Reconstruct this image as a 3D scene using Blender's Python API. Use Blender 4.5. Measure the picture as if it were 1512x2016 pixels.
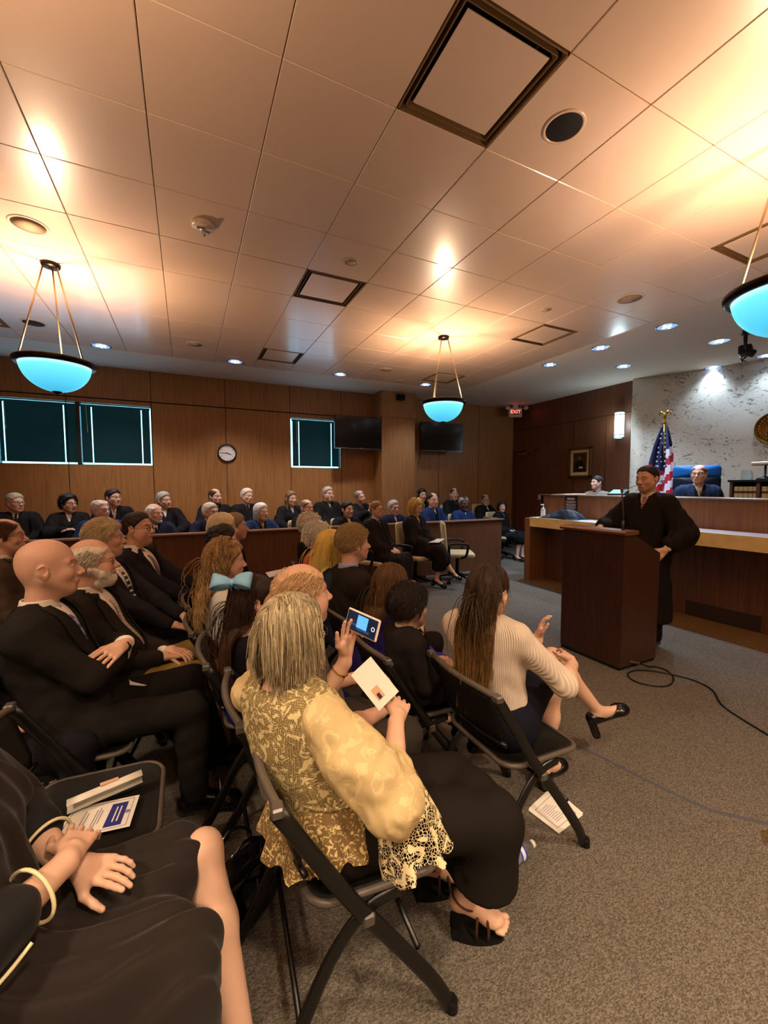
import bpy, math, random
import numpy as np
from mathutils import Vector, Matrix
S = bpy.context.scene
for o in list(bpy.data.objects): bpy.data.objects.remove(o)
random.seed(7); RNG = np.random.RandomState(7)
# ---------------------------------------------------------------- camera
FPX, YAW, PIT, ROL, CAMZ = 806.6, .4487, .06279, -.00296, 1.58
CEIL = 3.624
cy, sy, cp, sp = math.cos(YAW), math.sin(YAW), math.cos(PIT), math.sin(PIT)
_d = Vector((sy*cp, cy*cp, -sp)); _r = Vector((cy, -sy, 0)); _u = _r.cross(_d)
_r2 = _r*math.cos(ROL)+_u*math.sin(ROL); _u2 = _u*math.cos(ROL)-_r*math.sin(ROL)
cam = bpy.data.cameras.new('camera'); camo = bpy.data.objects.new('camera', cam)
S.collection.objects.link(camo)
M = Matrix.Identity(4)
for i in range(3): M[i][0] = _r2[i]; M[i][1] = _u2[i]; M[i][2] = -_d[i]
M[2][3] = CAMZ
camo.matrix_world = M
cam.sensor_fit = 'VERTICAL'; cam.sensor_height = 36; cam.lens = 36*FPX/2016
cam.clip_start = .02; S.camera = camo
def at(px, py, z=None, x=None, y=None):
    v = _d + _r2*((px-756)/FPX) - _u2*((py-1008)/FPX)
    t = (z-CAMZ)/v.z if z is not None else (x/v.x if x is not None else y/v.y)
    return Vector((0, 0, CAMZ)) + v*t
# ---------------------------------------------------------------- light, exposure
S.view_settings.view_transform = 'Standard'; S.view_settings.look = 'None'
S.view_settings.gamma = 1; S.view_settings.use_curve_mapping = False
S.view_settings.exposure = 1.0
W = bpy.data.worlds.new('world'); S.world = W; W.use_nodes = True
W.node_tree.nodes['Background'].inputs[0].default_value = (.25, .55, .8, 1)
W.node_tree.nodes['Background'].inputs[1].default_value = 0.0
PEND_POWER = 26; PEND_COL = (1, .62, .36); DOWN_POWER = 105; DOWN_COL = (.62, .80, 1)
PENDANTS = [(-1.06, 4.83), (3.24, 4.83), (3.24, 1.2), (-1.06, 1.2), (-1.06, -2.4), (3.24, -2.4)]
def light(name, kind, loc, power, col, size=.1, rot=(0, 0, 0), **k):
    l = bpy.data.lights.new(name, kind); l.energy = power; l.color = col
    if kind == 'AREA': l.shape = 'DISK'; l.size = size
    else: l.shadow_soft_size = size
    for a, b in k.items(): setattr(l, a, b)
    o = bpy.data.objects.new(name, l); o.location = loc; o.rotation_euler = rot
    S.collection.objects.link(o); return o
PH, PSZ, PSPR, FILLN, FILLC, FILLP = 2.66, .13, 3.0, 'ceiling_downlight_glow', (1, .80, .58), 30
# ---------------------------------------------------------------- materials
def lin(h):
    h = h.lstrip('#'); r = []
    for i in (0, 2, 4):
        c = int(h[i:i+2], 16)/255; r.append(c/12.92 if c <= .04045 else ((c+.055)/1.055)**2.4)
    return tuple(r)
MATS = {}
def mat(name, col, rough=.6, metal=0, spec=.4, noise=None, bump=None, emit=None, es=0, alpha=None,
        trans=0, attr=False, sheen=0, coat=0, stretch=(1, 1, 1), obj=True):
    """noise=(scale, amount) colour variation; bump=(scale, strength)"""
    if name in MATS: return MATS[name]
    if isinstance(col, str): col = lin(col)
    m = bpy.data.materials.new(name); m.use_nodes = True; nt = m.node_tree; N = nt.nodes; L = nt.links
    b = N['Principled BSDF']; b.inputs['Base Color'].default_value = (*col, 1)
    b.inputs['Roughness'].default_value = rough; b.inputs['Metallic'].default_value = metal
    b.inputs['Specular IOR Level'].default_value = spec
    if trans: b.inputs['Transmission Weight'].default_value = trans
    if sheen: b.inputs['Sheen Weight'].default_value = sheen
    if coat: b.inputs['Coat Weight'].default_value = coat
    if alpha is not None: b.inputs['Alpha'].default_value = alpha
    if emit is not None:
        b.inputs['Emission Color'].default_value = (*(lin(emit) if isinstance(emit, str) else emit), 1)
        b.inputs['Emission Strength'].default_value = es
    tc = N.new('ShaderNodeTexCoord'); mp = N.new('ShaderNodeMapping'); mp.inputs['Scale'].default_value = stretch
    L.new(tc.outputs['Object'], mp.inputs[0])
    src = None
    if attr:
        a = N.new('ShaderNodeAttribute'); a.attribute_name = 'Col'; src = a.outputs['Color']
    if noise:
        n = N.new('ShaderNodeTexNoise'); n.inputs['Scale'].default_value = noise[0]; n.inputs['Detail'].default_value = 4
        L.new(mp.outputs[0], n.inputs['Vector'])
        mr = N.new('ShaderNodeMapRange'); mr.inputs[1].default_value = .3; mr.inputs[2].default_value = .7
        mr.inputs[3].default_value = 1-noise[1]; mr.inputs[4].default_value = 1+noise[1]
        L.new(n.outputs['Fac'], mr.inputs[0])
        mx = N.new('ShaderNodeVectorMath'); mx.operation = 'SCALE'
        if src: L.new(src, mx.inputs[0])
        else: mx.inputs[0].default_value = col
        L.new(mr.outputs[0], mx.inputs['Scale']); src = mx.outputs[0]
    if src: L.new(src, b.inputs['Base Color'])
    if bump:
        n = N.new('ShaderNodeTexNoise'); n.inputs['Scale'].default_value = bump[0]; n.inputs['Detail'].default_value = 3
        L.new(mp.outputs[0], n.inputs['Vector'])
        bn = N.new('ShaderNodeBump'); bn.inputs['Strength'].default_value = bump[1]; bn.inputs['Distance'].default_value = .01
        L.new(n.outputs['Fac'], bn.inputs['Height']); L.new(bn.outputs[0], b.inputs['Normal'])
    MATS[name] = m; return m
def nodes(m): return m.node_tree.nodes, m.node_tree.links, m.node_tree.nodes['Principled BSDF']
# ---------------------------------------------------------------- mesh helpers
class MB:
    def __init__(s): s.v = []; s.f = []
    def add(s, v, f):
        o = len(s.v); s.v += [tuple(x) for x in v]; s.f += [tuple(i+o for i in q) for q in f]; return s
    def box(s, c, h, R=None, bev=0):
        cx, cy_, cz = c; hx, hy, hz = h
        if bev > 0:
            b = min(bev, hx*.9, hy*.9, hz*.9); vs = []
            for sx in (-1, 1):
                for sy_ in (-1, 1):
                    for sz in (-1, 1):
                        vs += [(sx*hx, sy_*(hy-b), sz*(hz-b)), (sx*(hx-b), sy_*hy, sz*(hz-b)), (sx*(hx-b), sy_*(hy-b), sz*hz)]
            def I(a, b_, c_, k): return ((a > 0)*4+(b_ > 0)*2+(c_ > 0))*3+k
            fs = []
            for a in (-1, 1):
                fs.append([I(a, -1, -1, 0), I(a, 1, -1, 0), I(a, 1, 1, 0), I(a, -1, 1, 0)][::a])
                fs.append([I(-1, a, -1, 1), I(-1, a, 1, 1), I(1, a, 1, 1), I(1, a, -1, 1)][::a])
                fs.append([I(-1, -1, a, 2), I(1, -1, a, 2), I(1, 1, a, 2), I(-1, 1, a, 2)][::a])
                for c_ in (-1, 1):
                    fs.append([I(a, c_, -1, 0), I(a, c_, 1, 0), I(a, c_, 1, 1), I(a, c_, -1, 1)][::-a*c_])
                    fs.append([I(a, -1, c_, 0), I(a, 1, c_, 0), I(a, 1, c_, 2), I(a, -1, c_, 2)][::a*c_])
                    fs.append([I(-1, a, c_, 1), I(1, a, c_, 1), I(1, a, c_, 2), I(-1, a, c_, 2)][::-a*c_])
                    for d_ in (-1, 1):
                        fs.append([I(a, c_, d_, 0), I(a, c_, d_, 1), I(a, c_, d_, 2)][::a*c_*d_])
        else:
            vs = [(sx*hx, sy_*hy, sz*hz) for sx in (-1, 1) for sy_ in (-1, 1) for sz in (-1, 1)]
            fs = [(0, 1, 3, 2), (4, 6, 7, 5), (0, 4, 5, 1), (2, 3, 7, 6), (0, 2, 6, 4), (1, 5, 7, 3)]
        if R is not None: vs = [tuple(R @ Vector(v)) for v in vs]
        return s.add([(v[0]+cx, v[1]+cy_, v[2]+cz) for v in vs], fs)
    def bb(s, a, b, bev=0):   # box by two corners
        return s.box([(a[i]+b[i])/2 for i in range(3)], [abs(b[i]-a[i])/2 for i in range(3)], None, bev)
    def tube(s, pts, r, n=8, cap=True, closed=False, flat=None, up=(0, 0, 1)):
        pts = [Vector(p) for p in pts]; m = len(pts); rr = r if hasattr(r, '__len__') else [r]*m
        o = len(s.v); pu = None
        for i, p in enumerate(pts):
            if closed: t = pts[(i+1) % m]-pts[i-1]
            else: t = pts[min(i+1, m-1)]-pts[max(i-1, 0)]
            t = t.normalized() if t.length > 1e-9 else Vector((0, 0, 1))
            if pu is None:
                pu = Vector(up)
                if abs(t.dot(pu)) > .95: pu = Vector((0, 1, 0)) if abs(t.y) < .9 else Vector((1, 0, 0))
            a = (pu-t*t.dot(pu)).normalized(); b = t.cross(a); pu = a
            for k in range(n):
                w = 2*math.pi*k/n; fx = flat or 1
                s.v.append(tuple(p+(a*math.cos(w)*rr[i]+b*math.sin(w)*rr[i]*fx)))
        for i in range(m if closed else m-1):
            j = (i+1) % m
            for k in range(n):
                k2 = (k+1) % n; s.f.append((o+i*n+k, o+i*n+k2, o+j*n+k2, o+j*n+k))
        if cap and not closed:
            s.f.append(tuple(o+k for k in range(n))[::-1]); s.f.append(tuple(o+(m-1)*n+k for k in range(n)))
        return s
    def lathe(s, prof, c=(0, 0, 0), n=24, R=None, cap=True):
        o = len(s.v); m = len(prof)
        for (r, z) in prof:
            for k in range(n):
                w = 2*math.pi*k/n; p = Vector((r*math.cos(w), r*math.sin(w), z))
                if R is not None: p = R @ p
                s.v.append((p.x+c[0], p.y+c[1], p.z+c[2]))
        for i in range(m-1):
            for k in range(n):
                k2 = (k+1) % n; s.f.append((o+i*n+k, o+i*n+k2, o+(i+1)*n+k2, o+(i+1)*n+k))
        if cap: s.f.append(tuple(o+k for k in range(n))[::-1]); s.f.append(tuple(o+(m-1)*n+k for k in range(n)))
        return s
    def prism(s, poly, a, b, axis='y'):
        """poly in the plane normal to axis; extruded from a to b"""
        n = len(poly); o = len(s.v)
        for t in (a, b):
            for (p, q) in poly:
                s.v.append({'x': (t, p, q), 'y': (p, t, q), 'z': (p, q, t)}[axis])
        for k in range(n):
            k2 = (k+1) % n; s.f.append((o+k, o+k2, o+n+k2, o+n+k))
        s.f.append(tuple(o+k for k in range(n))[::-1]); s.f.append(tuple(o+n+k for k in range(n))); return s
    def grid(s, P, closed=False):
        """P[i][j] points -> surface"""
        o = len(s.v); m = len(P); n = len(P[0])
        for r in P: s.v += [tuple(q) for q in r]
        for i in range(m-1):
            for j in range(n if closed else n-1):
                j2 = (j+1) % n; s.f.append((o+i*n+j, o+i*n+j2, o+(i+1)*n+j2, o+(i+1)*n+j))
        return s
    def build(s, name, m, parent=None, smooth=False, loc=None, fix=False, **k):
        me = bpy.data.meshes.new(name); me.from_pydata(s.v, [], s.f)
        if fix:
            import bmesh
            bm = bmesh.new(); bm.from_mesh(me); bmesh.ops.recalc_face_normals(bm, faces=bm.faces); bm.to_mesh(me); bm.free()
        return link(name, me, m, parent, smooth, loc, **k)
def link(name, me, m, parent=None, smooth=False, loc=None, label=None, cat=None, group=None, kind=None):
    for mm in (m if isinstance(m, (list, tuple)) else [m]): me.materials.append(mm)
    if smooth: me.polygons.foreach_set('use_smooth', [True]*len(me.polygons))
    o = bpy.data.objects.new(name, me); S.collection.objects.link(o)
    if parent is not None: o.parent = parent
    if loc is not None: o.location = loc
    tag(o, label, cat, group, kind); return o
def tag(o, label=None, cat=None, group=None, kind=None):
    if label: o['label'] = label
    if cat: o['category'] = cat
    if group: o['group'] = group
    if kind: o['kind'] = kind
    return o
def empty(name, loc=(0, 0, 0), rz=0, label=None, cat=None, group=None, kind=None):
    o = bpy.data.objects.new(name, None); o.empty_display_size = .1; S.collection.objects.link(o)
    o.location = loc; o.rotation_euler = (0, 0, rz); return tag(o, label, cat, group, kind)
def dup(o, loc=None, rz=None, label=None, parent=None):
    c = o.copy(); S.collection.objects.link(c)
    if parent is not None: c.parent = parent
    if loc is not None: c.location = loc
    if rz is not None: c.rotation_euler = (0, 0, rz)
    if label: c['label'] = label
    for ch in list(o.children): dup(ch, parent=c)
    return c
def solid(o, t, off=-1):
    md = o.modifiers.new('thickness', 'SOLIDIFY'); md.thickness = t; md.offset = off; return o
def text(name, body, size, loc, R, m, parent=None, ext=.001, align='CENTER'):
    cu = bpy.data.curves.new(name, 'FONT'); cu.body = body; cu.size = size; cu.extrude = ext
    cu.align_x = align; cu.align_y = 'CENTER'
    o = bpy.data.objects.new('t', cu); S.collection.objects.link(o)
    dg = bpy.context.evaluated_depsgraph_get(); me = bpy.data.meshes.new_from_object(o.evaluated_get(dg))
    bpy.data.objects.remove(o); M4 = Matrix.Translation(loc) @ R.to_4x4(); me.transform(M4)
    me.materials.clear(); return link(name, me, m, parent)
# ---------------------------------------------------------------- room materials
def wood(name, c1, c2, sc=1.0, axis='z', rough=.42):
    m = mat(name, c1, rough=rough, spec=.35); N, L, b = nodes(m)
    tc = N.new('ShaderNodeTexCoord'); mp = N.new('ShaderNodeMapping')
    s = {'z': (28, 28, 1.2), 'x': (1.2, 28, 28), 'y': (28, 1.2, 28)}[axis]
    mp.inputs['Scale'].default_value = [q*sc for q in s]; L.new(tc.outputs['Object'], mp.inputs[0])
    n = N.new('ShaderNodeTexNoise'); n.inputs['Scale'].default_value = 2.2; n.inputs['Detail'].default_value = 6
    n.inputs['Distortion'].default_value = .4; L.new(mp.outputs[0], n.inputs['Vector'])
    n2 = N.new('ShaderNodeTexNoise'); n2.inputs['Scale'].default_value = .9; L.new(tc.outputs['Object'], n2.inputs['Vector'])
    ad = N.new('ShaderNodeMath'); ad.operation = 'MULTIPLY_ADD'; ad.inputs[1].default_value = .7
    L.new(n.outputs['Fac'], ad.inputs[0]); m2 = N.new('ShaderNodeMath'); m2.operation = 'MULTIPLY'; m2.inputs[1].default_value = .3
    L.new(n2.outputs['Fac'], m2.inputs[0]); L.new(m2.outputs[0], ad.inputs[2])
    cr = N.new('ShaderNodeValToRGB'); cr.color_ramp.elements[0].position = .32; cr.color_ramp.elements[1].position = .68
    cr.color_ramp.elements[0].color = (*lin(c1), 1); cr.color_ramp.elements[1].color = (*lin(c2), 1)
    L.new(ad.outputs[0], cr.inputs[0]); L.new(cr.outputs[0], b.inputs['Base Color']); return m
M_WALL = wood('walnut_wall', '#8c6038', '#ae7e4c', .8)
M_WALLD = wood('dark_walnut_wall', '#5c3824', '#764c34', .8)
M_BENCH = wood('bench_wood', '#70492e', '#8c613f', .8)
M_RAIL = wood('rail_wood', '#50301e', '#6e4830', .7)
M_LECT = wood('lectern_wood', '#38221a', '#4c3124', 1.1, rough=.36)
M_LECTTOP = wood('lectern_trim_wood', '#6e4028', '#8a5636', 1, 'y', .35)
M_CAP = mat('rail_cap', '#8a6a52', rough=.3, noise=(6, .1))
M_DARK = mat('dark_gap', '#0a0806', rough=.9)
M_BLACK = mat('black_plastic', '#0c0c0d', rough=.45)
M_CHROME = mat('chrome', '#c8c8c8', rough=.18, metal=1)
M_BRASS = mat('brass', '#c89a40', rough=.3, metal=1)
M_WHITE = mat('white_plastic', '#e4ded2', rough=.5)
M_PAPER = mat('paper', '#efe9dc', rough=.8)
M_CEIL = mat('ceiling_panel_paint', '#d9c0ac', rough=.38, spec=.5, noise=(3, .015), bump=(260, .04))
N, L, b = nodes(M_CEIL); b.inputs['Coat Weight'].default_value = .55; b.inputs['Coat Roughness'].default_value = .17; b.inputs['Coat IOR'].default_value = 1.7
M_SOFF = mat('soffit_paint', '#dccfc0', rough=.8, spec=.2, bump=(180, .05))
# carpet
def carpet(name, cols, sc=1.0):
    m = mat(name, cols[0], rough=.95, spec=.05); N, L, b = nodes(m)
    tc = N.new('ShaderNodeTexCoord'); mp = N.new('ShaderNodeMapping')
    mp.inputs['Scale'].default_value = (150*sc, 300*sc, 1); mp.inputs['Rotation'].default_value = (0, 0, .0); L.new(tc.outputs['Object'], mp.inputs[0])
    v = N.new('ShaderNodeTexVoronoi'); v.inputs['Scale'].default_value = 1; L.new(mp.outputs[0], v.inputs['Vector'])
    n = N.new('ShaderNodeTexNoise'); n.inputs['Scale'].default_value = 210*sc; n.inputs['Detail'].default_value = 3
    L.new(tc.outputs['Object'], n.inputs['Vector'])
    n3 = N.new('ShaderNodeTexNoise'); n3.inputs['Scale'].default_value = 1.4; L.new(tc.outputs['Object'], n3.inputs['Vector'])
    sx = N.new('ShaderNodeSeparateColor'); L.new(v.outputs['Color'], sx.inputs[0])
    a1 = N.new('ShaderNodeMath'); a1.operation = 'MULTIPLY_ADD'; a1.inputs[1].default_value = .5
    L.new(sx.outputs[0], a1.inputs[0]); a2 = N.new('ShaderNodeMath'); a2.operation = 'MULTIPLY_ADD'
    a2.inputs[1].default_value = .55; a2.inputs[2].default_value = -.03; L.new(n.outputs['Fac'], a2.inputs[0]); L.new(a2.outputs[0], a1.inputs[2])
    cr = N.new('ShaderNodeValToRGB'); e = cr.color_ramp.elements
    e[0].position = .2; e[0].color = (*lin(cols[1]), 1); e[1].position = .85; e[1].color = (*lin(cols[2]), 1)
    q = e.new(.5); q.color = (*lin(cols[0]), 1); L.new(a1.outputs[0], cr.inputs[0])
    mr = N.new('ShaderNodeMapRange'); mr.inputs[3].default_value = .88; mr.inputs[4].default_value = 1.12; L.new(n3.outputs['Fac'], mr.inputs[0])
    mx = N.new('ShaderNodeVectorMath'); mx.operation = 'SCALE'; L.new(cr.outputs[0], mx.inputs[0]); L.new(mr.outputs[0], mx.inputs['Scale'])
    L.new(mx.outputs[0], b.inputs['Base Color'])
    bn = N.new('ShaderNodeBump'); bn.inputs['Strength'].default_value = .7; bn.inputs['Distance'].default_value = .004
    L.new(a1.outputs[0], bn.inputs['Height']); L.new(bn.outputs[0], b.inputs['Normal']); return m
M_CARP = carpet('grey_brown_carpet', ['#655e55', '#474139', '#857c70'])
M_CARPB = carpet('brown_carpet', ['#6e5636', '#4e3c26', '#86693f'], 1.2)
# travertine wall
M_TRAV = mat('travertine', '#d9d2c2', rough=.6, spec=.3); N, L, b = nodes(M_TRAV)
tc = N.new('ShaderNodeTexCoord'); mp = N.new('ShaderNodeMapping'); mp.inputs['Scale'].default_value = (1, 1, 1.5)
mp.inputs['Rotation'].default_value = (.5, 0, 0); L.new(tc.outputs['Object'], mp.inputs[0])
n1 = N.new('ShaderNodeTexNoise'); n1.inputs['Scale'].default_value = 11; n1.inputs['Detail'].default_value = 5; n1.inputs['Distortion'].default_value = 1.6
n2 = N.new('ShaderNodeTexNoise'); n2.inputs['Scale'].default_value = 1.6; n2.inputs['Detail'].default_value = 2
for q in (n1, n2): L.new(mp.outputs[0], q.inputs['Vector'])
r1 = N.new('ShaderNodeMapRange'); r1.inputs[1].default_value = .575; r1.inputs[2].default_value = .65; L.new(n1.outputs['Fac'], r1.inputs[0])
r2 = N.new('ShaderNodeMapRange'); r2.inputs[1].default_value = .38; r2.inputs[2].default_value = .52; L.new(n2.outputs['Fac'], r2.inputs[0])
mu = N.new('ShaderNodeMath'); mu.operation = 'MULTIPLY'; L.new(r1.outputs[0], mu.inputs[0]); L.new(r2.outputs[0], mu.inputs[1])
mx = N.new('ShaderNodeMix'); mx.data_type = 'RGBA'; L.new(mu.outputs[0], mx.inputs[0])
mx.inputs[6].default_value = (*lin('#e8e1d2'), 1); mx.inputs[7].default_value = (*lin('#98907e'), 1)
L.new(mx.outputs[2], b.inputs['Base Color'])
bn = N.new('ShaderNodeBump'); bn.inputs['Strength'].default_value = .5; bn.inputs['Distance'].default_value = .01; bn.invert = True
L.new(mu.outputs[0], bn.inputs['Height']); L.new(bn.outputs[0], b.inputs['Normal'])
# ---------------------------------------------------------------- shell
XL, XR, YF, YB = -4.3, 7.9, 8.45, -4.6
TX, TY = 5.335, 7.385          # edge of the panelled ceiling
MB().bb((XL-.2, YB-.2, -.1), (9.6, YF+.2, 0)).build('floor', M_CARP, kind='structure')
mb = MB(); mb.prism([(5.0, 5.14), (5.47, 5.14), (5.47, -3), (4.88, -3), (4.88, 1.8)], 0, .006, 'z')
mb.build('trim_1', M_CARPB, kind='structure')
M_STAIN = carpet('stained_carpet', ['#5a4a34', '#403424', '#75603f'])
for n_, (cx_, cy_, rx, ry, se) in enumerate(((2.335, .800, .085, .05, 1), (2.20, .66, .05, .03, 2), (1.90, .425, .11, .085, 3))):
    rr_ = random.Random(se); P_ = [(cx_+rx*math.cos(a_)*(1+.25*math.sin(3*a_+se)+.06*rr_.uniform(-1, 1)), cy_+ry*math.sin(a_)*(1+.2*math.sin(4*a_+se)+.08*rr_.uniform(-1, 1)), .0015) for a_ in [2*math.pi*q/40 for q in range(40)]]
    m_ = MB(); m_.v = P_; m_.f = [tuple(range(40))]; m_.build('trim_%d' % (10+n_), M_STAIN, kind='structure')
# ceiling: drywall soffit around, separate painted metal panels inside
mb = MB()
mb.bb((XL-.2, YB-.2, CEIL+.06), (9.6, YF+.2, CEIL+.2))
mb.bb((TX, YB-.2, CEIL-.001), (9.6, YF+.2, CEIL+.05)); mb.bb((XL-.2, TY, CEIL-.001), (TX, YF+.2, CEIL+.05))
mb.build('ceiling', M_SOFF, kind='structure')
GX0, GY0, GSX, GSY = -.7475, 2.090, .6122, .6078
VENTS = {(3, -1), (3, 3), (3, 7), (8, 3), (8, -1), (-3, 7), (-2, 3), (8, 7), (-2, -1)}
mb = MB(); g = .0022
for i in range(-6, 10):
    for j in range(-11, 9):
        if (i, j) in VENTS: continue
        x0 = GX0+i*GSX; x1 = min(x0+GSX, TX-.004); y0 = GY0+j*GSY; y1 = min(y0+GSY, TY-.004)
        if x1-x0 < .05 or y1-y0 < .05: continue
        mb.box(((x0+x1)/2, (y0+y1)/2, CEIL+.01), ((x1-x0)/2-g, (y1-y0)/2-g, .010), None, .0035)
mb.build('trim_2', M_CEIL, kind='structure')
M_LEDGE = mat('panel_edge_metal', '#d8c8ac', rough=.4, metal=.2)
mb = MB(); mb.bb((TX-.004, -4, CEIL-.004), (TX+.008, TY+.008, CEIL+.004)); mb.bb((XL, TY-.004, CEIL-.004), (TX+.008, TY+.008, CEIL+.004))
mb.build('trim_3', M_LEDGE, kind='structure')
# far wall with two window openings
def wall_xz(name, x0, x1, z0, z1, y, holes, m, t=.2):
    mb = MB(); xs = sorted({x0, x1, *[q for h in holes for q in h[:2]]}); zs = sorted({z0, z1, *[q for h in holes for q in h[2:]]})
    for a, c in zip(xs, xs[1:]):
        for d, e in zip(zs, zs[1:]):
            if any(h[0] <= (a+c)/2 <= h[1] and h[2] <= (d+e)/2 <= h[3] for h in holes): continue
            mb.bb((a, y, d), (c, y+t, e))
    return mb.build(name, m, kind='structure')
HOLES = [(-3.7, -.525, 1.955, 3.0), (1.955, 3.03, 1.965, 2.99)]
wall_xz('wall_far', XL-.2, 8.1, 0, CEIL+.05, YF, HOLES, M_WALL)
MB().bb((XL-.2, YB-.2, 0), (XL, YF, CEIL+.05)).build('wall_left', M_WALL, kind='structure')
MB().bb((XL, YB-.2, 0), (9.6, YB, CEIL+.05)).build('wall_back', M_WALL, kind='structure')
mb = MB()
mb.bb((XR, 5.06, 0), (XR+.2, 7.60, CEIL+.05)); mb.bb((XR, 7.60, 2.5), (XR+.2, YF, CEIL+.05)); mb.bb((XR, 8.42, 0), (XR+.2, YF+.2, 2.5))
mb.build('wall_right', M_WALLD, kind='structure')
# dark shallow joints of the panelling
mb = MB()
for x in (-2.99, -1.75, -.52, .714, 1.948, 3.05):
    mb.bb((x-.0045, YF-.004, .05), (x+.0045, YF+.004, CEIL))
mb.bb((XL, YF-.004, 3.072), (3.81, YF+.004, 3.09))
for x in (5.55, 6.75): mb.bb((x-.004, YF-.004, .05), (x+.004, YF+.004, CEIL))
for y in (6.54, 5.75): mb.bb((XR-.003, y-.004, .05), (XR+.004, y+.004, 3.0))
mb.bb((XR-.003, 5.06, 3.02), (XR+.004, YF, 3.03))
mb.build('trim_4', M_DARK, kind='structure')
# curved travertine wall behind the bench
mb = MB(); cx, cyy, R0 = 4.3, 2.6, 4.45
P = []
for zz in (0, CEIL+.05):
    P.append([]);
    for k in range(41):
        a = math.radians(36-k*2.6); P[-1].append((cx+R0*math.cos(a), cyy+R0*math.sin(a), zz))
mb.grid(P); tw = mb.build('wall_travertine', M_TRAV, smooth=True, kind='structure'); solid(tw, .15, 1)
tw.name = 'wall_bench'
mb = MB()
for zz in (1.70, 2.30, 2.90):
    mb.tube([(cx+(R0-.001)*math.cos(math.radians(36-k*2.6)), cyy+(R0-.001)*math.sin(math.radians(36-k*2.6)), zz) for k in range(41)], .005, 4)
for a in (36, 20, 4, -12, -28):
    a = math.radians(a); mb.tube([(cx+(R0-.001)*math.cos(a), cyy+(R0-.001)*math.sin(a), z) for z in (.5, CEIL)], .005, 4)
mb.build('trim_5', mat('stone_joint', '#77705f'), kind='structure')
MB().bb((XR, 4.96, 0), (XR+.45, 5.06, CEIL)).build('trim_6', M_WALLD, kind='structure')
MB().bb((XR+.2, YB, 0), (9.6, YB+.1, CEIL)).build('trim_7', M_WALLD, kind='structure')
# column
mb = MB(); mb.bb((3.815, 8.02, 0), (4.63, YF+.02, CEIL+.02)); mb.bb((3.80, 8.005, 3.07), (4.645, YF, 3.40), .004)
mb.bb((3.806, 8.012, 3.42), (4.64, YF, CEIL), .003)
mb.build('column', M_WALL, label='square walnut panelled column standing between the two wall televisions', cat='column')
# baseboards
mb = MB(); mb.bb((XL, YF-.015, 0), (XR, YF, .1)); mb.build('baseboard_far', M_DARK, kind='structure')
mb = MB(); mb.bb((XR-.015, 5.4, 0), (XR, 7.58, .1)); mb.build('baseboard_right', M_DARK, kind='structure')
# door
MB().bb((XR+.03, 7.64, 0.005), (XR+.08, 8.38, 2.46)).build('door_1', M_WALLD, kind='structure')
d = bpy.data.objects['door_1']
mb = MB(); mb.tube([(XR-.03, 7.70, .99), (XR-.03, 7.82, .99)], .009, 8); mb.tube([(XR-.03, 7.70, .99), (XR+.03, 7.70, .99)], .012, 8)
mb.build('door_handle', M_CHROME, d)
mb = MB(); mb.bb((XR-.04, 7.98, 2.37), (XR+.03, 8.26, 2.43), .005); mb.tube([(XR-.02, 8.1, 2.44), (XR-.05, 7.85, 2.46), (XR-.02, 7.66, 2.47)], .008, 6)
mb.build('door_closer', mat('closer_metal', '#8d8578', rough=.35, metal=.8), d)
mb = MB()
mb.bb((XR-.012, 7.585, 0), (XR+.03, 7.625, 2.52)); mb.bb((XR-.012, 8.40, 0), (XR+.03, 8.44, 2.52)); mb.bb((XR-.012, 7.585, 2.48), (XR+.03, 8.44, 2.52))
mb.build('door_frame', M_WALLD, d)
# windows with closed dark blinds glowing at the gaps
M_BLIND = mat('blind_fabric', '#0c2c30', rough=.7, noise=(60, .25), stretch=(1, 1, 8)); N, L, b = nodes(M_BLIND)
b.inputs['Emission Color'].default_value = (.0, .10, .13, 1); b.inputs['Emission Strength'].default_value = .05
M_GLOW = mat('daylight_gap', '#9fe8ff', emit=(.30, .78, 1), es=2.2)
M_FRAME = mat('window_frame_dark', '#1d2a2c', rough=.5)
def window(name, x0, x1, z0, z1, tapes, mull, n=44):
    w = MB(); t = .012
    for a, c in ((x0, x0+t), (x1-t, x1)): w.bb((a, YF+.06, z0), (c, YF+.12, z1))
    for a, c in ((z0, z0+t), (z1-t, z1)): w.bb((x0, YF+.06, a), (x1, YF+.12, c))
    for q in mull: w.bb((q-.03, YF+.01, z0), (q+.03, YF+.12, z1))
    w = w.build(name, M_FRAME, kind='structure'); BL = None
    mb = MB(); mb.bb((x0+.01, YF+.14, z0), (x1-.01, YF+.15, z1)); mb.build('sky_behind_glass', M_GLOW, w)
    mb = MB(); mb.bb((x0+.01, YF+.1, z0), (x1-.01, YF+.106, z1))
    mb.build('glass', mat('window_glass', '#ffffff', rough=.02, trans=1, spec=.5), w)
    edges = [x0]+list(mull)+[x1]
    for e0, e1 in zip(edges, edges[1:]):
        cuts = [e0+.035]+sorted(q for q in tapes if e0 < q < e1)+[e1-.022]
        s = MB()
        for k in range(n):
            zz = z0+.040+(z1-z0-.10)*(k+.5)/n; h = (z1-z0-.10)/n
            for a, c in zip(cuts, cuts[1:]):
                s.box(((a+c)/2, YF+.03, zz), ((c-a)/2-.008, .002, h*.56), Matrix.Rotation(math.radians(14), 3, 'X'))
        s.bb((e0+.03, YF+.015, z1-.065), (e1-.022, YF+.05, z1-.030))
        BL = s.build('blind', M_BLIND, w)
        t = MB(); t.tube([(e0+.12, YF+.005, z1-.05), (e0+.13, YF+.003, z1-.5)], .004, 6); t.build('blind_wand', M_WHITE, BL)
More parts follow.
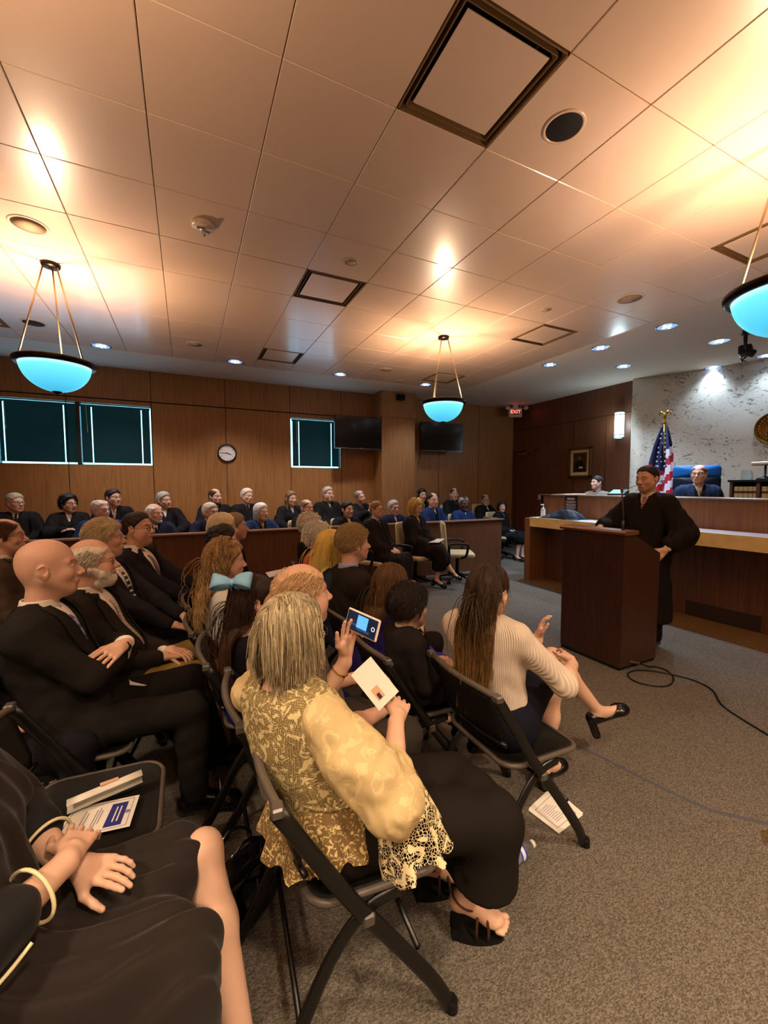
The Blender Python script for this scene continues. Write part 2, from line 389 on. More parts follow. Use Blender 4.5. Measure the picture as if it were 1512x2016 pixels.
for x_, w_ in ((-1.9, 2.6), (2.5, 1.0)):
    o_ = light('window_daylight', 'AREA', (x_, YF-.06, 2.5), 2.2*w_, (.35, .66, 1), w_, (math.radians(-98), 0, 0)); o_.data.shape = 'RECTANGLE'; o_.data.size_y = .9
window('window_1', *HOLES[0], (-3.55, -2.95, -2.56, -1.79, -1.41, -.68), (-2.66, -1.6))
window('window_2', *HOLES[1], (2.13, 2.83), ())
# ---------------------------------------------------------------- ceiling things
M_VDARK = mat('vent_shadow', '#0c0805', rough=.9)
def vent(i, j, lab):
    x0 = GX0+i*GSX; y0 = GY0+j*GSY; x1 = min(x0+GSX, TX); y1 = min(y0+GSY, TY)
    e = empty('ceiling_vent', ((x0+x1)/2, (y0+y1)/2, CEIL), 0, lab, 'air vent', 'square ceiling air diffusers')
    hx, hy = (x1-x0)/2-.003, (y1-y0)/2-.003
    def ring(mb, ins, w, z0, z1):
        a, c = hx-ins, hy-ins
        mb.bb((-a, -c, z0), (-a+w, c, z1)); mb.bb((a-w, -c, z0), (a, c, z1)); mb.bb((-a, -c, z0), (a, -c+w, z1)); mb.bb((-a, c-w, z0), (a, c, z1))
    m = MB(); ring(m, 0, .007, -.003, .05); ring(m, .033, .004, .002, .05); m.build('frame', mat('vent_metal', '#7d6242', rough=.5), e)
    m = MB(); m.bb((-hx, -hy, .05), (hx, hy, .055)); m.build('backing', M_VDARK, e)
    m = MB(); m.box((0, 0, .008), (hx-.062, hy-.062, .004), None, .002); m.build('center_panel', M_CEIL, e)
for (i, j), lb in {(3, -1): 'large-looking square vent nearest the camera at the top of the photo', (3, 3): 'square vent in the middle of the ceiling, left of the hanging lamp over the room',
    (3, 7): 'small-looking square vent near the far wall above the televised corner', (8, 3): 'square vent at the right, between centre lamp and bench soffit',
    (8, -1): 'square vent behind the rod of the right-hand hanging lamp', (-3, 7): 'square vent cut by the left photo edge near the far wall',
    (8, 7): 'farthest square vent, in the ceiling corner behind the centre hanging lamp', (-2, 3): 'square vent beyond the left edge of the photo', (-2, -1): 'square vent above the seats, beyond the left photo edge'}.items(): vent(i, j, lb)
M_SPK = mat('speaker_grille', '#b9a283', rough=.6, bump=(900, .3)); M_HOLE = mat('recess_black', '#0b0908', rough=.8)
def disc(name, px, py, r, lab, cat, kind='plate', grp=None):
    p = at(px, py, z=CEIL) if kind != 'spot' or abs(px) > 20 else Vector((px, py, CEIL)); p.z = CEIL
    e = empty(name, p, 0, lab, cat, grp)
    m = MB(); m.lathe([(r*.86, 0), (r*.88, -.006), (r, -.006), (r*1.03, -.001), (r*1.03, .002)], n=32, cap=False); m.build('trim_ring', M_CEIL if kind != 'spot' else M_CHROME, e, True)
    if kind == 'plate': m = MB(); m.lathe([(r*.87, -.003), (.001, -.004)], n=32); m.build('grille', M_SPK, e, True)
    elif kind == 'hole': m = MB(); m.lathe([(r*.86, -.004), (r*.85, -.0045), (.001, -.0046)], n=32); m.build('lens', M_HOLE, e, True)
    else:
        m = MB(); m.lathe([(r*.87, -.0035), (.001, -.0036)], n=32, cap=False); m.build('reflector', mat('downlight_reflector', '#5a6e92', rough=.35, metal=.5, noise=(14, .5), emit=(.25, .42, .85), es=.55), e, True)
        m = MB(); m.tube([(-r*.5, 0, -.008), (r*.5, 0, -.008)], .008, 8); m.tube([(0, -r*.45, -.008), (0, r*.45, -.008)], .006, 8)
        m.build('lamp_tube', mat('lamp_tube', '#ffffff', emit=(.8, .9, 1), es=3), e)
    return e
disc('ceiling_speaker', 56, 443, .127, 'round ceiling speaker grille above the left hanging lamp', 'speaker')
disc('ceiling_speaker', 1241, 588, .13, 'round ceiling speaker grille near the right soffit edge', 'speaker')
disc('ceiling_speaker', 384, 678, .115, 'pale round ceiling speaker left of centre near the far soffit', 'speaker')
disc('ceiling_speaker', 760, 728, .115, 'pale round ceiling speaker left of the centre hanging lamp', 'speaker')
disc('ceiling_cover', 691, 516, .066, 'small round cover plate by the middle square vent', 'cover plate')
disc('ceiling_cover', 1076, 610, .06, 'small round cover plate right of the centre lamp glow', 'cover plate')
disc('ceiling_cover', 538, 720, .06, 'small round cover plate near the far soffit, under the small vent', 'cover plate')
disc('ceiling_cover', 788, 750, .06, 'small round cover plate nearest the centre lamp rods', 'cover plate')
disc('camera_port', 1110, 250, .113, 'black round camera port beside the nearest square vent', 'camera port', 'hole')
disc('camera_port', 66, 636, .13, 'dark round port behind the left lamp rods', 'camera port', 'hole')
SP = [(199, 681, 'at the left end of the far soffit'), (463, 712, 'second from the left along the far wall, over the clock'), (670, 737, 'along the far wall above the first television'), (838, 757, 'behind the centre hanging lamp'),
      (1083, 718, 'nearest the exit sign in the right soffit'), (1182, 685, 'middle of the front soffit row'), (1313, 643, 'right end of the front soffit row'), (1228, 721, 'nearest the wood wall beside the stone wall'),
      (1416, 672, 'left of the ceiling projector'), (1404, 723, 'above the flag by the stone wall'), (1508, 700, 'cut by the right photo edge')]
for x, y, lb in SP:
    e = disc('recessed_downlight', x, y, .125, 'round recessed downlight, '+lb, 'downlight', 'spot', 'recessed ceiling downlights')
    p = e.location; cool = p.x > 5.4
    if cool or (x, y) in ((838, 757),):
        light('downlight_lamp', 'SPOT', (p.x, p.y, CEIL-.03), DOWN_POWER*((.08 if p.x > 8 else 1) if cool else .5), DOWN_COL, .06, spot_size=math.radians(110), spot_blend=.95)
    else: light('downlight_lamp', 'SPOT', (p.x, p.y, CEIL-.03), DOWN_POWER*.75, (1, .93, .88), .06, spot_size=math.radians(110), spot_blend=.8)
for k, (x, y) in enumerate([(.45, -.75), (-1.6, -.6), (2.3, -.9), (.4, -2.9), (-2.9, 1.3), (2.6, -2.9)]):  # unseen fill lamps with disc fittings, added to brighten the audience from behind
    disc('recessed_downlight', x, y, .085, 'added warm fill light set in the ceiling behind the camera', 'downlight', 'spot', 'added warm fill lights behind the camera')
    light('added_fill_lamp', 'SPOT', (x, y, CEIL-.03), 190 if k == 0 else 250, (1, .76, .52), .12, spot_size=math.radians(130), spot_blend=.9)
# sprinkler-like mount
p = at(400, 440, z=CEIL); e = empty('ceiling_mount', (p.x, p.y, CEIL), 0, 'round cream ceiling fitting with a short hanging stem', 'ceiling mount')
m = MB(); m.lathe([(.085, 0), (.085, -.025), (.075, -.035), (.001, -.035)], n=28); m.build('plate', M_CEIL, e, True)
m = MB(); m.tube([(0, 0, -.03), (.005, 0, -.09)], .012, 10); m.tube([(-.045, 0, -.035), (.045, 0, -.06)], .01, 8); m.build('stem', M_CHROME, e, True)
# pendants
M_BOWL = mat('frosted_bowl_glass', '#5fc4e8', rough=.35, spec=.5); N, L, b = nodes(M_BOWL)
tc = N.new('ShaderNodeTexCoord'); sx = N.new('ShaderNodeSeparateXYZ'); L.new(tc.outputs['Object'], sx.inputs[0])
mr = N.new('ShaderNodeMapRange'); mr.inputs[1].default_value = -.26; mr.inputs[2].default_value = .01; L.new(sx.outputs[2], mr.inputs[0])
cr = N.new('ShaderNodeValToRGB'); cr.color_ramp.elements[0].color = (.03, .30, .46, 1); cr.color_ramp.elements[1].color = (.75, .95, 1, 1); q = cr.color_ramp.elements.new(.72); q.color = (.10, .55, .78, 1)
L.new(mr.outputs[0], cr.inputs[0]); L.new(cr.outputs[0], b.inputs['Emission Color']); b.inputs['Emission Strength'].default_value = .85
M_BRONZE = mat('dark_bronze', '#2e2622', rough=.3, metal=.8); M_ROD = mat('brushed_rod', '#b79f7c', rough=.3, metal=.9)
proto = None
for k, (x, y) in enumerate(PENDANTS):
    lb = ['bronze rimmed bowl pendant lamp hanging at the left of the room', 'bronze rimmed bowl pendant lamp hanging in the centre before the second television', 'bronze rimmed bowl pendant lamp cut by the right photo edge'][k] if k < 3 else 'bowl pendant lamp behind the camera, outside the photo'
    if proto is None:
        e = proto = empty('pendant_lamp', (x, y, 2.73), 0, lb, 'lamp', 'bowl pendant lamps')
        m = MB(); prof = [(.275*math.cos(a), -.262*math.sin(a)) for a in [math.radians(q) for q in range(0, 89, 8)]]+[(.002, -.262)]
        prof += [(r*.965+.0005, z*.965) for r, z in prof[::-1]]
        m.lathe(prof, n=48, cap=False); gb = m.build('glass_bowl', M_BOWL, e, True)
        m = MB(); m.lathe([(.262, .0), (.262, -.02), (.285, -.032), (.30, -.028), (.315, -.01), (.318, .008), (.31, .02), (.29, .022), (.262, .0)], n=48, cap=False); m.build('rim', M_BRONZE, e, True)
        m = MB(); m.lathe([(.035, -.256), (.04, -.264), (.03, -.272), (.012, -.285), (.001, -.29)], n=20); m.build('finial', M_BRONZE, gb, True)
        m = MB(); m.lathe([(.075, CEIL-2.73), (.078, CEIL-2.735), (.07, CEIL-2.76), (.02, CEIL-2.765)], n=28, cap=False); m.lathe([(.07, CEIL-2.755), (.04, CEIL-2.758)], n=28); m.build('canopy', M_BRONZE, e, True)
        for q in range(3):
            a = math.radians(90+120*q); m = MB(); m.tube([(.055*math.cos(a), .055*math.sin(a), CEIL-2.745), (.27*math.cos(a), .27*math.sin(a), .015)], .0075, 8)
            m.build('rod', M_ROD, e, True)
    else: e = dup(proto, (x, y, 2.73), label=lb)
    light('pendant_uplight', 'AREA', (x, y, PH), PEND_POWER, PEND_COL, PSZ, (math.pi, 0, 0), spread=math.radians(165))
# wall clock
e = empty('wall_clock', (.725, YF, 2.225), 0, 'round white wall clock with black rim reading quarter to four', 'clock')
RX = Matrix.Rotation(math.pi/2, 3, 'X')
m = MB(); m.lathe([(.150, 0), (.168, .01), (.172, .03), (.160, .045), (.150, .04)], n=40, R=RX, cap=False); m.build('rim', M_BLACK, e, True)
m = MB(); m.lathe([(.152, .012), (.001, .0125)], n=40, R=RX); m.build('dial', mat('dial_white', '#f1eef0', rough=.5), e)
for k in range(1, 13):
    a = math.radians(90-30*k); text('numeral', str(k), .036, (.118*math.cos(a), -.014, .118*math.sin(a)), RX, M_BLACK, e)
for nm, ang, ln, w in (('hour_hand', 90-30*3.75, .075, .005), ('minute_hand', 180, .115, .0035)):
    a = math.radians(ang); m = MB(); m.tube([(-.02*math.cos(a), -.018, -.02*math.sin(a)), (ln*math.cos(a), -.018, ln*math.sin(a))], w, 6); m.build(nm, M_BLACK, e)
# televisions
def tv(loc, rz, w, h, lab):
    e = empty('wall_television', loc, rz, lab, 'television', 'wall televisions')
    M_SCR = mat('tv_screen', '#0b0908', rough=.12, spec=.6); M_BEZ = mat('tv_bezel', '#0a0a0b', rough=.2, coat=.5)
    m = MB(); m.box((0, 0, 0), (w/2, .03, h/2), None, .012); m.build('bezel', M_BEZ, e)
    m = MB(); m.bb((-w/2+.022, -.033, -h/2+.035), (w/2-.022, -.0305, h/2-.022)); m.build('screen', M_SCR, e)
    m = MB(); m.bb((-w/2+.02, -.034, -h/2+.004), (w/2-.02, -.031, -h/2+.012)); m.bb((-.03, -.035, -h/2+.014), (.03, -.031, -h/2+.026)); m.build('trim_strip', mat('tv_silver', '#8a8a88', rough=.3, metal=.7), e)
    m = MB(); m.bb((-.15, .03, -.15), (.15, .09, .15)); m.tube([(0, .08, 0), (0, .32, .05)], .035, 8); m.bb((-.1, .28, -.12), (.1, .30, .2)); m.build('wall_bracket', M_BLACK, e)
tv((3.33, 8.05, 2.70), math.radians(3), 1.17, .68, 'flat black wall television left of the column, overlapping the small window')
tv((5.42, 8.13, 2.72), math.radians(-4), 1.13, .66, 'flat black wall television right of the column, behind the centre lamp')
mb = MB(); mb.tube([(5.0, 8.42, 2.4), (4.98, 8.40, 2.25), (4.95, 8.42, 2.1)], .006, 6); mb.build('television_cable', M_BLACK, label='short black cable dangling under the right television', cat='cable')
# small ceiling speaker on column, sensor
e = empty('column_speaker', (4.25, 7.98, 3.5), 0, 'small black box speaker at the top of the column', 'speaker')
m = MB(); m.box((0, 0, 0), (.09, .06, .06), None, .01); m.build('case', M_BLACK, e); m = MB(); m.box((0, -.062, 0), (.075, .003, .045)); m.build('grille', M_VDARK, e)
e = empty('motion_sensor', (4.66, 8.25, 3.22), 0, 'small white motion sensor on the right side of the column', 'sensor'); m = MB(); m.box((0, 0, 0), (.03, .03, .04), None, .01); m.build('case', M_WHITE, e)
m = MB(); m.tube([(0, 0, -.04), (0, .06, -.12)], .008, 6); m.build('bracket', M_BLACK, e)
# exit sign
e = empty('exit_sign', (7.55, 8.02, 3.43), math.radians(-22), 'lit red EXIT sign hanging at the far right corner', 'exit sign')
M_EB = mat('sign_case', '#c9bfae', rough=.5); m = MB(); m.box((0, 0, 0), (.17, .03, .115), None, .008); m.build('case', M_EB, e)
m = MB(); m.bb((-.12, -.034, -.0525), (.12, -.031, .07)); m.build('face', mat('exit_face', '#3a0a08', rough=.4), e)
text('exit_letters', 'EXIT', .125, (0, -.036, .01), RX, mat('exit_red', '#ff3020', emit=(1, .07, .05), es=4), e, .002)
for s in (-1, 1):
    m = MB(); m.lathe([(.03, 0), (.045, .02), (.05, .08), (.001, .085)], c=(s*.24, -.05, .10), n=16, R=RX); m.tube([(s*.24, -.02, .1), (s*.15, 0, .11)], .012, 6); m.build('emergency_lamp', M_EB, e, True)
m = MB(); m.bb((-.06, -.02, .11), (.06, .02, .2)); m.build('ceiling_bracket', M_EB, e)
# wall sconce
e = empty('wall_sconce', (XR-.05, 5.43, 2.79), 0, 'cylindrical frosted glass wall sconce glowing on the dark wood wall', 'lamp')
M_SC = mat('sconce_glass', '#cfeeff', emit=(.55, .86, 1), es=1.7)
m = MB(); m.lathe([(.085, -.25), (.085, .25)], n=24); m.build('glass_tube', M_SC, e, True)
m = MB()
for zz in (-.25, -.2, .2, .25): m.lathe([(.087, zz-.007), (.09, zz), (.087, zz+.007)], n=24, cap=False)
m.bb((.02, -.05, -.27), (.05, .05, .27)); m.build('metal_bands', M_CHROME, e)
light('sconce_lamp', 'POINT', (XR-.2, 5.43, 2.79), 6, (.7, .9, 1), .1)
# portrait
e = empty('framed_portrait', (XR, 6.345, 2.09), 0, 'gold framed portrait of a seated person in black on the dark wood wall', 'picture')
m = MB()
for a, c in (((-.02-.03, -.29, .28), (0, .29, .335)), ((-.05, -.29, -.335), (0, .29, -.28)), ((-.05, -.29, -.335), (0, -.235, .335)), ((-.05, .235, -.335), (0, .29, .335))): m.bb(a, c, .008)
m.build('frame', mat('gilt_frame', '#6b4a22', rough=.35, metal=.5), e)
m = MB(); m.bb((-.02, -.24, -.285), (-.015, .24, .285)); m.build('mat_board', mat('parchment_mat', '#e8cf94', rough=.7), e)
m = MB(); m.bb((-.024, -.175, -.21), (-.021, .175, .22)); m.build('painting', mat('painting_brown', '#4b3018', rough=.5, noise=(9, .4)), e)
m = MB(); m.prism([(-.15, -.20), (.14, -.20), (.12, -.02), (.05, .05), (-.04, .05), (-.12, -.03)], -.0265, -.0245, 'x'); m.build('painted_robe', mat('painted_black', '#120c0a', rough=.5), e)
m = MB(); m.lathe([(.033, 0), (.033, .002)], c=(-.027, .005, .09), n=20, R=Matrix.Rotation(math.pi/2, 3, 'Y')); m.build('painted_face', mat('painted_face', '#8a5f3c', rough=.6), e)
m = MB(); m.bb((-.0285, -.08, -.13), (-.027, .02, -.09)); m.build('painted_paper', mat('painted_paper', '#d8c8a0'), e)
# wall switch
e = empty('light_switch', (XR, 7.50, 1.30), 0, 'cream light switch plate beside the dark wood door', 'switch')
m = MB(); m.box((-.004, 0, 0), (.004, .04, .06), None, .002); m.build('plate', M_WHITE, e); m = MB(); m.box((-.011, 0, 0), (.005, .006, .012)); m.build('toggle', M_WHITE, e)
# projector on ceiling by the stone wall
p = at(1468, 690, z=3.4)
e = empty('ceiling_camera', p, .3, 'black tangled ceiling camera rig with a side arm near the stone wall', 'camera')
m = MB(); m.tube([(0, 0, 0), (0, 0, CEIL-p.z)], .015, 8); m.lathe([(.06, CEIL-p.z-.01), (.06, CEIL-p.z)], n=16); m.build('drop_pole', M_BLACK, e)
m = MB(); m.box((0, 0, 0), (.10, .07, .06), None, .015); m.lathe([(.05, 0), (.05, .08), (.04, .09)], c=(-.03, -.02, -.03), n=18, R=Matrix.Rotation(math.radians(120), 3, 'X')); m.build('camera_body', M_BLACK, e)
m = MB()
for q in range(3): m.tube([(.06+.05*math.cos(t/3+q), .05*math.sin(t/2.2), -.07-.045*math.cos(t/3)*(1+.2*q)) for t in range(20)], .006, 6)
m.build('cable_coil', M_BLACK, e)
m = MB(); m.tube([(-.05, 0, 0), (-.15, -.02, -.02), (-.30, -.02, .0), (-.36, -.02, .05), (-.38, -.02, .12)], .009, 6); m.tube([(-.38, -.02, .11), (-.385, -.02, .17)], .02, 8); m.build('microphone_arm', M_BLACK, e)
# ---------------------------------------------------------------- judge bench
M_STONE = mat('yellow_stone_edge', '#ecd08a', rough=.35, noise=(9, .10)); M_STOP = mat('white_stone_top', '#e2e4ea', rough=.18, noise=(7, .05))
e = empty('judge_bench', (5.5, 3, 0), 0, 'long wooden judge bench with yellow stone counter edge behind the lectern', 'bench')
def W2(m, a, c, **k): m.bb([a[0]-5.5, a[1]-3, a[2]], [c[0]-5.5, c[1]-3, c[2]], **k); return m
m = MB(); W2(m, (5.10, 5.03, 0), (5.47, 5.15, 1.045), bev=.003); m.build('end_panel', M_BENCH, e)
m = MB(); W2(m, (5.46, -3, 0), (5.50, 5.04, .93)); m.build('base_panel', M_RAIL, e)
m = MB(); W2(m, (5.56, -3, 1.05), (5.60, 5.22, 1.415)); W2(m, (5.56, 5.19, 1.05), (XR, 5.22, 1.415)); m.build('upper_panel', M_BENCH, e)
m = MB(); W2(m, (5.52, -3, 1.415), (5.82, 5.24, 1.437), bev=.006); W2(m, (5.52, 5.0, 1.415), (XR, 5.24, 1.437), bev=.006); m.build('bench_cap', M_CAP, e)
m = MB(); W2(m, (5.11, -3, 1.045), (5.57, 5.03, 1.065)); m.build('counter_top', M_STOP, e)
m = MB()
y = 5.03
while y > -3: W2(m, (5.09, y-.615, .915), (5.112, y, 1.065)); y -= .617
m.build('counter_edge', M_STONE, e)
m = MB()
W2(m, (5.452, 2.11, .015), (5.462, 2.84, .185))
m.build('floor_grille', mat('grille_dark', '#2c2013', rough=.7, bump=(300, .4)), e)
MB().bb((5.60, -3, .0), (XR, 5.19, .45)).build('trim_9', M_CARPB, kind='structure')
# sign
e = empty('notice_sign', (5.555, 4.62, 1.26), 0, 'black notice sign with white lines of text on the bench front', 'sign')
RS = Matrix.Rotation(math.radians(-90), 3, 'Z') @ RX
m = MB(); m.box((0, 0, 0), (.004, .115, .15)); m.build('plate', M_BLACK, e)
m = MB(); m.bb((-.0055, -.07, .095), (-.004, .07, .125)); m.build('title_band', M_WHITE, e)
text('title_text', 'ATTENTION', .024, (-.006, 0, .11), RS, mat('sign_red', '#b02418', rough=.5), e)
m = MB(); rr = random.Random(3)
for k, zz in enumerate((.07, .052, .026, .008, -.014, -.034, -.056, -.078, -.10, -.125)):
    hw = [.10, .085, .10, .095, .09, .10, .07, .1, .06, .08][k]; y = -hw
    while y < hw: w = rr.uniform(.012, .03); m.bb((-.0052, y, zz-.004), (-.004, min(y+w, hw), zz+.004)); y += w+.005
m.build('text_lines', mat('sign_white', '#e8e4dc', rough=.6), e)
# sanitizer
p = at(1056, 1022, x=5.28); e = empty('sanitizer_bottle', (5.28, 4.93, 1.066), 0, 'clear hand sanitizer pump bottle at the left end of the bench counter', 'bottle')
m = MB(); m.lathe([(.001, 0), (.034, 0), (.036, .01), (.036, .12), (.03, .14), (.014, .15), (.014, .165)], n=20); m.build('bottle_body', mat('clear_gel', '#dfe6ea', rough=.1, trans=.5), e, True)
m = MB(); m.lathe([(.0368, .03), (.0368, .11)], n=20, cap=False); m.build('paper_label', M_PAPER, e, True)
m = MB(); m.tube([(0, 0, .16), (0, 0, .21)], .008, 8); m.tube([(.01, 0, .205), (-.045, 0, .205), (-.05, 0, .195)], .008, 8); m.build('pump', M_WHITE, e, True)
# folded coat on counter
def lump(n, mm, f, nx=40, ny=30):
    P = [[f(i/(nx-1), j/(ny-1)) for j in range(ny)] for i in range(nx)]
    return P
e = empty('folded_coat', (5.30, 4.55, 1.066), 0, 'crumpled dark navy coat lying on the left of the bench counter', 'coat')
def coat(u, v):
    x = (u-.5)*.36; y = (v-.5)*.66; r = max(0, 1-((2*u-1)**4+(2*v-1)**4)); h = r**.5*(.05+.09*max(0, math.sin(v*3.1+.5))*(.6+.4*math.sin(u*5)))*(.4+.9*(1-v))
    h += r*(.020*math.sin(14*u+9*v+3*math.sin(7*v))+.012*abs(math.sin(23*u-17*v+2*math.sin(11*u)))) ; return (x*(1+.1*math.sin(9*v)), y*(1+.08*math.sin(8*u)), max(0, h))
m = MB(); m.grid(lump(0, 0, coat, 48, 60)); m.build('coat_body', mat('navy_coat', '#161d2e', rough=.6), e, True)
m = MB()
for q in ((-.1, -.02), (-.06, .1)): m = MB(); m.box((q[0], q[1], .085), (.008, .012, .005), None, .003); m.build('coat_badge', M_CHROME, e)
# desk phone and papers on cap
p = at(1218, 975, x=5.72); e = empty('desk_phone', (5.70, p.y, 1.437), .2, 'dark desk phone with a lit screen on the bench cap', 'phone')
m = MB(); m.prism([(-.09, 0), (.10, 0), (.10, .085), (-.09, .02)], -.11, .11, 'y'); m.build('phone_body', M_BLACK, e)
m = MB(); m.prism([(-.07, .029), (.08, .079), (.078, .082), (-.072, .032)], -.06, .09, 'y'); m.build('phone_screen', mat('phone_screen', '#4f8fa0', emit=(.2, .6, .75), es=.5), e)
e = empty('loose_papers', (5.66, 4.66, 1.437), 0, 'few white papers lying on the left end of the bench cap', 'papers')
m = MB(); m.box((0, 0, .004), (.09, .15, .003), Matrix.Rotation(.2, 3, 'Z')); m.box((.01, -.06, .009), (.07, .12, .003), Matrix.Rotation(-.3, 3, 'Z')); m.build('sheets', M_PAPER, e)
# gooseneck mic on bench
e = empty('bench_microphone', (5.75, 3.9, 1.437), 0, 'thin gooseneck microphone rising from the bench before the flag', 'microphone')
m = MB(); m.tube([(0, 0, 0), (.02, .0, .08), (.1, -.2, .16), (.2, -.42, .2)], .004, 6); m.tube([(.2, -.42, .2), (.22, -.47, .208)], .009, 8); m.lathe([(.03, 0), (.03, .02), (.005, .022)], n=16); m.build('gooseneck', M_BLACK, e)
# bookcase & books
p = at(1437, 945, x=6.9)
BX, BY0, BZ = 6.9, p.y, p.z
e = empty('bookcase', (BX, BY0-.9, .45), 0, 'dark low bookcase holding law books at the right photo edge', 'bookcase')
m = MB(); m.bb((0, .87, 0), (.35, .9, BZ-.45)); m.bb((0, -1, 0), (.35, .9, .03)); m.bb((.33, -1, 0), (.35, .9, BZ-.45)); m.bb((0, .56, .7), (.33, .60, BZ-.45)); m.build('carcass', M_RAIL, e)
m = MB(); m.bb((-.02, -1, BZ-.48), (.37, .92, BZ-.45), .004); m.build('top_board', M_DARK, e)
m = MB(); m.bb((.0, -1, .84), (.34, .88, .87)); m.build('shelf', M_RAIL, e)
M_BK = mat('law_book_tan', '#a98a52', rough=.6, noise=(20, .12)); M_BKB = mat('book_band', '#5a1a14', rough=.5); M_BKK = mat('book_band_black', '#15100e', rough=.5)
y = BY0-.9+.855; k = 0
while y > BY0-1.6:
    w = .05+.004*(k % 3)
    if .53 < y-(BY0-.9) < .615: y = BY0-.9+.55
    b_ = empty('law_book', (BX+.02, y-w/2, 1.321), 0, 'tan law book with red and black spine bands in the low bookcase', 'book', 'law books in the low bookcase')
    m = MB(); m.bb((0, -w/2+.001, 0), (.2, w/2-.001, .24), .004); m.build('cover', M_BK, b_)
    m = MB(); m.bb((-.002, -w/2+.001, .05), (.01, w/2-.001, .075)); m.build('black_band', M_BKK, b_)
    m = MB(); m.bb((-.002, -w/2+.001, .15), (.01, w/2-.001, .18)); m.build('red_band', M_BKB, b_)
    y -= w; k += 1
# pitcher + lamp on bookcase
p = at(1470, 938, x=7.05)
e = empty('glass_pitcher', (7.05, p.y, BZ), 0, 'small clear glass pitcher on the dark bookcase', 'pitcher')
m = MB(); m.lathe([(.06, 0), (.065, .02), (.06, .10), (.05, .12), (.055, .14)], n=20, cap=False); m.tube([(.05, 0, .12), (.1, 0, .1), (.1, 0, .04), (.055, 0, .02)], .008, 6); m.build('pitcher_glass', mat('clear_glass', '#dff0f4', rough=.03, trans=.9), e, True)
p = at(1508, 905, x=7.05)
e = empty('desk_lamp', (7.05, p.y, BZ), 0, 'desk lamp with pale shade at the right photo edge above the bookcase', 'lamp')
m = MB(); m.lathe([(.09, 0), (.09, .02), (.03, .04), (.012, .05), (.012, .2)], n=20); m.build('base', M_BLACK, e, True)
m = MB(); m.box((0, 0, .22), (.07, .14, .025), None, .012); m.build('lamp_shade', mat('lamp_shade', '#c9a98a', rough=.4), e)
# seal
p = at(1522, 842, x=8.45)
e = empty('wall_seal', (8.5, p.y, p.z), 0, 'round gold seal on the stone wall cut by the right edge', 'wall seal')
RY = Matrix.Rotation(-math.pi/2, 3, 'Y'); M_GOLD = mat('seal_gold', '#a87a34', rough=.4, metal=.7, bump=(60, .5))
m = MB(); m.lathe([(.26, -.3), (.26, .02), (.245, .035), (.235, .03), (.235, .02), (.001, .02)], n=48, R=RY); m.build('disc', M_GOLD, e, True)
m = MB(); m.lathe([(.15, .02), (.15, .032), (.14, .035), (.135, .022)], n=40, R=RY, cap=False)
for q in range(28):
    a = 2*math.pi*q/28; m.box((-.025, .19*math.cos(a), .19*math.sin(a)), (.006, .009, .014))
m.tube([(-.03, -.08, -.06), (-.045, 0, .0), (-.03, .08, -.06)], .02, 8); m.tube([(-.03, 0, -.08), (-.045, 0, .08)], .03, 8); m.build('relief', M_GOLD, e, True)
# flag
fp = at(1306, 900, x=7.15); FX, FY = 7.15, fp.y; ft = at(1305, 812, x=7.15).z
e = empty('national_flag', (FX, FY, .45), 0, 'draped flag of stars and stripes on a gold eagle topped pole', 'flag')
m = MB(); m.tube([(0, 0, 0), (0, 0, ft-.45-.17)], .014, 10); m.lathe([(.14, 0), (.14, .03), (.03, .06)], n=24); m.build('pole', M_BRASS, e, True)
zt = ft-.45
m = MB(); m.lathe([(.001, zt-.2), (.02, zt-.19), (.028, zt-.165), (.012, zt-.14), (.02, zt-.12), (.008, zt-.10)], n=16)
m.tube([(0, 0, zt-.11), (0, 0, zt-.04), (0, .015, zt)], [.02, .024, .012], 8)
for s in (-1, 1): m.tube([(0, 0, zt-.05), (0, s*.05, zt+.01), (0, s*.085, zt-.01), (0, s*.09, zt-.06)], [.014, .018, .014, .004], 6)
m.build('eagle_finial', M_BRASS, e, True)
# flag cloth: gathered cone hanging from the pole top, canton above stripes
M_STAR = mat('flag_blue', '#22264f', rough=.7); M_RED = mat('flag_red', '#a81e2e', rough=.7); M_FW = mat('flag_white', '#d8d4dc', rough=.7)
m = MB(); nu, nv = 60, 40; zz0 = zt-.21; ztip = .35
def fl(u, v):   # u around, v down
    H_ = zz0-v*(1.35+.12*math.sin(u*3)); w = .02+.30*(v**.62); a = (u-.5)*2
    y = -a*w*1.0-.02*v; x = -.10*v-.055*min(1, 4*v)*math.sin(u*19+1.2*v)*(1-.3*abs(a)); return (x, y, H_)
m.grid([[fl(i/(nu-1), j/(nv-1)) for j in range(nv)] for i in range(nu)])
fo = m.build('cloth', [M_FW, M_RED, M_STAR], e, True)
for pl in fo.data.polygons:
    i, j = divmod(pl.index, nv-1); u = i/(nu-1); v = j/(nv-1)
    if v < .50-.12*abs(u-.45)-(.20 if u > .72 else 0): pl.material_index = 2
    else: pl.material_index = 1 if int(v*11-(1-u)*4+6) % 2 else 0
solid(fo, .003, 0)
m = MB(); star = []
for q in range(10): a = math.radians(90+36*q); r_ = .019 if q % 2 == 0 else .008; star.append((r_*math.cos(a), r_*math.sin(a)))
for r_ in range(8):
    v = .10+.052*r_; n_ = 2+r_//2
    for q in range(n_):
        u = .22+.56*(q+.5)/n_+(.03 if r_ % 2 else -.03)
        c = Vector(fl(u, v)); c.x -= .004; o = len(m.v)
        m.v += [(c.x-.01, c.y+a_, c.z+b_) for a_, b_ in star]+[(c.x-.014, c.y, c.z)]
        m.f += [(o+i_, o+(i_+1) % 10, o+10) for i_ in range(10)]
m.build('stars', M_FW, e)
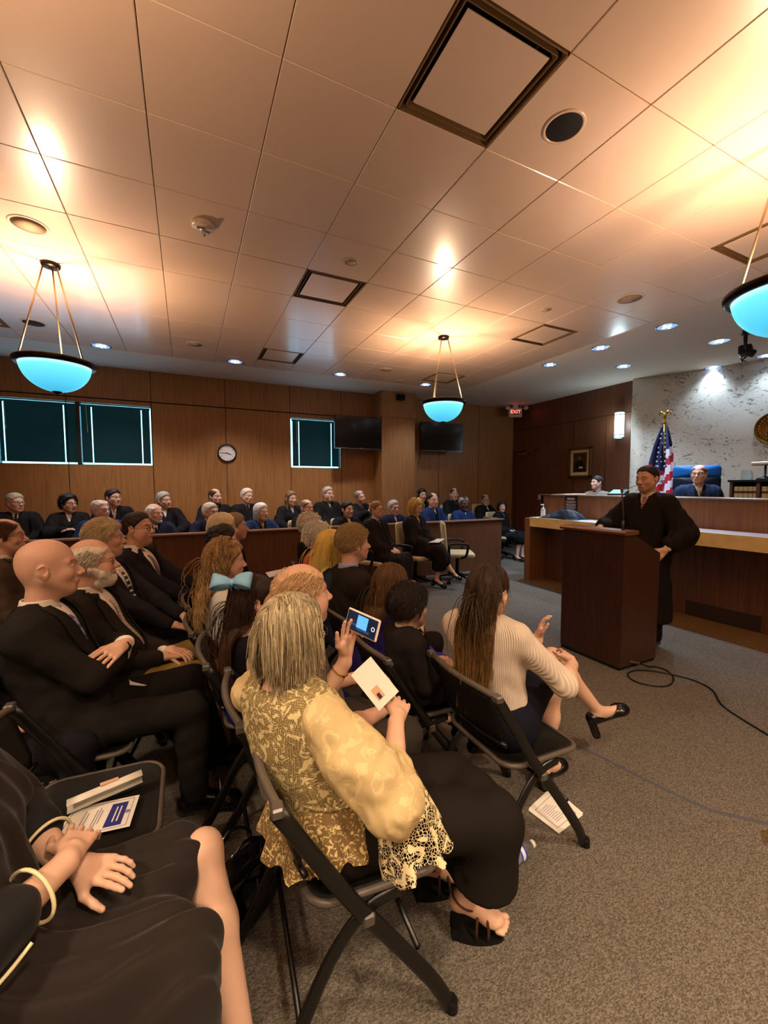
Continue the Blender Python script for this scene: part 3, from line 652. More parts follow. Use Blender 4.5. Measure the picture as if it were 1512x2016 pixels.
# ---------------------------------------------------------------- lectern
e = empty('lectern', (3.28, 2.5, 0), 0, 'tall dark mahogany lectern with a sloped side and rounded trim', 'lectern')
prof = [(0, .03), (.49, .03), (.50, .98), (.14, 1.16), (0, 1.16)]
m = MB(); m.bb((.002, -.284, .0), (.03, .284, 1.165)); m.build('front_panel', M_LECT, e)
for y0, y1 in ((-.31, -.285), (.285, .31)): m = MB(); m.prism(prof, y0, y1, 'y'); m.build('side_panel', M_LECT, e, fix=True)
m = MB(); m.prism([(-.015, 1.165), (.15, 1.165), (.165, 1.185), (.15, 1.20), (-.01, 1.20), (-.028, 1.185)], -.33, .33, 'y'); m.build('top_trim', M_LECTTOP, e, fix=True)
m = MB(); m.prism([(.13, 1.14), (.49, .96), (.49, .975), (.14, 1.157)], -.285, .285, 'y'); m.build('reading_surface', M_LECT, e, fix=True)
m = MB(); m.bb((.02, -.29, .5), (.47, .29, .52)); m.build('shelf', M_LECT, e)
m = MB(); m.bb((-.006, -.300, 0), (.49, .300, .030), .003); m.build('base', M_DARK, e)
e = empty('lectern_microphone', (3.36, 2.26, 1.20), 0, 'slim grey gooseneck microphone standing on the lectern', 'microphone')
m = MB(); m.tube([(0, 0, 0), (0, 0, .08)], .012, 10); m.tube([(0, 0, .08), (-.0, .0, .14), (.0, .01, .22), (.02, .03, .29), (.03, .04, .33)], .006, 8); m.build('gooseneck', mat('mic_grey', '#4a4540', rough=.4, metal=.4), e, True)
m = MB(); m.tube([(.03, .04, .32), (.035, .045, .345), (.04, .05, .37)], [.009, .013, .009], 10); m.build('microphone_head', mat('mic_foam', '#6a4a3a', rough=.8), e, True)
# cable & plug
m = MB(); pts = [(3.47, 2.16, .05), (3.55, 2.12, .02), (3.63, 2.10, .008), (3.64, 2.02, .007), (3.56, 1.92, .007), (3.42, 1.86, .007), (3.31, 1.87, .007), (3.22, 1.96, .007), (3.22, 2.06, .007), (3.30, 2.13, .008), (3.42, 2.12, .014), (3.53, 2.04, .014),
    (3.62, 1.92, .007), (3.65, 1.80, .007), (3.60, 1.66, .007), (3.42, 1.52, .007), (3.33, 1.36, .007), (3.26, 1.19, .007), (3.15, .95, .007), (3.0, .7, .007)]
def smooth(pts, k=4):
    pts = [Vector(p) for p in pts]; out = []
    for i in range(len(pts)-1):
        a, b_, c, d_ = pts[max(i-1, 0)], pts[i], pts[i+1], pts[min(i+2, len(pts)-1)]
        for t in range(k):
            t /= k; out.append(.5*((2*b_)+(c-a)*t+(2*a-5*b_+4*c-d_)*t*t+(3*b_-a-3*c+d_)*t**3))
    return out+[pts[-1]]
m.tube(smooth(pts), .006, 6); e = m.build('floor_cable', M_BLACK, smooth=True); tag(e, 'black cable looping on the carpet from the lectern base', 'cable')
m = MB(); m.tube([(3.40, 2.19, .065), (3.48, 2.155, .05)], .011, 10); m.build('cable_connector', M_CHROME, e)
m = MB(); m.tube(smooth([(1.9, 1.86, .001), (2.094, 1.645, .001), (2.193, 1.223, .001), (2.257, 1.023, .001), (2.402, .862, .001), (2.6, .6, .001)]), .0018, 4, flat=6, up=(0, 0, 1)); m.build('trim_8', mat('carpet_seam', '#4a4a54', rough=.8), kind='structure')
# ---------------------------------------------------------------- jury box
e = empty('jury_rail', (0, 6.1, 0), 0, 'long low walnut panel rail enclosing the jury seats', 'railing')
m = MB(); m.bb((XL, .02, 0), (5.47, .06, .93)); m.bb((5.42, .06, 0), (5.47, .5, .93)); m.build('panel', M_RAIL, e)
m = MB(); m.bb((XL, -.02, .93), (5.50, .12, .955), .004); m.bb((5.40, .0, .93), (5.50, .5, .955), .004); m.build('cap_rail', M_CAP, e)
MB().bb((XL, 7.35, 0), (5.0, YF, .14)).build('trim_13', M_CARPB, kind='structure')
# ---------------------------------------------------------------- chairs
M_TUBE = mat('black_tube', '#0e0d0d', rough=.35, spec=.5); M_SEATP = mat('black_mesh_seat', '#15120f', rough=.45, bump=(700, .5)); M_RIM = mat('grey_chair_rim', '#5a5148', rough=.4)
M_HINGE = mat('hinge_grey', '#6a645e', rough=.35, metal=.5)
def rrect(hx, hy, r, n=5, curve=0):
    out = []
    for cx, cyy, a0 in ((hx-r, hy-r, 0), (-hx+r, hy-r, 90), (-hx+r, -hy+r, 180), (hx-r, -hy+r, 270)):
        for k in range(n+1): a = math.radians(a0+90*k/n); out.append((cx+r*math.cos(a), cyy+r*math.sin(a)))
    return out
def folding_chair(name='folding_chair'):
    e = empty(name)
    # seat: panel with raised rim
    P = rrect(.20, .215, .07); z = lambda x, y: .445-.02*(x-.28)*2+.012*(abs(y)/.2)**2-.03*max(0, (x-.40))*6*.3
    m = MB(); o = []
    for s_, dz in ((1, 0), (.96, .006), (.9, -.004), (.5, -.010), (.02, -.012)): o.append([(.285+p*s_, q*s_, z(.285+p*s_, q*s_)+dz) for p, q in P])
    o = [[(.285+p*s_, q*s_, z(.285+p*s_, q*s_)-.022) for p, q in P] for s_ in (.02, .95)]+o
    m.grid(o, True); m.build('seat', M_SEATP, e, True)
    m = MB(); m.tube([(.285+p*1.01, q*1.01, z(.285+p, q)-.006) for p, q in P], .011, 8, closed=True); m.build('seat_rim', M_RIM, e, True)
    # back
    def bx(y, z_): return -.035*(1-(y/.23)**2)*1.0+.01+(.785-z_)*.30
    m = MB(); zz = [.565, .60, .65, .70, .74, .772]; G = []
    for j, q in enumerate(zz):
        w = .205 if 0 < j < 5 else .185; G.append([(bx(w*t/8, q)+.0, w*t/8, q-(.02*(1-(t/8)**2)*0)) for t in range(-8, 9)])
    m.grid(G); b_ = m.build('backrest', M_SEATP, e, True); solid(b_, .012, 0)
    m = MB(); m.tube([(bx(.235*t/10, .785)-.004, .235*t/10, .785-.012*(abs(t)/10)**4) for t in range(-10, 11)], .013, 8); m.build('top_rail', M_RIM, e, True)
    m = MB(); m.tube([(bx(.21*t/8, .56), .21*t/8, .556) for t in range(-8, 9)], .010, 8); m.build('lower_rail', M_TUBE, e, True)
    for s in (-1, 1):
        y = s*.243
        m = MB(); m.tube(smooth([(.0, y*.97, .775), (.09, y, .63), (.19, y, .47), (.27, y, .36), (.37, y, .22), (.45, y, .10), (.50, y, .0)], 3), .0105, 10, flat=2.1, up=(0, 1, 0)); lg1 = m.build('leg', M_TUBE, e, True)
        m = MB(); m.tube(smooth([(.34, y*.90, .425), (.23, y*.90, .40), (.13, y*.92, .30), (.04, y*.96, .14), (-.05, y, .0)], 3), .0100, 10, flat=2.1, up=(0, 1, 0)); lg2 = m.build('leg', M_TUBE, e, True)
        m = MB(); m.box((.0, y*.96, .778), (.016, .02, .014), None, .005); m.build('hinge', M_HINGE, lg1); m = MB(); m.box((.235, y, .405), (.018, .014, .018), None, .006); m.build('hinge', M_HINGE, e)
        m = MB(); m.lathe([(.020, 0), (.019, .03), (.016, .035)], c=(.50, y, 0), n=12); m.build('foot_cap', M_BLACK, lg1); m = MB(); m.lathe([(.020, 0), (.019, .03), (.016, .035)], c=(-.05, y, 0), n=12); m.build('foot_cap', M_BLACK, lg2)
    m = MB(); m.tube([(.05, -.235, .16), (.05, .235, .16)], .009, 8); m.build('cross_bar', M_TUBE, e, True); m = MB(); m.tube([(.39, -.235, .24), (.39, .235, .24)], .009, 8); m.build('cross_bar', M_TUBE, e, True)
    return e
FC = None
def put_chair(x, y, rz, lab, group='black folding chairs of the audience'):
    """x,y: middle of the back's top"""
    global FC
    if FC is None: FC = folding_chair(); c = FC
    else: c = dup(FC)
    c.location = (x, y, 0); c.rotation_euler = (0, 0, rz); tag(c, lab, 'chair', group); return c
M_CREAM = mat('cream_upholstery', '#c9b98c', rough=.6, sheen=.2, noise=(8, .05)); M_CBASE = mat('chair_base_black', '#111010', rough=.4)
def arm_chair():
    e = empty('conference_chair')
    def pad(hx, hy, t, f):
        P = rrect(hx, hy, .06); return [[f(p*s_, q*s_, dz*t) for p, q in P] for s_, dz in ((.05, -1), (.92, -1), (1, -.5), (1, .4), (.95, .95), (.6, 1), (.05, 1))]
    m = MB(); m.grid(pad(.24, .24, .035, lambda a, b_, c: (a+.02, b_, .46+c+.03*max(0, -a-.1))), True); m.build('seat', M_CREAM, e, True)
    m = MB(); m.grid(pad(.26, .215, .025, lambda a, b_, c: (-.22+c-.18*(a+.26)*.5-.02*(b_/.2)**2*-1, b_*(1-.12*(a+.1)), .74+a)), True); m.build('backrest', M_CREAM, e, True)
    for s in (-1, 1):
        m = MB(); m.tube(smooth([(-.16, s*.27, .42), (-.17, s*.28, .60), (-.12, s*.28, .655), (.08, s*.28, .655), (.13, s*.275, .62), (.10, s*.27, .46), (.02, s*.2, .42)], 4), .017, 8, flat=1.3); m.build('armrest', M_CBASE, e, True)
    m = MB(); m.tube([(0, 0, .40), (0, 0, .12)], .028, 12); m.box((0, 0, .42), (.12, .10, .015)); m.build('column', M_CBASE, e, True)
    m = MB()
    for q in range(5):
        a = math.radians(72*q+20); m.tube([(0, 0, .12), (.15*math.cos(a), .15*math.sin(a), .10), (.29*math.cos(a), .29*math.sin(a), .07)], [.03, .022, .015], 8)
    sb_ = m.build('star_base', M_CBASE, e, True)
    for q in range(5):
        a = math.radians(72*q+20); c_ = Vector((.29*math.cos(a), .29*math.sin(a), .028)); t = Vector((-math.sin(a), math.cos(a), 0))
        m = MB()
        for s in (-.016, .016): m.tube([c_+t*(s-.008), c_+t*(s+.008)], .028, 12)
        m.tube([c_+t*.03, c_-t*.03], .006, 6); m.tube([c_, c_+Vector((0, 0, .045))], .008, 6); m.build('caster', M_BLACK, sb_, True)
    return e
AC = None
def put_arm(x, y, rz, lab, z=0, group='cream conference chairs'):
    global AC
    if AC is None: AC = arm_chair(); c = AC
    else: c = dup(AC)
    c.location = (x, y, z); c.rotation_euler = (0, 0, rz); tag(c, lab, 'chair', group); return c
# ---------------------------------------------------------------- smooth solid modelling
def nz(P, f, seed=0):
    """cheap smooth 3d noise in -1..1 ; f = (fx, fy, fz)"""
    x, y, z = P[..., 0]*f[0]+seed*1.7, P[..., 1]*f[1]+seed*2.3, P[..., 2]*f[2]+seed*.9
    return (np.sin(x+1.3*np.sin(y*.7+z*.5))+np.sin(y*1.1+1.5*np.sin(z*.8+x*.4)+2)+np.sin(z*1.2+1.4*np.sin(x*.9-y*.6)+4))/3
def E_(c, r, k=.02, R=None): return ('e', np.array(c, float), np.array(r, float), R, k)
def C_(a, b, ra, rb=None, k=.02): return ('c', np.array(a, float), np.array(b, float), (ra, rb if rb is not None else ra), k)
def B_(c, h, rd=.01, k=.01, R=None): return ('b', np.array(c, float), np.array(h, float), (rd, R), k)
def _bbox(q):
    if q[0] == 'e' or q[0] == 'b':
        r = q[2].max()*1.0 if (q[3] is not None and (q[0] == 'e' or q[3][1] is not None)) else q[2]
        if q[0] == 'b': r = r*1.75 if np.isscalar(r) else r
        return q[1]-r, q[1]+r
    m = max(q[3]); return np.minimum(q[1], q[2])-m, np.maximum(q[1], q[2])+m
def _dist(q, P):
    if q[0] == 'e':
        p = P-q[1]
        if q[3] is not None: p = p @ q[3]
        k0 = np.sqrt(((p/q[2])**2).sum(-1)); k1 = np.sqrt(((p/q[2]**2)**2).sum(-1))+1e-9
        return k0*(k0-1)/k1
    if q[0] == 'c':
        ba = q[2]-q[1]; pa = P-q[1]; h = np.clip((pa @ ba)/(ba @ ba+1e-12), 0, 1)
        return np.sqrt(((pa-h[..., None]*ba)**2).sum(-1))-(q[3][0]+(q[3][1]-q[3][0])*h)
    p = P-q[1]
    if q[3][1] is not None: p = p @ q[3][1]
    d = np.abs(p)-(q[2]-q[3][0])
    return np.sqrt((np.maximum(d, 0)**2).sum(-1))+np.minimum(d.max(-1), 0)-q[3][0]
def smin(a, b, k):
    h = np.maximum(k-np.abs(a-b), 0)/k
    return np.minimum(a, b)-h*h*k*.25
def sd(prims, P, inf=0.):
    F = np.full(P.shape[:-1], .3)
    for q in prims: F = smin(F, _dist(q, P)-inf, q[4]+1e-6)
    return F
def nets(F, org, h):
    s = F < 0; nx, ny, nzz = F.shape
    c = np.zeros((nx-1, ny-1, nzz-1), int)
    for a in (0, 1):
        for b in (0, 1):
            for d in (0, 1): c += s[a:nx-1+a, b:ny-1+b, d:nzz-1+d]
    mx = (c > 0) & (c < 8); I, J, K = np.nonzero(mx); n = len(I)
    if n == 0: return np.zeros((0, 3)), np.zeros((0, 4), int)
    idx = -np.ones(mx.shape, int); idx[I, J, K] = np.arange(n)
    acc = np.zeros((n, 3)); cnt = np.zeros(n)
    cs = [(a, b, d) for a in (0, 1) for b in (0, 1) for d in (0, 1)]
    for u in cs:
        for ax in range(3):
            if u[ax]: continue
            v = list(u); v[ax] = 1
            fa = F[I+u[0], J+u[1], K+u[2]]; fb = F[I+v[0], J+v[1], K+v[2]]
            m = (fa < 0) != (fb < 0); t = np.where(m, fa/(fa-fb+1e-12), 0)
            p = np.tile(np.array(u, float), (n, 1)); p[:, ax] += t
            acc[m] += p[m]; cnt[m] += 1
    V = acc/cnt[:, None]+np.stack([I, J, K], 1); V = V*h+org
    Q = []
    for ax in range(3):
        o1, o2 = [(1, 2), (2, 0), (0, 1)][ax]
        sl = [slice(1, -1)]*3; sl[ax] = slice(0, -1); sh = list(sl); sh[ax] = slice(1, None)
        A = s[tuple(sl)]; B = s[tuple(sh)]; X = np.array(np.nonzero(A != B)).T
        if len(X) == 0: continue
        X = X+1; X[:, ax] -= 1
        w = A[tuple((X-np.array([0 if k == ax else 1 for k in range(3)])).T)]
        def g(d1, d2):
            Y = X.copy(); Y[:, o1] -= d1; Y[:, o2] -= d2; return idx[Y[:, 0], Y[:, 1], Y[:, 2]]
        q = np.stack([g(1, 1), g(0, 1), g(0, 0), g(1, 0)], 1)
        q[~w] = q[~w][:, ::-1]; Q.append(q)
    Q = np.concatenate(Q); return V, Q[(Q >= 0).all(1)]
def solidify(prims, res, inf=0., post=None, cuts=(), pad=.02):
    lo = np.min([_bbox(q)[0] for q in prims], 0)-inf-pad; hi = np.max([_bbox(q)[1] for q in prims], 0)+inf+pad
    n = np.ceil((hi-lo)/res).astype(int)+2
    ax = [lo[i]+res*np.arange(n[i]) for i in range(3)]
    F = np.full(n, .15)
    G = np.stack(np.meshgrid(*ax, indexing='ij'), -1)
    for q in prims:
        a, b = _bbox(q); m = q[4]+inf+res*2+.01
        i0 = np.clip(((a-m-lo)/res).astype(int), 0, n-1); i1 = np.clip(((b+m-lo)/res).astype(int)+2, 1, n)
        sl = tuple(slice(i0[k], i1[k]) for k in range(3))
        F[sl] = smin(F[sl], _dist(q, G[sl])-inf, q[4]+1e-6)
    if post is not None:
        # only near the surface
        m = np.abs(F) < .06; F2 = F[m]; F[m] = post(G[m], F2)
        far = (F < -.06)
        if far.any(): F[far] = np.maximum(F[far], np.minimum(post(G[far], F[far]), .05))
    for q in cuts:
        k = q[4]; a = -_dist(q, G); F = -smin(-F, -a, k) if k > 1e-4 else np.maximum(F, a)
    return nets(F, lo, res)
def mesh_from(name, parts, mats, parent=None, col=None, smooth=True):
    V = np.concatenate([p[0] for p in parts]); off = 0; Q = []; MI = []
    for p in parts:
        Q.append(p[1]+off); off += len(p[0]); MI.append(np.full(len(p[1]), p[2] if len(p) > 2 else 0))
    Q = np.concatenate(Q); MI = np.concatenate(MI); me = bpy.data.meshes.new(name)
    me.vertices.add(len(V)); me.vertices.foreach_set('co', V.astype(np.float32).ravel())
    k = Q.shape[1]; me.loops.add(Q.size); me.loops.foreach_set('vertex_index', Q.astype(np.int32).ravel())
    me.polygons.add(len(Q)); me.polygons.foreach_set('loop_start', (np.arange(len(Q))*k).astype(np.int32))
    me.polygons.foreach_set('material_index', MI.astype(np.int32)); me.update(calc_edges=True); me.validate()
    if col is not None:
        ca = me.color_attributes.new('Col', 'FLOAT_COLOR', 'POINT'); c4 = np.ones((len(V), 4), np.float32); c4[:, :3] = col; ca.data.foreach_set('color', c4.ravel())
    return link(name, me, mats, parent, smooth)
def rotm(yaw=0, pitch=0, roll=0):
    """columns: local axes; pitch>0 looks up, roll>0 tilts towards own right"""
    a, b, c = math.radians(yaw), math.radians(pitch), math.radians(roll)
    Rz = np.array([[math.cos(a), -math.sin(a), 0], [math.sin(a), math.cos(a), 0], [0, 0, 1]])
    Ry = np.array([[math.cos(b), 0, -math.sin(b)], [0, 1, 0], [math.sin(b), 0, math.cos(b)]])
    Rx = np.array([[1, 0, 0], [0, math.cos(c), -math.sin(c)], [0, math.sin(c), math.cos(c)]])
    return Rz @ Ry @ Rx
def lp(h): return np.array(lin(h) if isinstance(h, str) else h)
# ---------------------------------------------------------------- head
def head_prims(f):
    w = f.get('w', 1); jw = f.get('jaw', 1); ns = f.get('nose', 1); fem = f.get('fem', 0); fat = f.get('fat', 0)
    P = [E_((-.014, 0, .034), (.099, .077*w, .088), .02), E_((.028, 0, -.028), (.064, .062*w, .080), .03),
         E_((-.045, 0, -.012), (.055, .060*w, .06), .03)]
    for s in (-1, 1):
        P += [C_((-.004, s*.056*w, -.040), (.066, s*.020*jw, -.093), .021, .017, .03), E_((.058, s*.041*w, -.026), (.026, .022, .026), .02),
              C_((.083, s*.010, .021), (.066, s*.046*w, .024), .0105 if not fem else .008, .009, .018)]
        P += [E_((-.012, s*.079*w, -.008), (.019, .0075, .031), .006, rotm(s*18, 12)), C_((-.016, s*.072*w, -.01), (-.005, s*.076*w, -.01), .016, .012, .008),
              C_((-.028, s*.084*w, .012), (-.010, s*.084*w, .022), .0045, .0045, .004), C_((-.010, s*.084*w, .022), (.003, s*.080*w, .010), .0045, .004, .004), C_((-.028, s*.084*w, .012), (-.020, s*.081*w, -.022), .0045, .0045, .004)]
    P += [E_((.064, 0, -.098), (.024, .022*jw, .018), .022), C_((.050, 0, -.07), (.035, 0, -.095), .030, .03, .03)]
    P += [C_((.088, 0, .008), (.109, 0, -.026), .0075*ns, .0105*ns, .012), E_((.109*ns**.2, 0, -.030), (.0125*ns, .0120*ns, .0105*ns), .010)]
    for s in (-1, 1): P += [E_((.100, s*.0125*ns, -.034), (.011, .0075, .0075), .006)]
    P += [E_((.084, 0, -.060), (.016, .028, .016), .014), E_((.0955, 0, -.0575), (.0085, .022, .0050), .0045), E_((.0935, 0, -.0680), (.0090, .019, .0060), .0045)]
    if fat: P += [E_((.035, 0, -.105), (.05, .055, .03), .03)]+[E_((.045, s*.05, -.05), (.035, .028, .04), .03) for s in (-1, 1)]
    return P
def head_post(f):
    def post(G, F):
        # eye sockets, then lids with eyeballs
        for s in (-1, 1):
            d = np.sqrt(((G-np.array([.101, s*.032, .001]))**2/np.array([1, 1.5, .8])).sum(-1))-.0165
            F = -smin(-F, d, .012)
            e = np.sqrt(((G-np.array([.0735, s*.0315, -.0005]))**2).sum(-1))-.0138; F = smin(F, e, .003)
            lid = np.sqrt((((G-np.array([.0745, s*.0315, .0030]))/np.array([1, 1.15, .75]))**2).sum(-1))-.0150
            lid = np.maximum(lid, -(G[..., 2]-.0048)); F = smin(F, lid, .003)
            lo = np.sqrt((((G-np.array([.0740, s*.0315, -.004]))/np.array([1, 1.15, .75]))**2).sum(-1))-.0142
            lo = np.maximum(lo, (G[..., 2]+.0072)); F = smin(F, lo, .003)
            if f.get('pin'):
                pass
        # mouth line, ear bowl
        m = np.maximum(np.abs(G[..., 2]+.0628-(.0015*(np.abs(G[..., 1])/.02)**2))-.0009, np.abs(G[..., 1])-.021); m = np.maximum(m, .086-G[..., 0])
        F = -smin(-F, m, .003)
        for s in (-1, 1):
            d = np.sqrt((((G-np.array([-.008, s*.0875*f.get('w', 1), -.002]))/np.array([1, .55, 1.5]))**2).sum(-1))-.0095; F = -smin(-F, d, .004)
        return F
    return post
def skin_of(f):
    c = lp(f.get('skin', '#c48d68')); return c if c.sum() < .3 else c*.5+np.array([.72, .50, .40])*.5
def head_color(V, f):
    sk = skin_of(f); n = len(V); C = np.tile(sk, (n, 1)); x, y, z = V.T; ay = np.abs(y)
    def mixc(m, c): nonlocal C; C = C*(1-m[:, None])+np.array(c)*m[:, None]
    g = lambda cx, cy, cz, r, k=1: np.clip(1-np.sqrt((x-cx)**2+(ay-cy)**2+(z-cz)**2)/r, 0, 1)*k
    mixc(g(.07, .042, -.03, .04, .35)+g(.112, 0, -.03, .02, .15)+g(-.01, .085, -.01, .03, .3), sk*np.array([1.12, .72, .66]))
    mixc(np.clip(nz(V, (60, 60, 60))*.12, 0, 1), sk*np.array([1.0, .8, .75]))
    lips = (x > .085) & (ay < .0225) & (z < -.052) & (z > -.0745)
    mixc(lips*.75*np.clip((1-np.abs(z+.0632)/.0115)*3, 0, 1), lp(f.get('lips', '#a4604c')) if f.get('lips') else sk*np.array([.95, .6, .56]))
    bz = .0235+.006*np.clip(ay/.03, 0, 1)-.22*np.clip(ay-.038, 0, 1)*1.0; bw = .0040 if f.get('fem') else .0055
    br = (x > .05) & (ay > .011) & (ay < .052) & (np.abs(z-bz) < bw)
    mixc(br*.8, lp(f.get('brow', f.get('hairc', '#3a2a1c')))*.8)
    if f.get('stubble'):
        bd = np.clip((-.035-z+.3*np.clip(.03-x, 0, 1))/.02, 0, 1)*(x > -.015)*np.clip((z+.13)/.02, 0, 1); mixc(bd*f['stubble'], lp(f.get('beardc', '#6b4a38')))
    if f.get('buzz'):  # very short hair as a tint
        z_l = np.interp(x, HLX, HLZ); mixc(np.clip((z-z_l)/.012, 0, 1)*f['buzz']*np.clip((.11-z)/.02+ (ay > .045), .0, 1)*(ay < .079), lp(f.get('hairc', '#8a7a6a')))
    for s in (-1, 1):
        d = np.sqrt((x-.0735)**2+(y-s*.0315)**2+(z+.0005)**2); ey = (d < .0146) & (x > .079) & (z > -.0068) & (z < .0046) & (np.abs(y-s*.0315) < .0125)
        if f.get('closed'): continue
        C[ey] = (.62, .58, .54); gy = f.get('gaze', 0)*.003
        ir = ey & (((y-s*.0315-gy)**2+(z+.0008)**2) < .0056**2); C[ir] = (.05, .03, .02)
        ln = (d < .0165) & (x > .078) & (np.abs(z-.0052) < .0016) & (np.abs(y-s*.0315) < .0135); C[ln] = C[ln]*.55
    return np.clip(C, 0, 1)
HLX = [-.13, -.10, -.06, -.03, -.018, .002, .010, .022, .030, .05, .070, .082, .12]
HLZ = [-.060, -.070, -.062, -.052, -.02, .020, -.022, -.018, .020, .040, .062, .076, .085]
def hair_short(f, res, t=.011):
    hl = f.get('recede', 0); w = f.get('w', 1)
    P = [E_((-.016, 0, .036), (.099+t, .077*w+t, .088+t*1.15), .02), E_((-.048, 0, -.012), (.056+t*.8, .060*w+t*.8, .062), .03), E_((.01, 0, .05), (.075, .066*w+t, .062+t), .03)]
    def post(G, F):
        x, y, z = G[..., 0], G[..., 1], G[..., 2]; ay = np.abs(y)
        F = F+.0022*nz(G, (90, 60, 130), 3)*f.get('rough', 1)+.003*nz(G, (40, 30, 50), 5)*f.get('rough', 1)
        zl = np.interp(x+hl*.9, HLX, HLZ)+.004*nz(G, (120, 120, 120), 1)+hl*.1*(x > .02)
        part = f.get('part', 0)
        F = np.maximum(F+t*1.0*np.clip(1-(z-zl)/.022, 0, 1)**1.5, (zl-z)*.7)
        if f.get('balding'):
            b = f['balding']; d = np.sqrt((((G-np.array([.03-.04*b, 0, .125]))/np.array([.075+.06*b, .028+.034*b, .05+.028*b]))**2).sum(-1))-1; F = np.maximum(F+t*np.clip(1-d/.45, 0, 1), -d*.04+.003*nz(G, (130, 130, 130), 8))
        ear = np.sqrt((((G-np.array([-.006, np.sign(y+1e-9)*.085, -.012]))/np.array([1, 1, 1.6])[...,:])**2).sum(-1))-.021 if False else None
        return F
    return solidify(P, res, post=post)
def add_tubes(paths, radii, sides=4):
    """paths (n, m, 3), radii (n, m)"""
    n, m, _ = paths.shape; T = np.gradient(paths, axis=1); T /= np.linalg.norm(T, axis=2, keepdims=True)+1e-9
    up = np.tile(np.array([.3, .9, .2]), (n, m, 1)); A = np.cross(T, up); A /= np.linalg.norm(A, axis=2, keepdims=True)+1e-9; B = np.cross(T, A)
    w = 2*np.pi*np.arange(sides)/sides
    V = paths[:, :, None, :]+radii[:, :, None, None]*(A[:, :, None, :]*np.cos(w)[None, None, :, None]+B[:, :, None, :]*np.sin(w)[None, None, :, None])
    idx = np.arange(n*m*sides).reshape(n, m, sides); a = idx[:, :-1]; b = idx[:, 1:]
    Q = np.stack([a, np.roll(a, -1, 2), np.roll(b, -1, 2), b], -1).reshape(-1, 4)
    return V.reshape(-1, 3), Q
def strands(f, n, length, seed=1, wave=0, wfreq=30, r=.0035, step=.014, colliders=None, headT=None, back=.5, region=None, spread=.0, side=None, lift=.004, curl=0, gravity=.35, z0=-.02, jit=.04, maxw=.15):
    """long hair: paths in body space. headT=(R,t) maps head space to body space"""
    rs = np.random.RandomState(seed); R, t0 = headT; pts = []; w = f.get('w', 1)
    cen = np.array([-.014, 0, .034]); rad = np.array([.101, .079*w, .090])
    while len(pts) < n:
        d = rs.normal(size=3); d /= np.linalg.norm(d); p = cen+rad*d
        if p[2] < np.interp(p[0], HLX, HLZ)+.004 or p[2] < z0: continue
        if region and not region(p): continue
        pts.append(p)
    P0 = np.array(pts); N0 = (P0-cen)/rad**2; N0 /= np.linalg.norm(N0, axis=1, keepdims=True)
    flow = np.tile(np.array([-back, 0, -.6]), (n, 1)); flow[:, 1] += np.sign(P0[:, 1])*(.55 if side is None else side)*np.clip(1-np.abs(P0[:, 1])/.06, 0, 1)
    D = flow-N0*(flow*N0).sum(1, keepdims=True); D /= np.linalg.norm(D, axis=1, keepdims=True)+1e-9
    P = P0 @ R.T+t0; D = D @ R.T; L = length*(1+.18*rs.normal(size=n)); m = int(max(6, length/step)); path = [P.copy()]
    off = rs.uniform(0, 6.28, n); lf = lift*(1+rs.uniform(0, 2.2, n)); dn = np.array([0, 0, -1.])
    iR = R; bad = np.zeros(n, bool)
    for k in range(m):
        s = L/m
        D = D*(1-gravity)+dn*gravity+rs.normal(size=(n, 3))*jit; D /= np.linalg.norm(D, axis=1, keepdims=True)
        P = P+D*s[:, None]
        H_ = (P-t0) @ iR                                           # keep outside the skull
        q = (H_-cen)/(rad+lf[:, None]); l = np.linalg.norm(q, axis=1); ins = l < 1
        H_[ins] = cen+(H_[ins]-cen)/l[ins][:, None]; P = H_ @ R.T+t0
        if region is not None and False: pass
        fwd = (H_[:, 0] > .045) & (H_[:, 2] < .05)                 # keep off the face
        if fwd.any(): P[fwd] += (np.array([-.5, 0, 0])*s[fwd][:, None]) @ R.T+((np.sign(H_[fwd, 1])[:, None]*np.array([0, .5, 0])*s[fwd][:, None]) @ R.T)
        if colliders:
            d = sd(colliders, P); c = d < lf*.8
            if c.any():
                e = 1e-3; g = np.stack([sd(colliders, P[c]+np.eye(3)[a]*e)-d[c] for a in range(3)], 1); g /= np.linalg.norm(g, axis=1, keepdims=True)+1e-9
                P[c] += g*(lf[c]*.8-d[c])[:, None]
        path.append(P.copy())
        bad |= ((H_[:, 0] > .052) & (H_[:, 2] < .03)) | (np.abs(H_[:, 1]) > maxw) | (H_[:, 0] > .105)
    keep = ~bad; X = np.stack(path, 1)[keep]; off = off[keep]; n = int(keep.sum()); tt = np.linspace(0, 1, X.shape[1])
    if wave:
        T = np.gradient(X, axis=1); a = np.cross(T, np.array([0, 0, 1.])+rs.normal(size=(n, 1, 3))*.2); a /= np.linalg.norm(a, axis=2, keepdims=True)+1e-9
        b = np.cross(T, a); b /= np.linalg.norm(b, axis=2, keepdims=True)+1e-9
        ph = off[:, None]+wfreq*length*tt[None]; am = wave*np.clip(tt*2.2, 0, 1)[None, :, None]
        X = X+a*np.sin(ph)[..., None]*am+b*np.cos(ph)[..., None]*am*curl
    RR = r*(1-.75*tt[None]**2)*(.7+.6*rs.rand(n, 1)); V, Q = add_tubes(X, RR)
    c0, c1 = lp(f.get('hairc', '#4a3424')), lp(f.get('hairc2', f.get('hairc', '#4a3424')))
    mixv = np.clip(rs.rand(n, 1)*f.get('mixr', .5)+tt[None]**3*f.get('ombre', 0)+.0, 0, 1); sh = (.75+.5*rs.rand(n, 1))*np.ones_like(mixv)
    col = (c0[None, None]*(1-mixv[..., None])+c1[None, None]*mixv[..., None])*sh[..., None]
    col = np.repeat(col[:, :, None, :], 4, 2).reshape(-1, 3); return V, Q, col
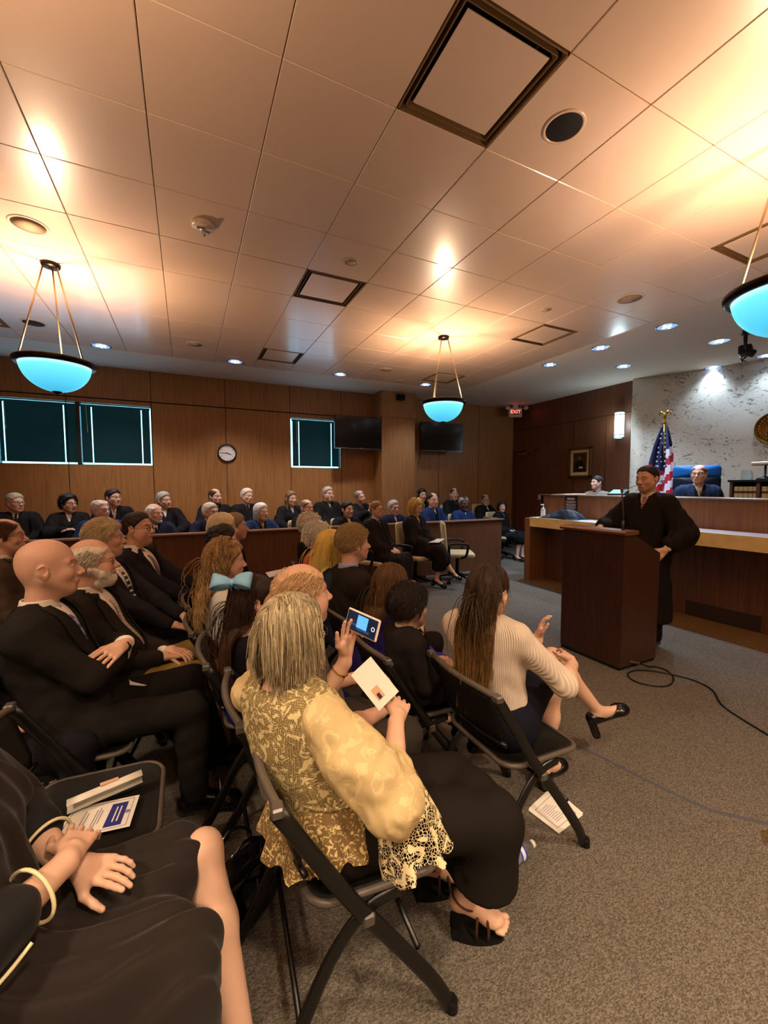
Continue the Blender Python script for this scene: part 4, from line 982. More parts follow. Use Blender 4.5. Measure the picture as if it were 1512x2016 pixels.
M_SKIN = mat('skin', '#c48d68', rough=.48, spec=.4, attr=True, bump=(420, .08)); nodes(M_SKIN)[2].inputs['Subsurface Weight'].default_value = .0
M_HAIR = mat('hair', '#444444', rough=.5, spec=.35, attr=True, bump=(220, .35), stretch=(1, 1, .25))
def cloth(name, col, rough=.85, **k):
    k.setdefault('bump', (600, .12)); return mat(name, col, rough=rough, spec=.15, **k)
# ---------------------------------------------------------------- people
def ik(a, b, l1, l2, pole):
    a, b = np.array(a, float), np.array(b, float); d = b-a; L_ = np.linalg.norm(d); L2 = min(L_, (l1+l2)*.999)
    b = a+d/L_*L2; x = (l1*l1-l2*l2+L2*L2)/(2*L2); h = math.sqrt(max(l1*l1-x*x, 0)); u = d/L_
    p = np.array(pole, float)-a; p -= u*(p @ u); p /= np.linalg.norm(p)+1e-9; return a+u*x+p*h, b
def hand_prims(w, d, n, side, curl=.5, s=1., thumb=.5, spread=.12, pin=None):
    """w wrist, d finger direction, n back-of-hand normal, side=+1 thumb towards +cross"""
    w = np.array(w, float); d = np.array(d, float); d /= np.linalg.norm(d); n = np.array(n, float); n -= d*(n @ d); n /= np.linalg.norm(n); t = np.cross(n, d)*side
    P = [C_(w-d*.02*s, w+d*.02*s, .024*s, .026*s, .015)]
    for q in (-.028, -.010, .010, .028): P.append(C_(w+d*.012*s+t*q*.6*s, w+(d*.082-n*.004)*s+t*q*s, .0135*s, .0118*s, .010))
    P.append(C_(w+d*.03*s+t*.02*s-n*.006*s, w+d*.055*s+t*.034*s-n*.014*s, .016*s, .014*s, .012))
    for i, (q, l, r) in enumerate(((-.031, .060, .0075), (-.0105, .074, .0085), (.0105, .080, .0088), (.031, .072, .0086))):
        cu = curl[3-i] if hasattr(curl, '__len__') else curl
        a = w+(d*.082-n*.004)*s+t*q*s; ang = cu*.45; sp = spread*q/.03
        for k, fl in enumerate((.45, .31, .24)):
            dd = d*math.cos(ang)-n*math.sin(ang)+t*sp; b = a+dd*l*fl*s; P.append(C_(a, b, r*(1-.07*k)*s, r*(.95-.07*k)*s, .0035)); a = b; ang += cu*.85
    a = w+d*.030*s+t*.026*s-n*.008*s; da = d*.62+t*(.85-.55*thumb)-n*(.15+.45*thumb); da /= np.linalg.norm(da)
    b = a+da*.042*s; db = d*.85+t*(.35-.35*thumb)-n*(.1+.5*thumb); db /= np.linalg.norm(db); c = b+db*.034*s; e = c+(db+d*.2)/np.linalg.norm(db+d*.2)*.026*s
    return P+[C_(a, b, .013*s, .0108*s, .010), C_(b, c, .0105*s, .0092*s, .004), C_(c, e, .0092*s, .0075*s, .003)]
def skeleton(p):
    """joints in local frame (x forward, y left, z up; origin on floor under the hips)"""
    st = p.get('stand', False); k = p.get('size', 1.); hz = p.get('hipz', .93*k if st else .53)
    hw = np.array(p['head_local'], float)             # head centre relative to hips column
    J = {'hip': np.array([0, 0, hz]), 'head': hw}
    J['neck'] = hw-np.array([.035, 0, .165])*k if not p.get('neck') is not None else np.array(p['neck'], float)
    J['chest'] = J['hip']*.35+J['neck']*.65+np.array([-.015, 0, 0]); J['belly'] = J['hip']*.68+J['neck']*.32+np.array([.0, 0, 0])
    sw = p.get('sw', (.150 if p.get('fem') else .165)+(.03 if p.get('far') == 2 else 0))*k; yaw = p.get('sh_yaw', 0); c, s = math.cos(math.radians(yaw)), math.sin(math.radians(yaw))
    sh0 = J['neck']+(J['hip']-J['neck'])*.13+np.array([-.01, 0, 0])
    for sd_, nm in ((1, 'L'), (-1, 'R')):
        J['sh'+nm] = sh0+sw*sd_*np.array([-s, c, 0]); J['hp'+nm] = J['hip']+np.array([0, sd_*.085*k, 0])
        if st: kn = (.02, sd_*.10, .50*k); an = (0, sd_*.11, .08)
        else: kn = (.43*k, sd_*.12, .50*max(k, .8)+.01); an = (.42*k, sd_*.12, .085)
        J['kn'+nm] = np.array(p.get('kn'+nm, kn), float); J['an'+nm] = np.array(p.get('an'+nm, an), float)
        J['to'+nm] = np.array(p.get('to'+nm, J['an'+nm]+np.array([.17*k, sd_*.03, -.055])), float)
        wt = p.get('wr'+nm, (.20*k, sd_*.07, .62)); J['el'+nm], J['wr'+nm] = ik(J['sh'+nm], wt, .285*k, .25*k, p.get('pole'+nm, J['sh'+nm]+np.array([-.25, sd_*.22, -.5])))
        dd = p.get('hd'+nm); J['hd'+nm] = np.array(dd if dd is not None else (J['wr'+nm]-J['el'+nm])*np.array([1, 1, .4]), float); J['hn'+nm] = np.array(p.get('hn'+nm, (0.05, 0, 1)), float)
    return J
def torso(J, p, i=0., w=1.):
    k = p.get('size', 1.); fat = p.get('fat', 0); fem = p.get('fem', 0)
    sx = J['shL']-J['shR']; sx = sx/np.linalg.norm(sx); yw = math.degrees(math.atan2(-sx[0], sx[1])); R = rotm(yw)
    P = [E_(J['hip']+np.array([-.015, 0, .02]), np.array([.125+.03*fat, .165*w+.03*fat, .125])*k+i, .07*k),
         E_(J['belly']+np.array([.01+.03*fat, 0, 0]), np.array([.112+.075*fat, .142*w+.05*fat, .15])*k+i, .08*k),
         E_(J['chest'], np.array([.112+.03*fat, .158*w+.02*fat, .165])*k+i, .08*k, R),
         C_(J['shL']-sx*.035*k, J['shR']+sx*.035*k, .062*k+i, .062*k+i, .07*k),
         E_(J['neck']+np.array([-.015, 0, -.035])*k, np.array([.065, .095, .055])*k+i*.6, .05*k, R)]
    if fem: P += [E_(J['chest']+np.array([.085, s*.065, -.01])*k, np.array([.055, .06, .06])*k+i, .04*k) for s in (-1, 1)]
    return P
def arms(J, p, r=(.046, .038, .036, .026), i=0., sides='LR', end=1., k=.03):
    P = []; z = p.get('size', 1.)
    for s in sides:
        a, b, c = J['sh'+s], J['el'+s], J['wr'+s]; c = b+(c-b)*end
        P += [C_(a, b, r[0]*z+i, r[1]*z+i, k), C_(b, b+(c-b)*.35, r[1]*z*.98+i, (r[2]+.002)*z+i, k), C_(b+(c-b)*.35, c, (r[2]+.002)*z+i, r[3]*z+i, k)]
    return P
def legs(J, p, r=(.082, .055, .048, .034), i=0., sides='LR', end=1., k=.03):
    P = []; z = p.get('size', 1.)
    for s in sides:
        a, b, c = J['hp'+s], J['kn'+s], J['an'+s]; c = b+(c-b)*end
        P += [C_(a, b, r[0]*z+i, r[1]*z+i, k), C_(b, b+(c-b)*.35, r[1]*z*.95+i, (r[1]*.98)*z+i, k), C_(b+(c-b)*.35, c, (r[1]*.98)*z+i, r[3]*z+i, k)]
    return P
def toes(J, s, z=1.):
    a, t = J['an'+s], J['to'+s]; d = np.array([t[0]-a[0], t[1]-a[1], 0]); d /= np.linalg.norm(d); y = np.array([-d[1], d[0], 0]); sg = 1 if s == 'L' else -1
    return [C_(t+y*q*.9-d*.01, t+y*q+d*l+np.array([0, 0, -.004]), r, r*.9, .004) for q, l, r in ((-sg*.024, .034, .0125), (-sg*.006, .034, .0095), (sg*.009, .028, .009), (sg*.022, .020, .0085), (sg*.034, .010, .008))]
def feet(J, p, i=0., sides='LR'):
    P = []; z = p.get('size', 1.)
    for s in sides:
        a, t = J['an'+s], J['to'+s]; d = t-a; n_ = d/np.linalg.norm(d); h = a-n_*.035*z-np.array([0, 0, .04])*z
        P += [C_(a, h, .033*z+i, .03*z+i, .02), C_(h, t, .030*z+i, .024*z+i, .02), C_(a, t, .030*z+i, .022*z+i, .02), E_(t-n_*.03, np.array([.04, .042, .022])*z+i, .02, None)]
    return P
NP = [0]
def person(p):
    NP[0] += 1; far = p.get('far', 1)                 # 2 = distant, 1 = middle, 0 = close
    hr = p.get('hres', [.0029, .0044, .0062][far]); br = [.010, .014, .017][far]; cr = p.get('cres', [.0085, .012, .015][far])
    f = p['face']; hx, hy, hz = p['head']; rz = p.get('rz', 0); lean = p.get('lean', -.02)
    a = math.radians(rz); fx, fy = hx-lean*math.cos(a), hy-lean*math.sin(a)
    fy += 0; zb = p.get('floor', 0)
    p['head_local'] = (lean, 0, hz-zb); J = skeleton(p); k = p.get('size', 1.)
    root = empty('person', (fx, fy, zb), a, p['label'], 'person', p.get('group'))
    hyaw = p.get('hyaw')
    if hyaw is None: hyaw = math.degrees(math.atan2(2.5-hy, 4.0-hx))
    if hyaw == 'cam': hyaw = math.degrees(math.atan2(-hy, -hx))
    R = rotm(hyaw-rz, p.get('hpitch', 0), p.get('hroll', 0)); hs = p.get('hs', k**.4*(1.16 if far == 2 else .97)); t0 = J['head']; HT = (R*hs, t0)
    skin = skin_of(f)
    # ---- body: one mesh
    nb = (J['neck']-t0) @ R/hs
    hp = head_prims(f)+[C_((-.022, 0, -.045), nb+np.array([-.0, 0, -.01]), .052 if not f.get('fem') else .045, .060 if not f.get('fem') else .050, .028)]
    V, Q = solidify(hp, hr/hs, post=head_post(f)); C = head_color(V, f); V = V @ (R.T*hs)+t0; parts = [(V, Q)]; cols = [C]
    bp = torso(J, p, -.012, .92)+arms(J, p)+[C_(J['neck'], J['head']-np.array([.02, 0, .08])*k, .05*k, .045*k, .03)]
    bl = p.get('skinlegs'); bp += legs(J, p, i=-.004)+feet(J, p, -.006)
    if p.get('toes'): fv, fq = solidify(feet(J, p, -.004)+toes(J, 'L')+toes(J, 'R')+legs(J, p, i=-.003, sides='LR')[1::3], .005); parts.append((fv, fq)); cols.append(np.tile(skin, (len(fv), 1)))
    bv, bq = solidify(bp, br); parts.append((bv, bq)); cols.append(np.tile(skin, (len(bv), 1)))
    if p.get('hands', True):
        hpz = []
        for s, sd_ in (('L', 1), ('R', -1)):
            if s in p.get('nohand', ''): continue
            q = hand_prims(J['wr'+s]+J['hd'+s]/np.linalg.norm(J['hd'+s])*.02, J['hd'+s], J['hn'+s], -sd_, p.get('curl'+s, p.get('curl', .5)), .96*k**.6*(1 if not p.get('fem') else .93), p.get('thumb'+s, .5))
            q = [C_(J['wr'+s]+(J['el'+s]-J['wr'+s])*.35, J['wr'+s], .033*k, .0255*k, .02)]+q
            v, qq = solidify(q, p.get('handres', [.0032, .005, .007][far])); parts.append((v, qq)); cc = np.tile(skin, (len(v), 1))*(1+.06*nz(v, (70, 70, 70)))[:, None]
            cols.append(cc)
    mesh_from('body', parts, M_SKIN, root, np.concatenate(cols))
    # ---- hair
    hk = f.get('hair', 'short'); HV = []; HC = []; hc = lp(f.get('hairc', '#4a3424')); hc2 = lp(f.get('hairc2', f.get('hairc', '#4a3424')))
    coll = torso(J, p, .03)+arms(J, p, (.06, .05, .045, .04))
    def cap(t=.011, **kw):
        ff = dict(f); ff.update(kw); v, q = hair_short(ff, hr*1.15/hs, t); m = np.clip(.5+.6*nz(v, (330, 240, 90), 2), 0, 1)[:, None]*.6
        m = m*f.get('mixr', .8); c = hc*(1-m)+hc2*m; HV.append((v @ (R.T*hs)+t0, q)); HC.append(c*(1+.15*nz(v, (260, 160, 60), 7))[:, None])
    def loc(n, L_, **kw): v, q, c = strands(f, n, L_, headT=(R*hs if False else R, t0), colliders=coll, **kw); HV.append((v, q)); HC.append(c)
    (globals().__setitem__('_hl', 1.45 if far == 2 else 1)); hc, hc2 = np.minimum(hc*_hl, .8), np.minimum(hc2*_hl, .8); dm = [1.6, .9, .4][far]*p.get('hdens', 1); fr = [1, 1.35, 2.0][far]  # _hl: distant hair colour raised to stand in for weak light there
    if hk == 'short': cap(f.get('t', .010 if far < 2 else .008)); 
    if hk == 'short' and far == 0 and not f.get('plain'): loc(int(1500*dm), f.get('sl', .035), r=.0016, step=.009, lift=.006, gravity=.10, back=.9, seed=3, region=(lambda q: not (f.get('balding') and ((q[0]-.03+.04*f['balding'])/(.085+.06*f['balding']))**2+(q[1]/(.034+.036*f['balding']))**2 < 1 and q[2] > .04)))
    if hk == 'bald': pass
    if hk == 'long': cap(.009, rough=.6); loc(int(2200*dm), f.get('len', .34), maxw=f.get('maxw', .115), r=.0016*fr, seed=4, wave=f.get('wave', .004), wfreq=f.get('wf', 25), back=f.get('back', .7), region=f.get('region'), lift=.003, jit=.012, gravity=.22, curl=f.get('curl', 0))
    if hk == 'bob': cap(f.get('t', .010)); loc(int(2600*dm), f.get('len', .20), r=.0014*fr, seed=5, wave=f.get('wave', .003), wfreq=30, back=f.get('back', .15), lift=f.get('lift', .004), region=f.get('region'), jit=.02, gravity=.25)
    if hk == 'curly': cap(f.get('t', .018), rough=3); loc(int(900*dm), f.get('len', .12), r=.0026*fr, seed=6, wave=.008, wfreq=70, curl=1, back=.3, lift=.010, gravity=.15)
    if hk == 'wavylong': cap(.014, rough=2); loc(int(1500*dm), f.get('len', .36), r=.0026*fr, seed=8, wave=.013, wfreq=42, curl=1, back=f.get('back', .6), region=f.get('region'), lift=.008, gravity=.2)
    for kk, vv in f.get('extra', {}).items(): loc(int(vv.pop('n')*dm), vv.pop('L'), **vv)
    if f.get('beard'):
        b_ = f['beard']; Pb = [C_((-.002, s*.058, -.03), (.060, s*.024, -.092), .0225+.009*b_, .020+.014*b_, .02) for s in (-1, 1)]+[E_((.048, s*.044, -.054), (.036, .038, .040), .02) for s in (-1, 1) if b_ > .5]+[E_((.035, 0, -.108), (.058, .062, .036), .02) for s in (1,) if b_ > .5]+[E_((.066, 0, -.100), (.030+.010*b_, .030+.01*b_, .020+.014*b_), .02), C_((.090, -.019, -.062), (.094, 0, -.0495), .0065, .007, .006), C_((.090, .019, -.062), (.094, 0, -.0495), .0065, .007, .006)]
        def bpst(G, F):
            x, y, z = G[..., 0], G[..., 1], G[..., 2]
            F = F+.0022*nz(G, (120, 120, 90), 4); F = np.maximum(F, z-(-.030+.022*b_+.6*np.clip(.02-x, 0, .06)-(.35-.25*min(b_, 1))*np.clip(x-.03, 0, .06)))
            m = np.maximum(np.abs(z+.0635)-.0058, np.abs(y)-.017); m = np.maximum(m, .084-x); F = np.maximum(F, -m)
            return np.maximum(F, -.018-x*1.0)
        v, q = solidify(Pb, hr/hs, post=bpst); HV2 = mesh_from('beard', [(v @ (R.T*hs)+t0, q)], M_HAIR, root, np.tile(lp(f.get('beardc', '#b0a89a')), (len(v), 1))*(1+.2*nz(v, (200, 200, 120)))[:, None])
    if HV: mesh_from('hair', HV, M_HAIR, root, np.clip(np.concatenate(HC), 0, 1))
    if f.get('glasses'):
        gc = f['glasses']; mm = mat('glasses_'+gc.strip('#'), gc, rough=.25, spec=.6); m = MB(); sc = fr if far else 1
        T = lambda q: tuple(np.array(q) @ (R.T*hs)+t0)
        for s in (-1, 1):
            pts = [(.0945-.004*abs(math.cos(w))*0-.10*max(0, abs(s*.033+.0225*math.cos(w))-.03)*.8, s*.033+.0235*math.cos(w), -.003+.0165*math.sin(w)) for w in np.linspace(0, 2*math.pi, 17)[:-1]]
            m.tube([T(q) for q in pts], .0013*sc, 5, closed=True)
            m.tube([T(q) for q in ((.090, s*.056, .003), (.078, s*.074*f.get('w', 1), .006), (.03, s*.079*f.get('w', 1), .006), (-.012, s*.083*f.get('w', 1), .004), (-.025, s*.083*f.get('w', 1), -.01))], .0013*sc, 5)
        m.tube([T(q) for q in ((.096, -.010, 0), (.1, 0, .003), (.096, .010, 0))], .0013*sc, 5); m.build('glasses', mm, root)
    # ---- clothes
    cl = p['clothes']; neckcut = C_(J['neck']+np.array([-.02, 0, -.03])*k, J['head']+np.array([.02, 0, -.02]), .058*k, .062*k, .004)
    front = lambda: J['chest']+np.array([.12, 0, 0])
    sx = J['shL']-J['shR']; yw = math.degrees(math.atan2(-sx[0], sx[1])); TR = rotm(yw); seed = NP[0]
    def vcut(depth, width):
        """V opening down the front"""
        zt = J['neck'][2]+.02
        def c(G, F):
            L_ = (G-J['neck']) @ TR; x, y, z = L_[..., 0], L_[..., 1], L_[..., 2]
            wv = np.interp(z, [-depth, .03], [0, width]); d = np.maximum(np.abs(y)-wv, -.0-x+.02)
            return np.maximum(F, -d*.8)
        return c
    def folds(A, fr_, sd0=0): return lambda G, F: F+A*nz(G, fr_, seed+sd0)
    def chain(*fs):
        def c(G, F):
            for g in fs: F = g(G, F)
            return F
        return c
    def make(nm, prims, m, post=None, cuts=(), res=None, col=None):
        v, q = solidify(prims, res or cr, post=post, cuts=cuts)
        return mesh_from(nm, [(v, q)], m, root)
    def collar(m, h=.045, w=0.0):
        nk = J['neck']; hd = J['head']; ax = (hd-np.array([.022, 0, .06])-nk); ax /= np.linalg.norm(ax); o = nk+np.array([-.01, 0, -.02])
        prims = [C_(o, o+ax*(h+.02), .070*k, .0625*k, .01)]; v, q = solidify(prims, [.0028, .004, .006][far], cuts=[C_(o-ax*.1, o+ax*.16, .0585*k, .0575*k, .002), B_(o+ax*(h+.06), (.2, .2, .04), .001, .002, None)])
        return v, q
    if cl.get('shirt'):
        ms = cloth('shirt_'+cl['shirt'].strip('#'), cl['shirt']); v, q = solidify(torso(J, p, .004)+arms(J, p, (.05, .044, .042, .034), .0, end=.97), cr, cuts=[neckcut]); v2, q2 = collar(ms)
        so = mesh_from('shirt', [(v, q)], ms, root); mesh_from('collar', [(v2, q2)], ms, so)
    if cl.get('tie') or cl.get('buttons'):
        # strip down the chest
        body = torso(J, p, .006); zs = np.linspace(J['neck'][2]-.005, J['neck'][2]-cl.get('tielen', .30), 12); pts = []
        for z_ in zs:
            xs = np.linspace(0, .34, 120); g = J['neck']+(np.stack([xs, xs*0, xs*0], 1)) @ TR.T; g[:, 2] = z_; d = sd(body, g); i_ = np.argmax(d > 0) if (d > 0).any() else 60
            i_ = len(d)-1-np.argmax((d < 0)[::-1]) if (d < 0).any() else 60; pts.append(g[min(i_+1, 119)]+TR @ np.array([.004, 0, 0]))
        pts[0] = J['neck']+TR @ np.array([.060, 0, .004]); pts[1] = J['neck']+TR @ np.array([.068, 0, -.022])
        m = MB(); m.tube([tuple(q) for q in pts], [.012, .017]+[.015+.012*t/10 for t in range(10)], 8, flat=.35, up=tuple(TR @ np.array([0, 1, 0]))) if False else None
        G_ = []
        for i_, q in enumerate(pts):
            w_ = [.016, .019][i_] if i_ < 2 else .014+.0022*(i_-2); th = .010 if i_ < 2 else .006; yv = TR @ np.array([0, 1, 0]); xv = TR @ np.array([1, 0, 0])
            G_.append([tuple(q+yv*w_*c_+xv*th*s_) for c_, s_ in ((-1, 0), (-.6, .8), (0, 1), (.6, .8), (1, 0), (0, -.6))])
        m.grid(G_, True); tm = cl.get('tiemat') or cloth('tie_'+cl['tie'].strip('#'), cl['tie'], .6, noise=(90, .5)); m.build('tie', tm, root, True)
    kind = cl.get('kind', 'suit')
    if kind == 'suit':
        mj = cloth('jacket_'+cl['jacket'].strip('#'), cl['jacket'], .9)
        pr_ = torso(J, p, .020)+arms(J, p, (.064, .056, .052, .043), .0, end=.95)+[C_(J['hpL'], J['hpL']*.75+J['knL']*.25, .10*k, .10*k, .05), C_(J['hpR'], J['hpR']*.75+J['knR']*.25, .10*k, .10*k, .05)]
        wr = lambda G, F: F+.0035*nz(G, (38, 34, 60), seed)+.0022*nz(G, (80, 60, 20), seed+3)
        jk = make('jacket', pr_, mj, chain(wr, vcut(cl.get('v', .30), cl.get('vw', .062))), [neckcut])
        # lapels
        m = MB(); body = torso(J, p, .024)
        for s in (-1, 1):
            A_ = []; 
            for i_ in range(9):
                t = i_/8; z_ = .025-(cl.get('v', .30)-.0)*t; wi = np.interp(z_, [-cl.get('v', .30), .03], [0, cl.get('vw', .062)]); wo = wi+.012+.045*math.sin(math.pi*min(1, t*1.0+.12))**.8*(1 if t < .98 else .2); row = []
                for y_ in (wi-.004, (wi+wo)/2, wo):
                    o = J['neck']+TR @ np.array([0, s*y_, z_]); xs = np.linspace(-.06, .32, 150); g = o+xs[:, None]*(TR @ np.array([1, 0, 0])); d = sd(body, g); ii = np.nonzero(d < 0)[0]
                    row.append(tuple(g[ii[-1] if len(ii) else 60]+(TR @ np.array([.006, 0, 0]))))
                A_.append(row)
            m.grid(A_)
        lo = m.build('lapel', mj, jk, True); solid(lo, .004, 0)
    if kind in ('suit', 'trousers') or cl.get('trousers'):
        mt = cloth('trousers_'+cl['trousers'].strip('#'), cl['trousers'], .9)
        wr = lambda G, F: F+.004*nz(G, (26, 40, 60), seed)+.003*nz(G, (60, 30, 14), seed+5)
        sdz = cl.get('trouser_sides', 'LR')
        make('trousers', torso(J, p, .008)[:1]+legs(J, p, (.092, .070, .066, .060), .0, end=.94, sides=sdz), mt, wr)
    if kind == 'robe':
        mr_ = cloth('robe_'+cl['robe'].strip('#'), cl['robe'], .8, bump=(60, .3), stretch=(1, 1, .15)); z_ = k
        P = torso(J, p, .032)
        for s in 'LR':
            if s in cl.get('nosleeve', ''): continue
            a_, b_, c_ = J['sh'+s], J['el'+s], J['wr'+s]; c_ = b_+(c_-b_)*cl.get('slv', .82); dr = np.array([0, 0, -1.])
            P += [C_(a_, b_, .082*z_, .092*z_, .05), C_(b_, c_, .082*z_, .066*z_, .04), C_(b_+dr*.03, c_*.5+b_*.5+dr*.05, .08*z_, .06*z_, .05), C_(a_+np.array([0, 0, -.05]), b_+dr*.02, .08, .09, .05)]
        if p.get('stand'):
            P += [C_(J['hip'], np.array([0, 0, .62]), .19, .20, .08), C_(np.array([0, .05, .62]), np.array([.0, .06, .30]), .17, .17, .06), C_(np.array([0, -.05, .62]), np.array([.0, -.06, .30]), .17, .17, .06)]
        else:
            for s in 'LR':
                h_, n_, a_ = J['hp'+s], J['kn'+s], J['an'+s]; m_ = n_+(a_-n_)*cl.get('hem', .62)
                P += [C_(h_, n_, .115*z_, .098*z_, .07), C_(n_, m_, .098*z_, .105*z_, .06)]
            P += [C_((J['knL']+J['knR'])/2, (J['knL']+(J['anL']-J['knL'])*cl.get('hem', .62)+J['knR']+(J['anR']-J['knR'])*cl.get('hem', .62))/2, .08, .10, .08)] if not cl.get('narrow') else []
        A = cl.get('foldA', .011)
        def fold(G, F):
            F = F+A*nz(G, (34, 60, 7), seed)*np.clip((J['neck'][2]+.0-G[..., 2])/.2, .2, 1)+A*.6*nz(G, (95, 110, 14), seed+2)
            if p.get('stand'): F = np.maximum(F, cl.get('hemz', .22)-G[..., 2]-0)
            else:
                hm = cl.get('hemz', .16); F = np.maximum(F, hm-G[..., 2])
            return F
        make('robe', P, mr_, chain(fold, vcut(cl.get('v', .13), cl.get('vw', .05))), [neckcut])
        if cl.get('panel'):   # dark band down the front
            mp_ = cloth('robe_'+cl['panel'].strip('#'), cl['panel']); 
            def fp(G, F):
                L_ = (G-J['neck']) @ TR; return np.maximum(np.maximum(fold(G, F), np.abs(L_[..., 1])-.055), -L_[..., 0])
            make('robe_front_panel', torso(J, p, .036), mp_, chain(fp, vcut(cl.get('v', .13), cl.get('vw', .05))), [neckcut])
    if kind == 'top':
        mt = cl.get('mat') or cloth('top_'+cl['top'].strip('#'), cl['top']); se = cl.get('slv', .5); P = torso(J, p, .010)
        if se > 0:
            for s in 'LR':
                a_, b_, c_ = J['sh'+s], J['el'+s], J['wr'+s]
                if se <= .5: P += [C_(a_, a_+(b_-a_)*min(1, se*2), .058*k, .053*k, .03)]
                else: P += [C_(a_, b_, .058*k, .053*k, .03), C_(b_, b_+(c_-b_)*(se*2-1), .053*k, .043*k, .03)]
        nc = [neckcut] if not cl.get('wide') else [E_(J['neck']+np.array([0, 0, .03]), (.10, .12, .075), .01)]
        make('top', P, mt, lambda G, F: F+.003*nz(G, (40, 40, 50), seed)+.002*nz(G, (80, 70, 30), seed+3), nc)
    if cl.get('skirt'):
        ms = cloth('skirt_'+cl['skirt'].strip('#'), cl['skirt']); kl = cl.get('sklen', 1.0); P = [E_(J['hip']+np.array([-.01, 0, .0]), (.155, .20, .13), .05)]
        for s in 'LR': P += [C_(J['hp'+s], J['hp'+s]+(J['kn'+s]-J['hp'+s])*kl, .11, cl.get('skr', .092), .08)]
        if cl.get('skdrop'): P += [C_(J['kn'+s]+np.array([-.02, 0, -.02]), J['kn'+s]+np.array([-.04, 0, -cl['skdrop']]), cl.get('skr', .085), .10, .06) for s in 'LR']+[C_(J['knL']*.5+J['knR']*.5, J['knL']*.5+J['knR']*.5+np.array([-.04, 0, -cl['skdrop']]), .08, .09, .06)]
        def skp(G, F):
            F = F+.005*nz(G, (24, 40, 18), seed)
            if cl.get('skdrop'): F = np.maximum(F, (min(J['knL'][2], J['knR'][2])-cl['skdrop'])-G[..., 2])
            return F
        make('skirt', P, ms, skp)
    if cl.get('shoes'):
        mh = mat('shoe_'+cl['shoes'].strip('#'), cl['shoes'], rough=.25, spec=.5)
        for s in 'LR':
            if s in cl.get('noshoe', ''): continue
            q = feet(J, p, .006, s)
            if cl.get('pumps'):
                a_, t_ = J['an'+s], J['to'+s]; q = q[1:2]+q[3:]
                d_ = (t_-a_)/np.linalg.norm(t_-a_); hl = a_-d_*.045-np.array([0, 0, .045]); 
                cut = [E_(a_+d_*.06+np.array([0, 0, .0]), (.075, .032, .042), .004)]
                v, qq = solidify(q, .006, cuts=cut); v2, q2 = solidify([C_(hl, hl+np.array(cl.get('heeld', (0, 0, -.06))), cl.get('heelr', .018), cl.get('heelr', .012), .01)], .006); sh_ = mesh_from('shoe', [(v, qq)], mh, root); mesh_from('heel', [(v2, q2)], mh, sh_)
            else: make('shoe', q, mh, res=[.006, .008, .012][far])
    return root, J, HT
# ---------------------------------------------------------------- the people
def H(px, py, **k): return tuple(at(px, py, **k))
SKN = '#d09a74'
M_TSTRIPE = mat('tie_dark_stripe', '#1c1a22', rough=.5); N, L, b = nodes(M_TSTRIPE)
def stripes(m, c1, c2, sc, rot=(0, .6, 0)):
    N, L, b = nodes(m); tc = N.new('ShaderNodeTexCoord'); mp = N.new('ShaderNodeMapping'); mp.inputs['Rotation'].default_value = rot
    w = N.new('ShaderNodeTexWave'); w.bands_direction = 'Z'; w.inputs['Scale'].default_value = sc; L.new(tc.outputs['Object'], mp.inputs[0]); L.new(mp.outputs[0], w.inputs['Vector'])
    cr = N.new('ShaderNodeValToRGB'); cr.color_ramp.interpolation = 'CONSTANT'; cr.color_ramp.elements[1].position = .72
    cr.color_ramp.elements[0].color = (*lin(c1), 1); cr.color_ramp.elements[1].color = (*lin(c2), 1); L.new(w.outputs['Fac'], cr.inputs[0]); L.new(cr.outputs[0], b.inputs['Base Color'])
stripes(M_TSTRIPE, '#1a1820', '#d8d0c8', 9)
M_TBLUE = mat('tie_pale_blue', '#8f98b8', rough=.5); stripes(M_TBLUE, '#8890b4', '#4a4f74', 6)
M_TRED = mat('tie_red_pattern', '#8c2a24', rough=.5); stripes(M_TRED, '#8c2a24', '#d8b8a0', 14)
R_BLACK, R_NAVY, R_BLUE = '#1a181a', '#1a2138', '#203562'
# --- jury box -------------------------------------------------------------
def juror(px, py, y, zb, face, lab, robe=R_BLACK, seat=None, **kw):
    h = at(px, py, y=y); cl = {**dict(kind='robe', robe=robe, shirt='#e6e2dc', shoes='#0c0a0a'), **kw.pop('cl', {})}
    rz = kw.pop('rz', -78); p = dict(label=lab, head=tuple(h), rz=rz, floor=zb, far=2, face=face, clothes=cl, **kw)
    p.setdefault('wrL', (.22, .12, .66)); p.setdefault('wrR', (.22, -.12, .66)); p.setdefault('poleL', (-.1, .9, .5)); p.setdefault('poleR', (-.1, -.9, .5))
    if h.z-zb > 1.27: p['size'] = kw.get('size', 1.05)
    r, J, HT = person(p)
    a = math.radians(rz); put_arm(r.location.x-.02*math.cos(a), r.location.y-.02*math.sin(a), a, seat or 'cream jury chair under '+' '.join(lab.split()[:11]), zb)
    return r
BK = dict(y=7.85, zb=.14)
juror(30, 990, face=dict(hair='short', hairc='#9a8f7c', glasses='#5a5a5a', skin='#cf9a80'), lab='person in black robe and dark tie, grey-blond hair, leftmost of the back jury row', cl=dict(tie='#15151c'), **BK)
juror(135, 992, fem=1, face=dict(hair='curly', hairc='#14100e', fem=1, glasses='#2a2a2a', skin='#bb8362', lips='#8c3838', len=.08), lab='person with black curly hair and glasses in black robe, hands clasped', cl=dict(), wrL=(.24, .04, .80), wrR=(.24, -.04, .80), **BK)
juror(223, 980, face=dict(hair='short', hairc='#2a1a12', skin='#cf9a80'), lab='person with dark hair and red patterned tie in the back jury row', cl=dict(tie='x', tiemat=M_TRED, v=.2), robe='#14131a', **BK)
juror(323, 985, face=dict(hair='short', hairc='#8a8680', skin='#c08a6c', balding=.0), lab='person with grey hair leaning, black robe, behind the bald white-bearded one', hroll=6, **BK)
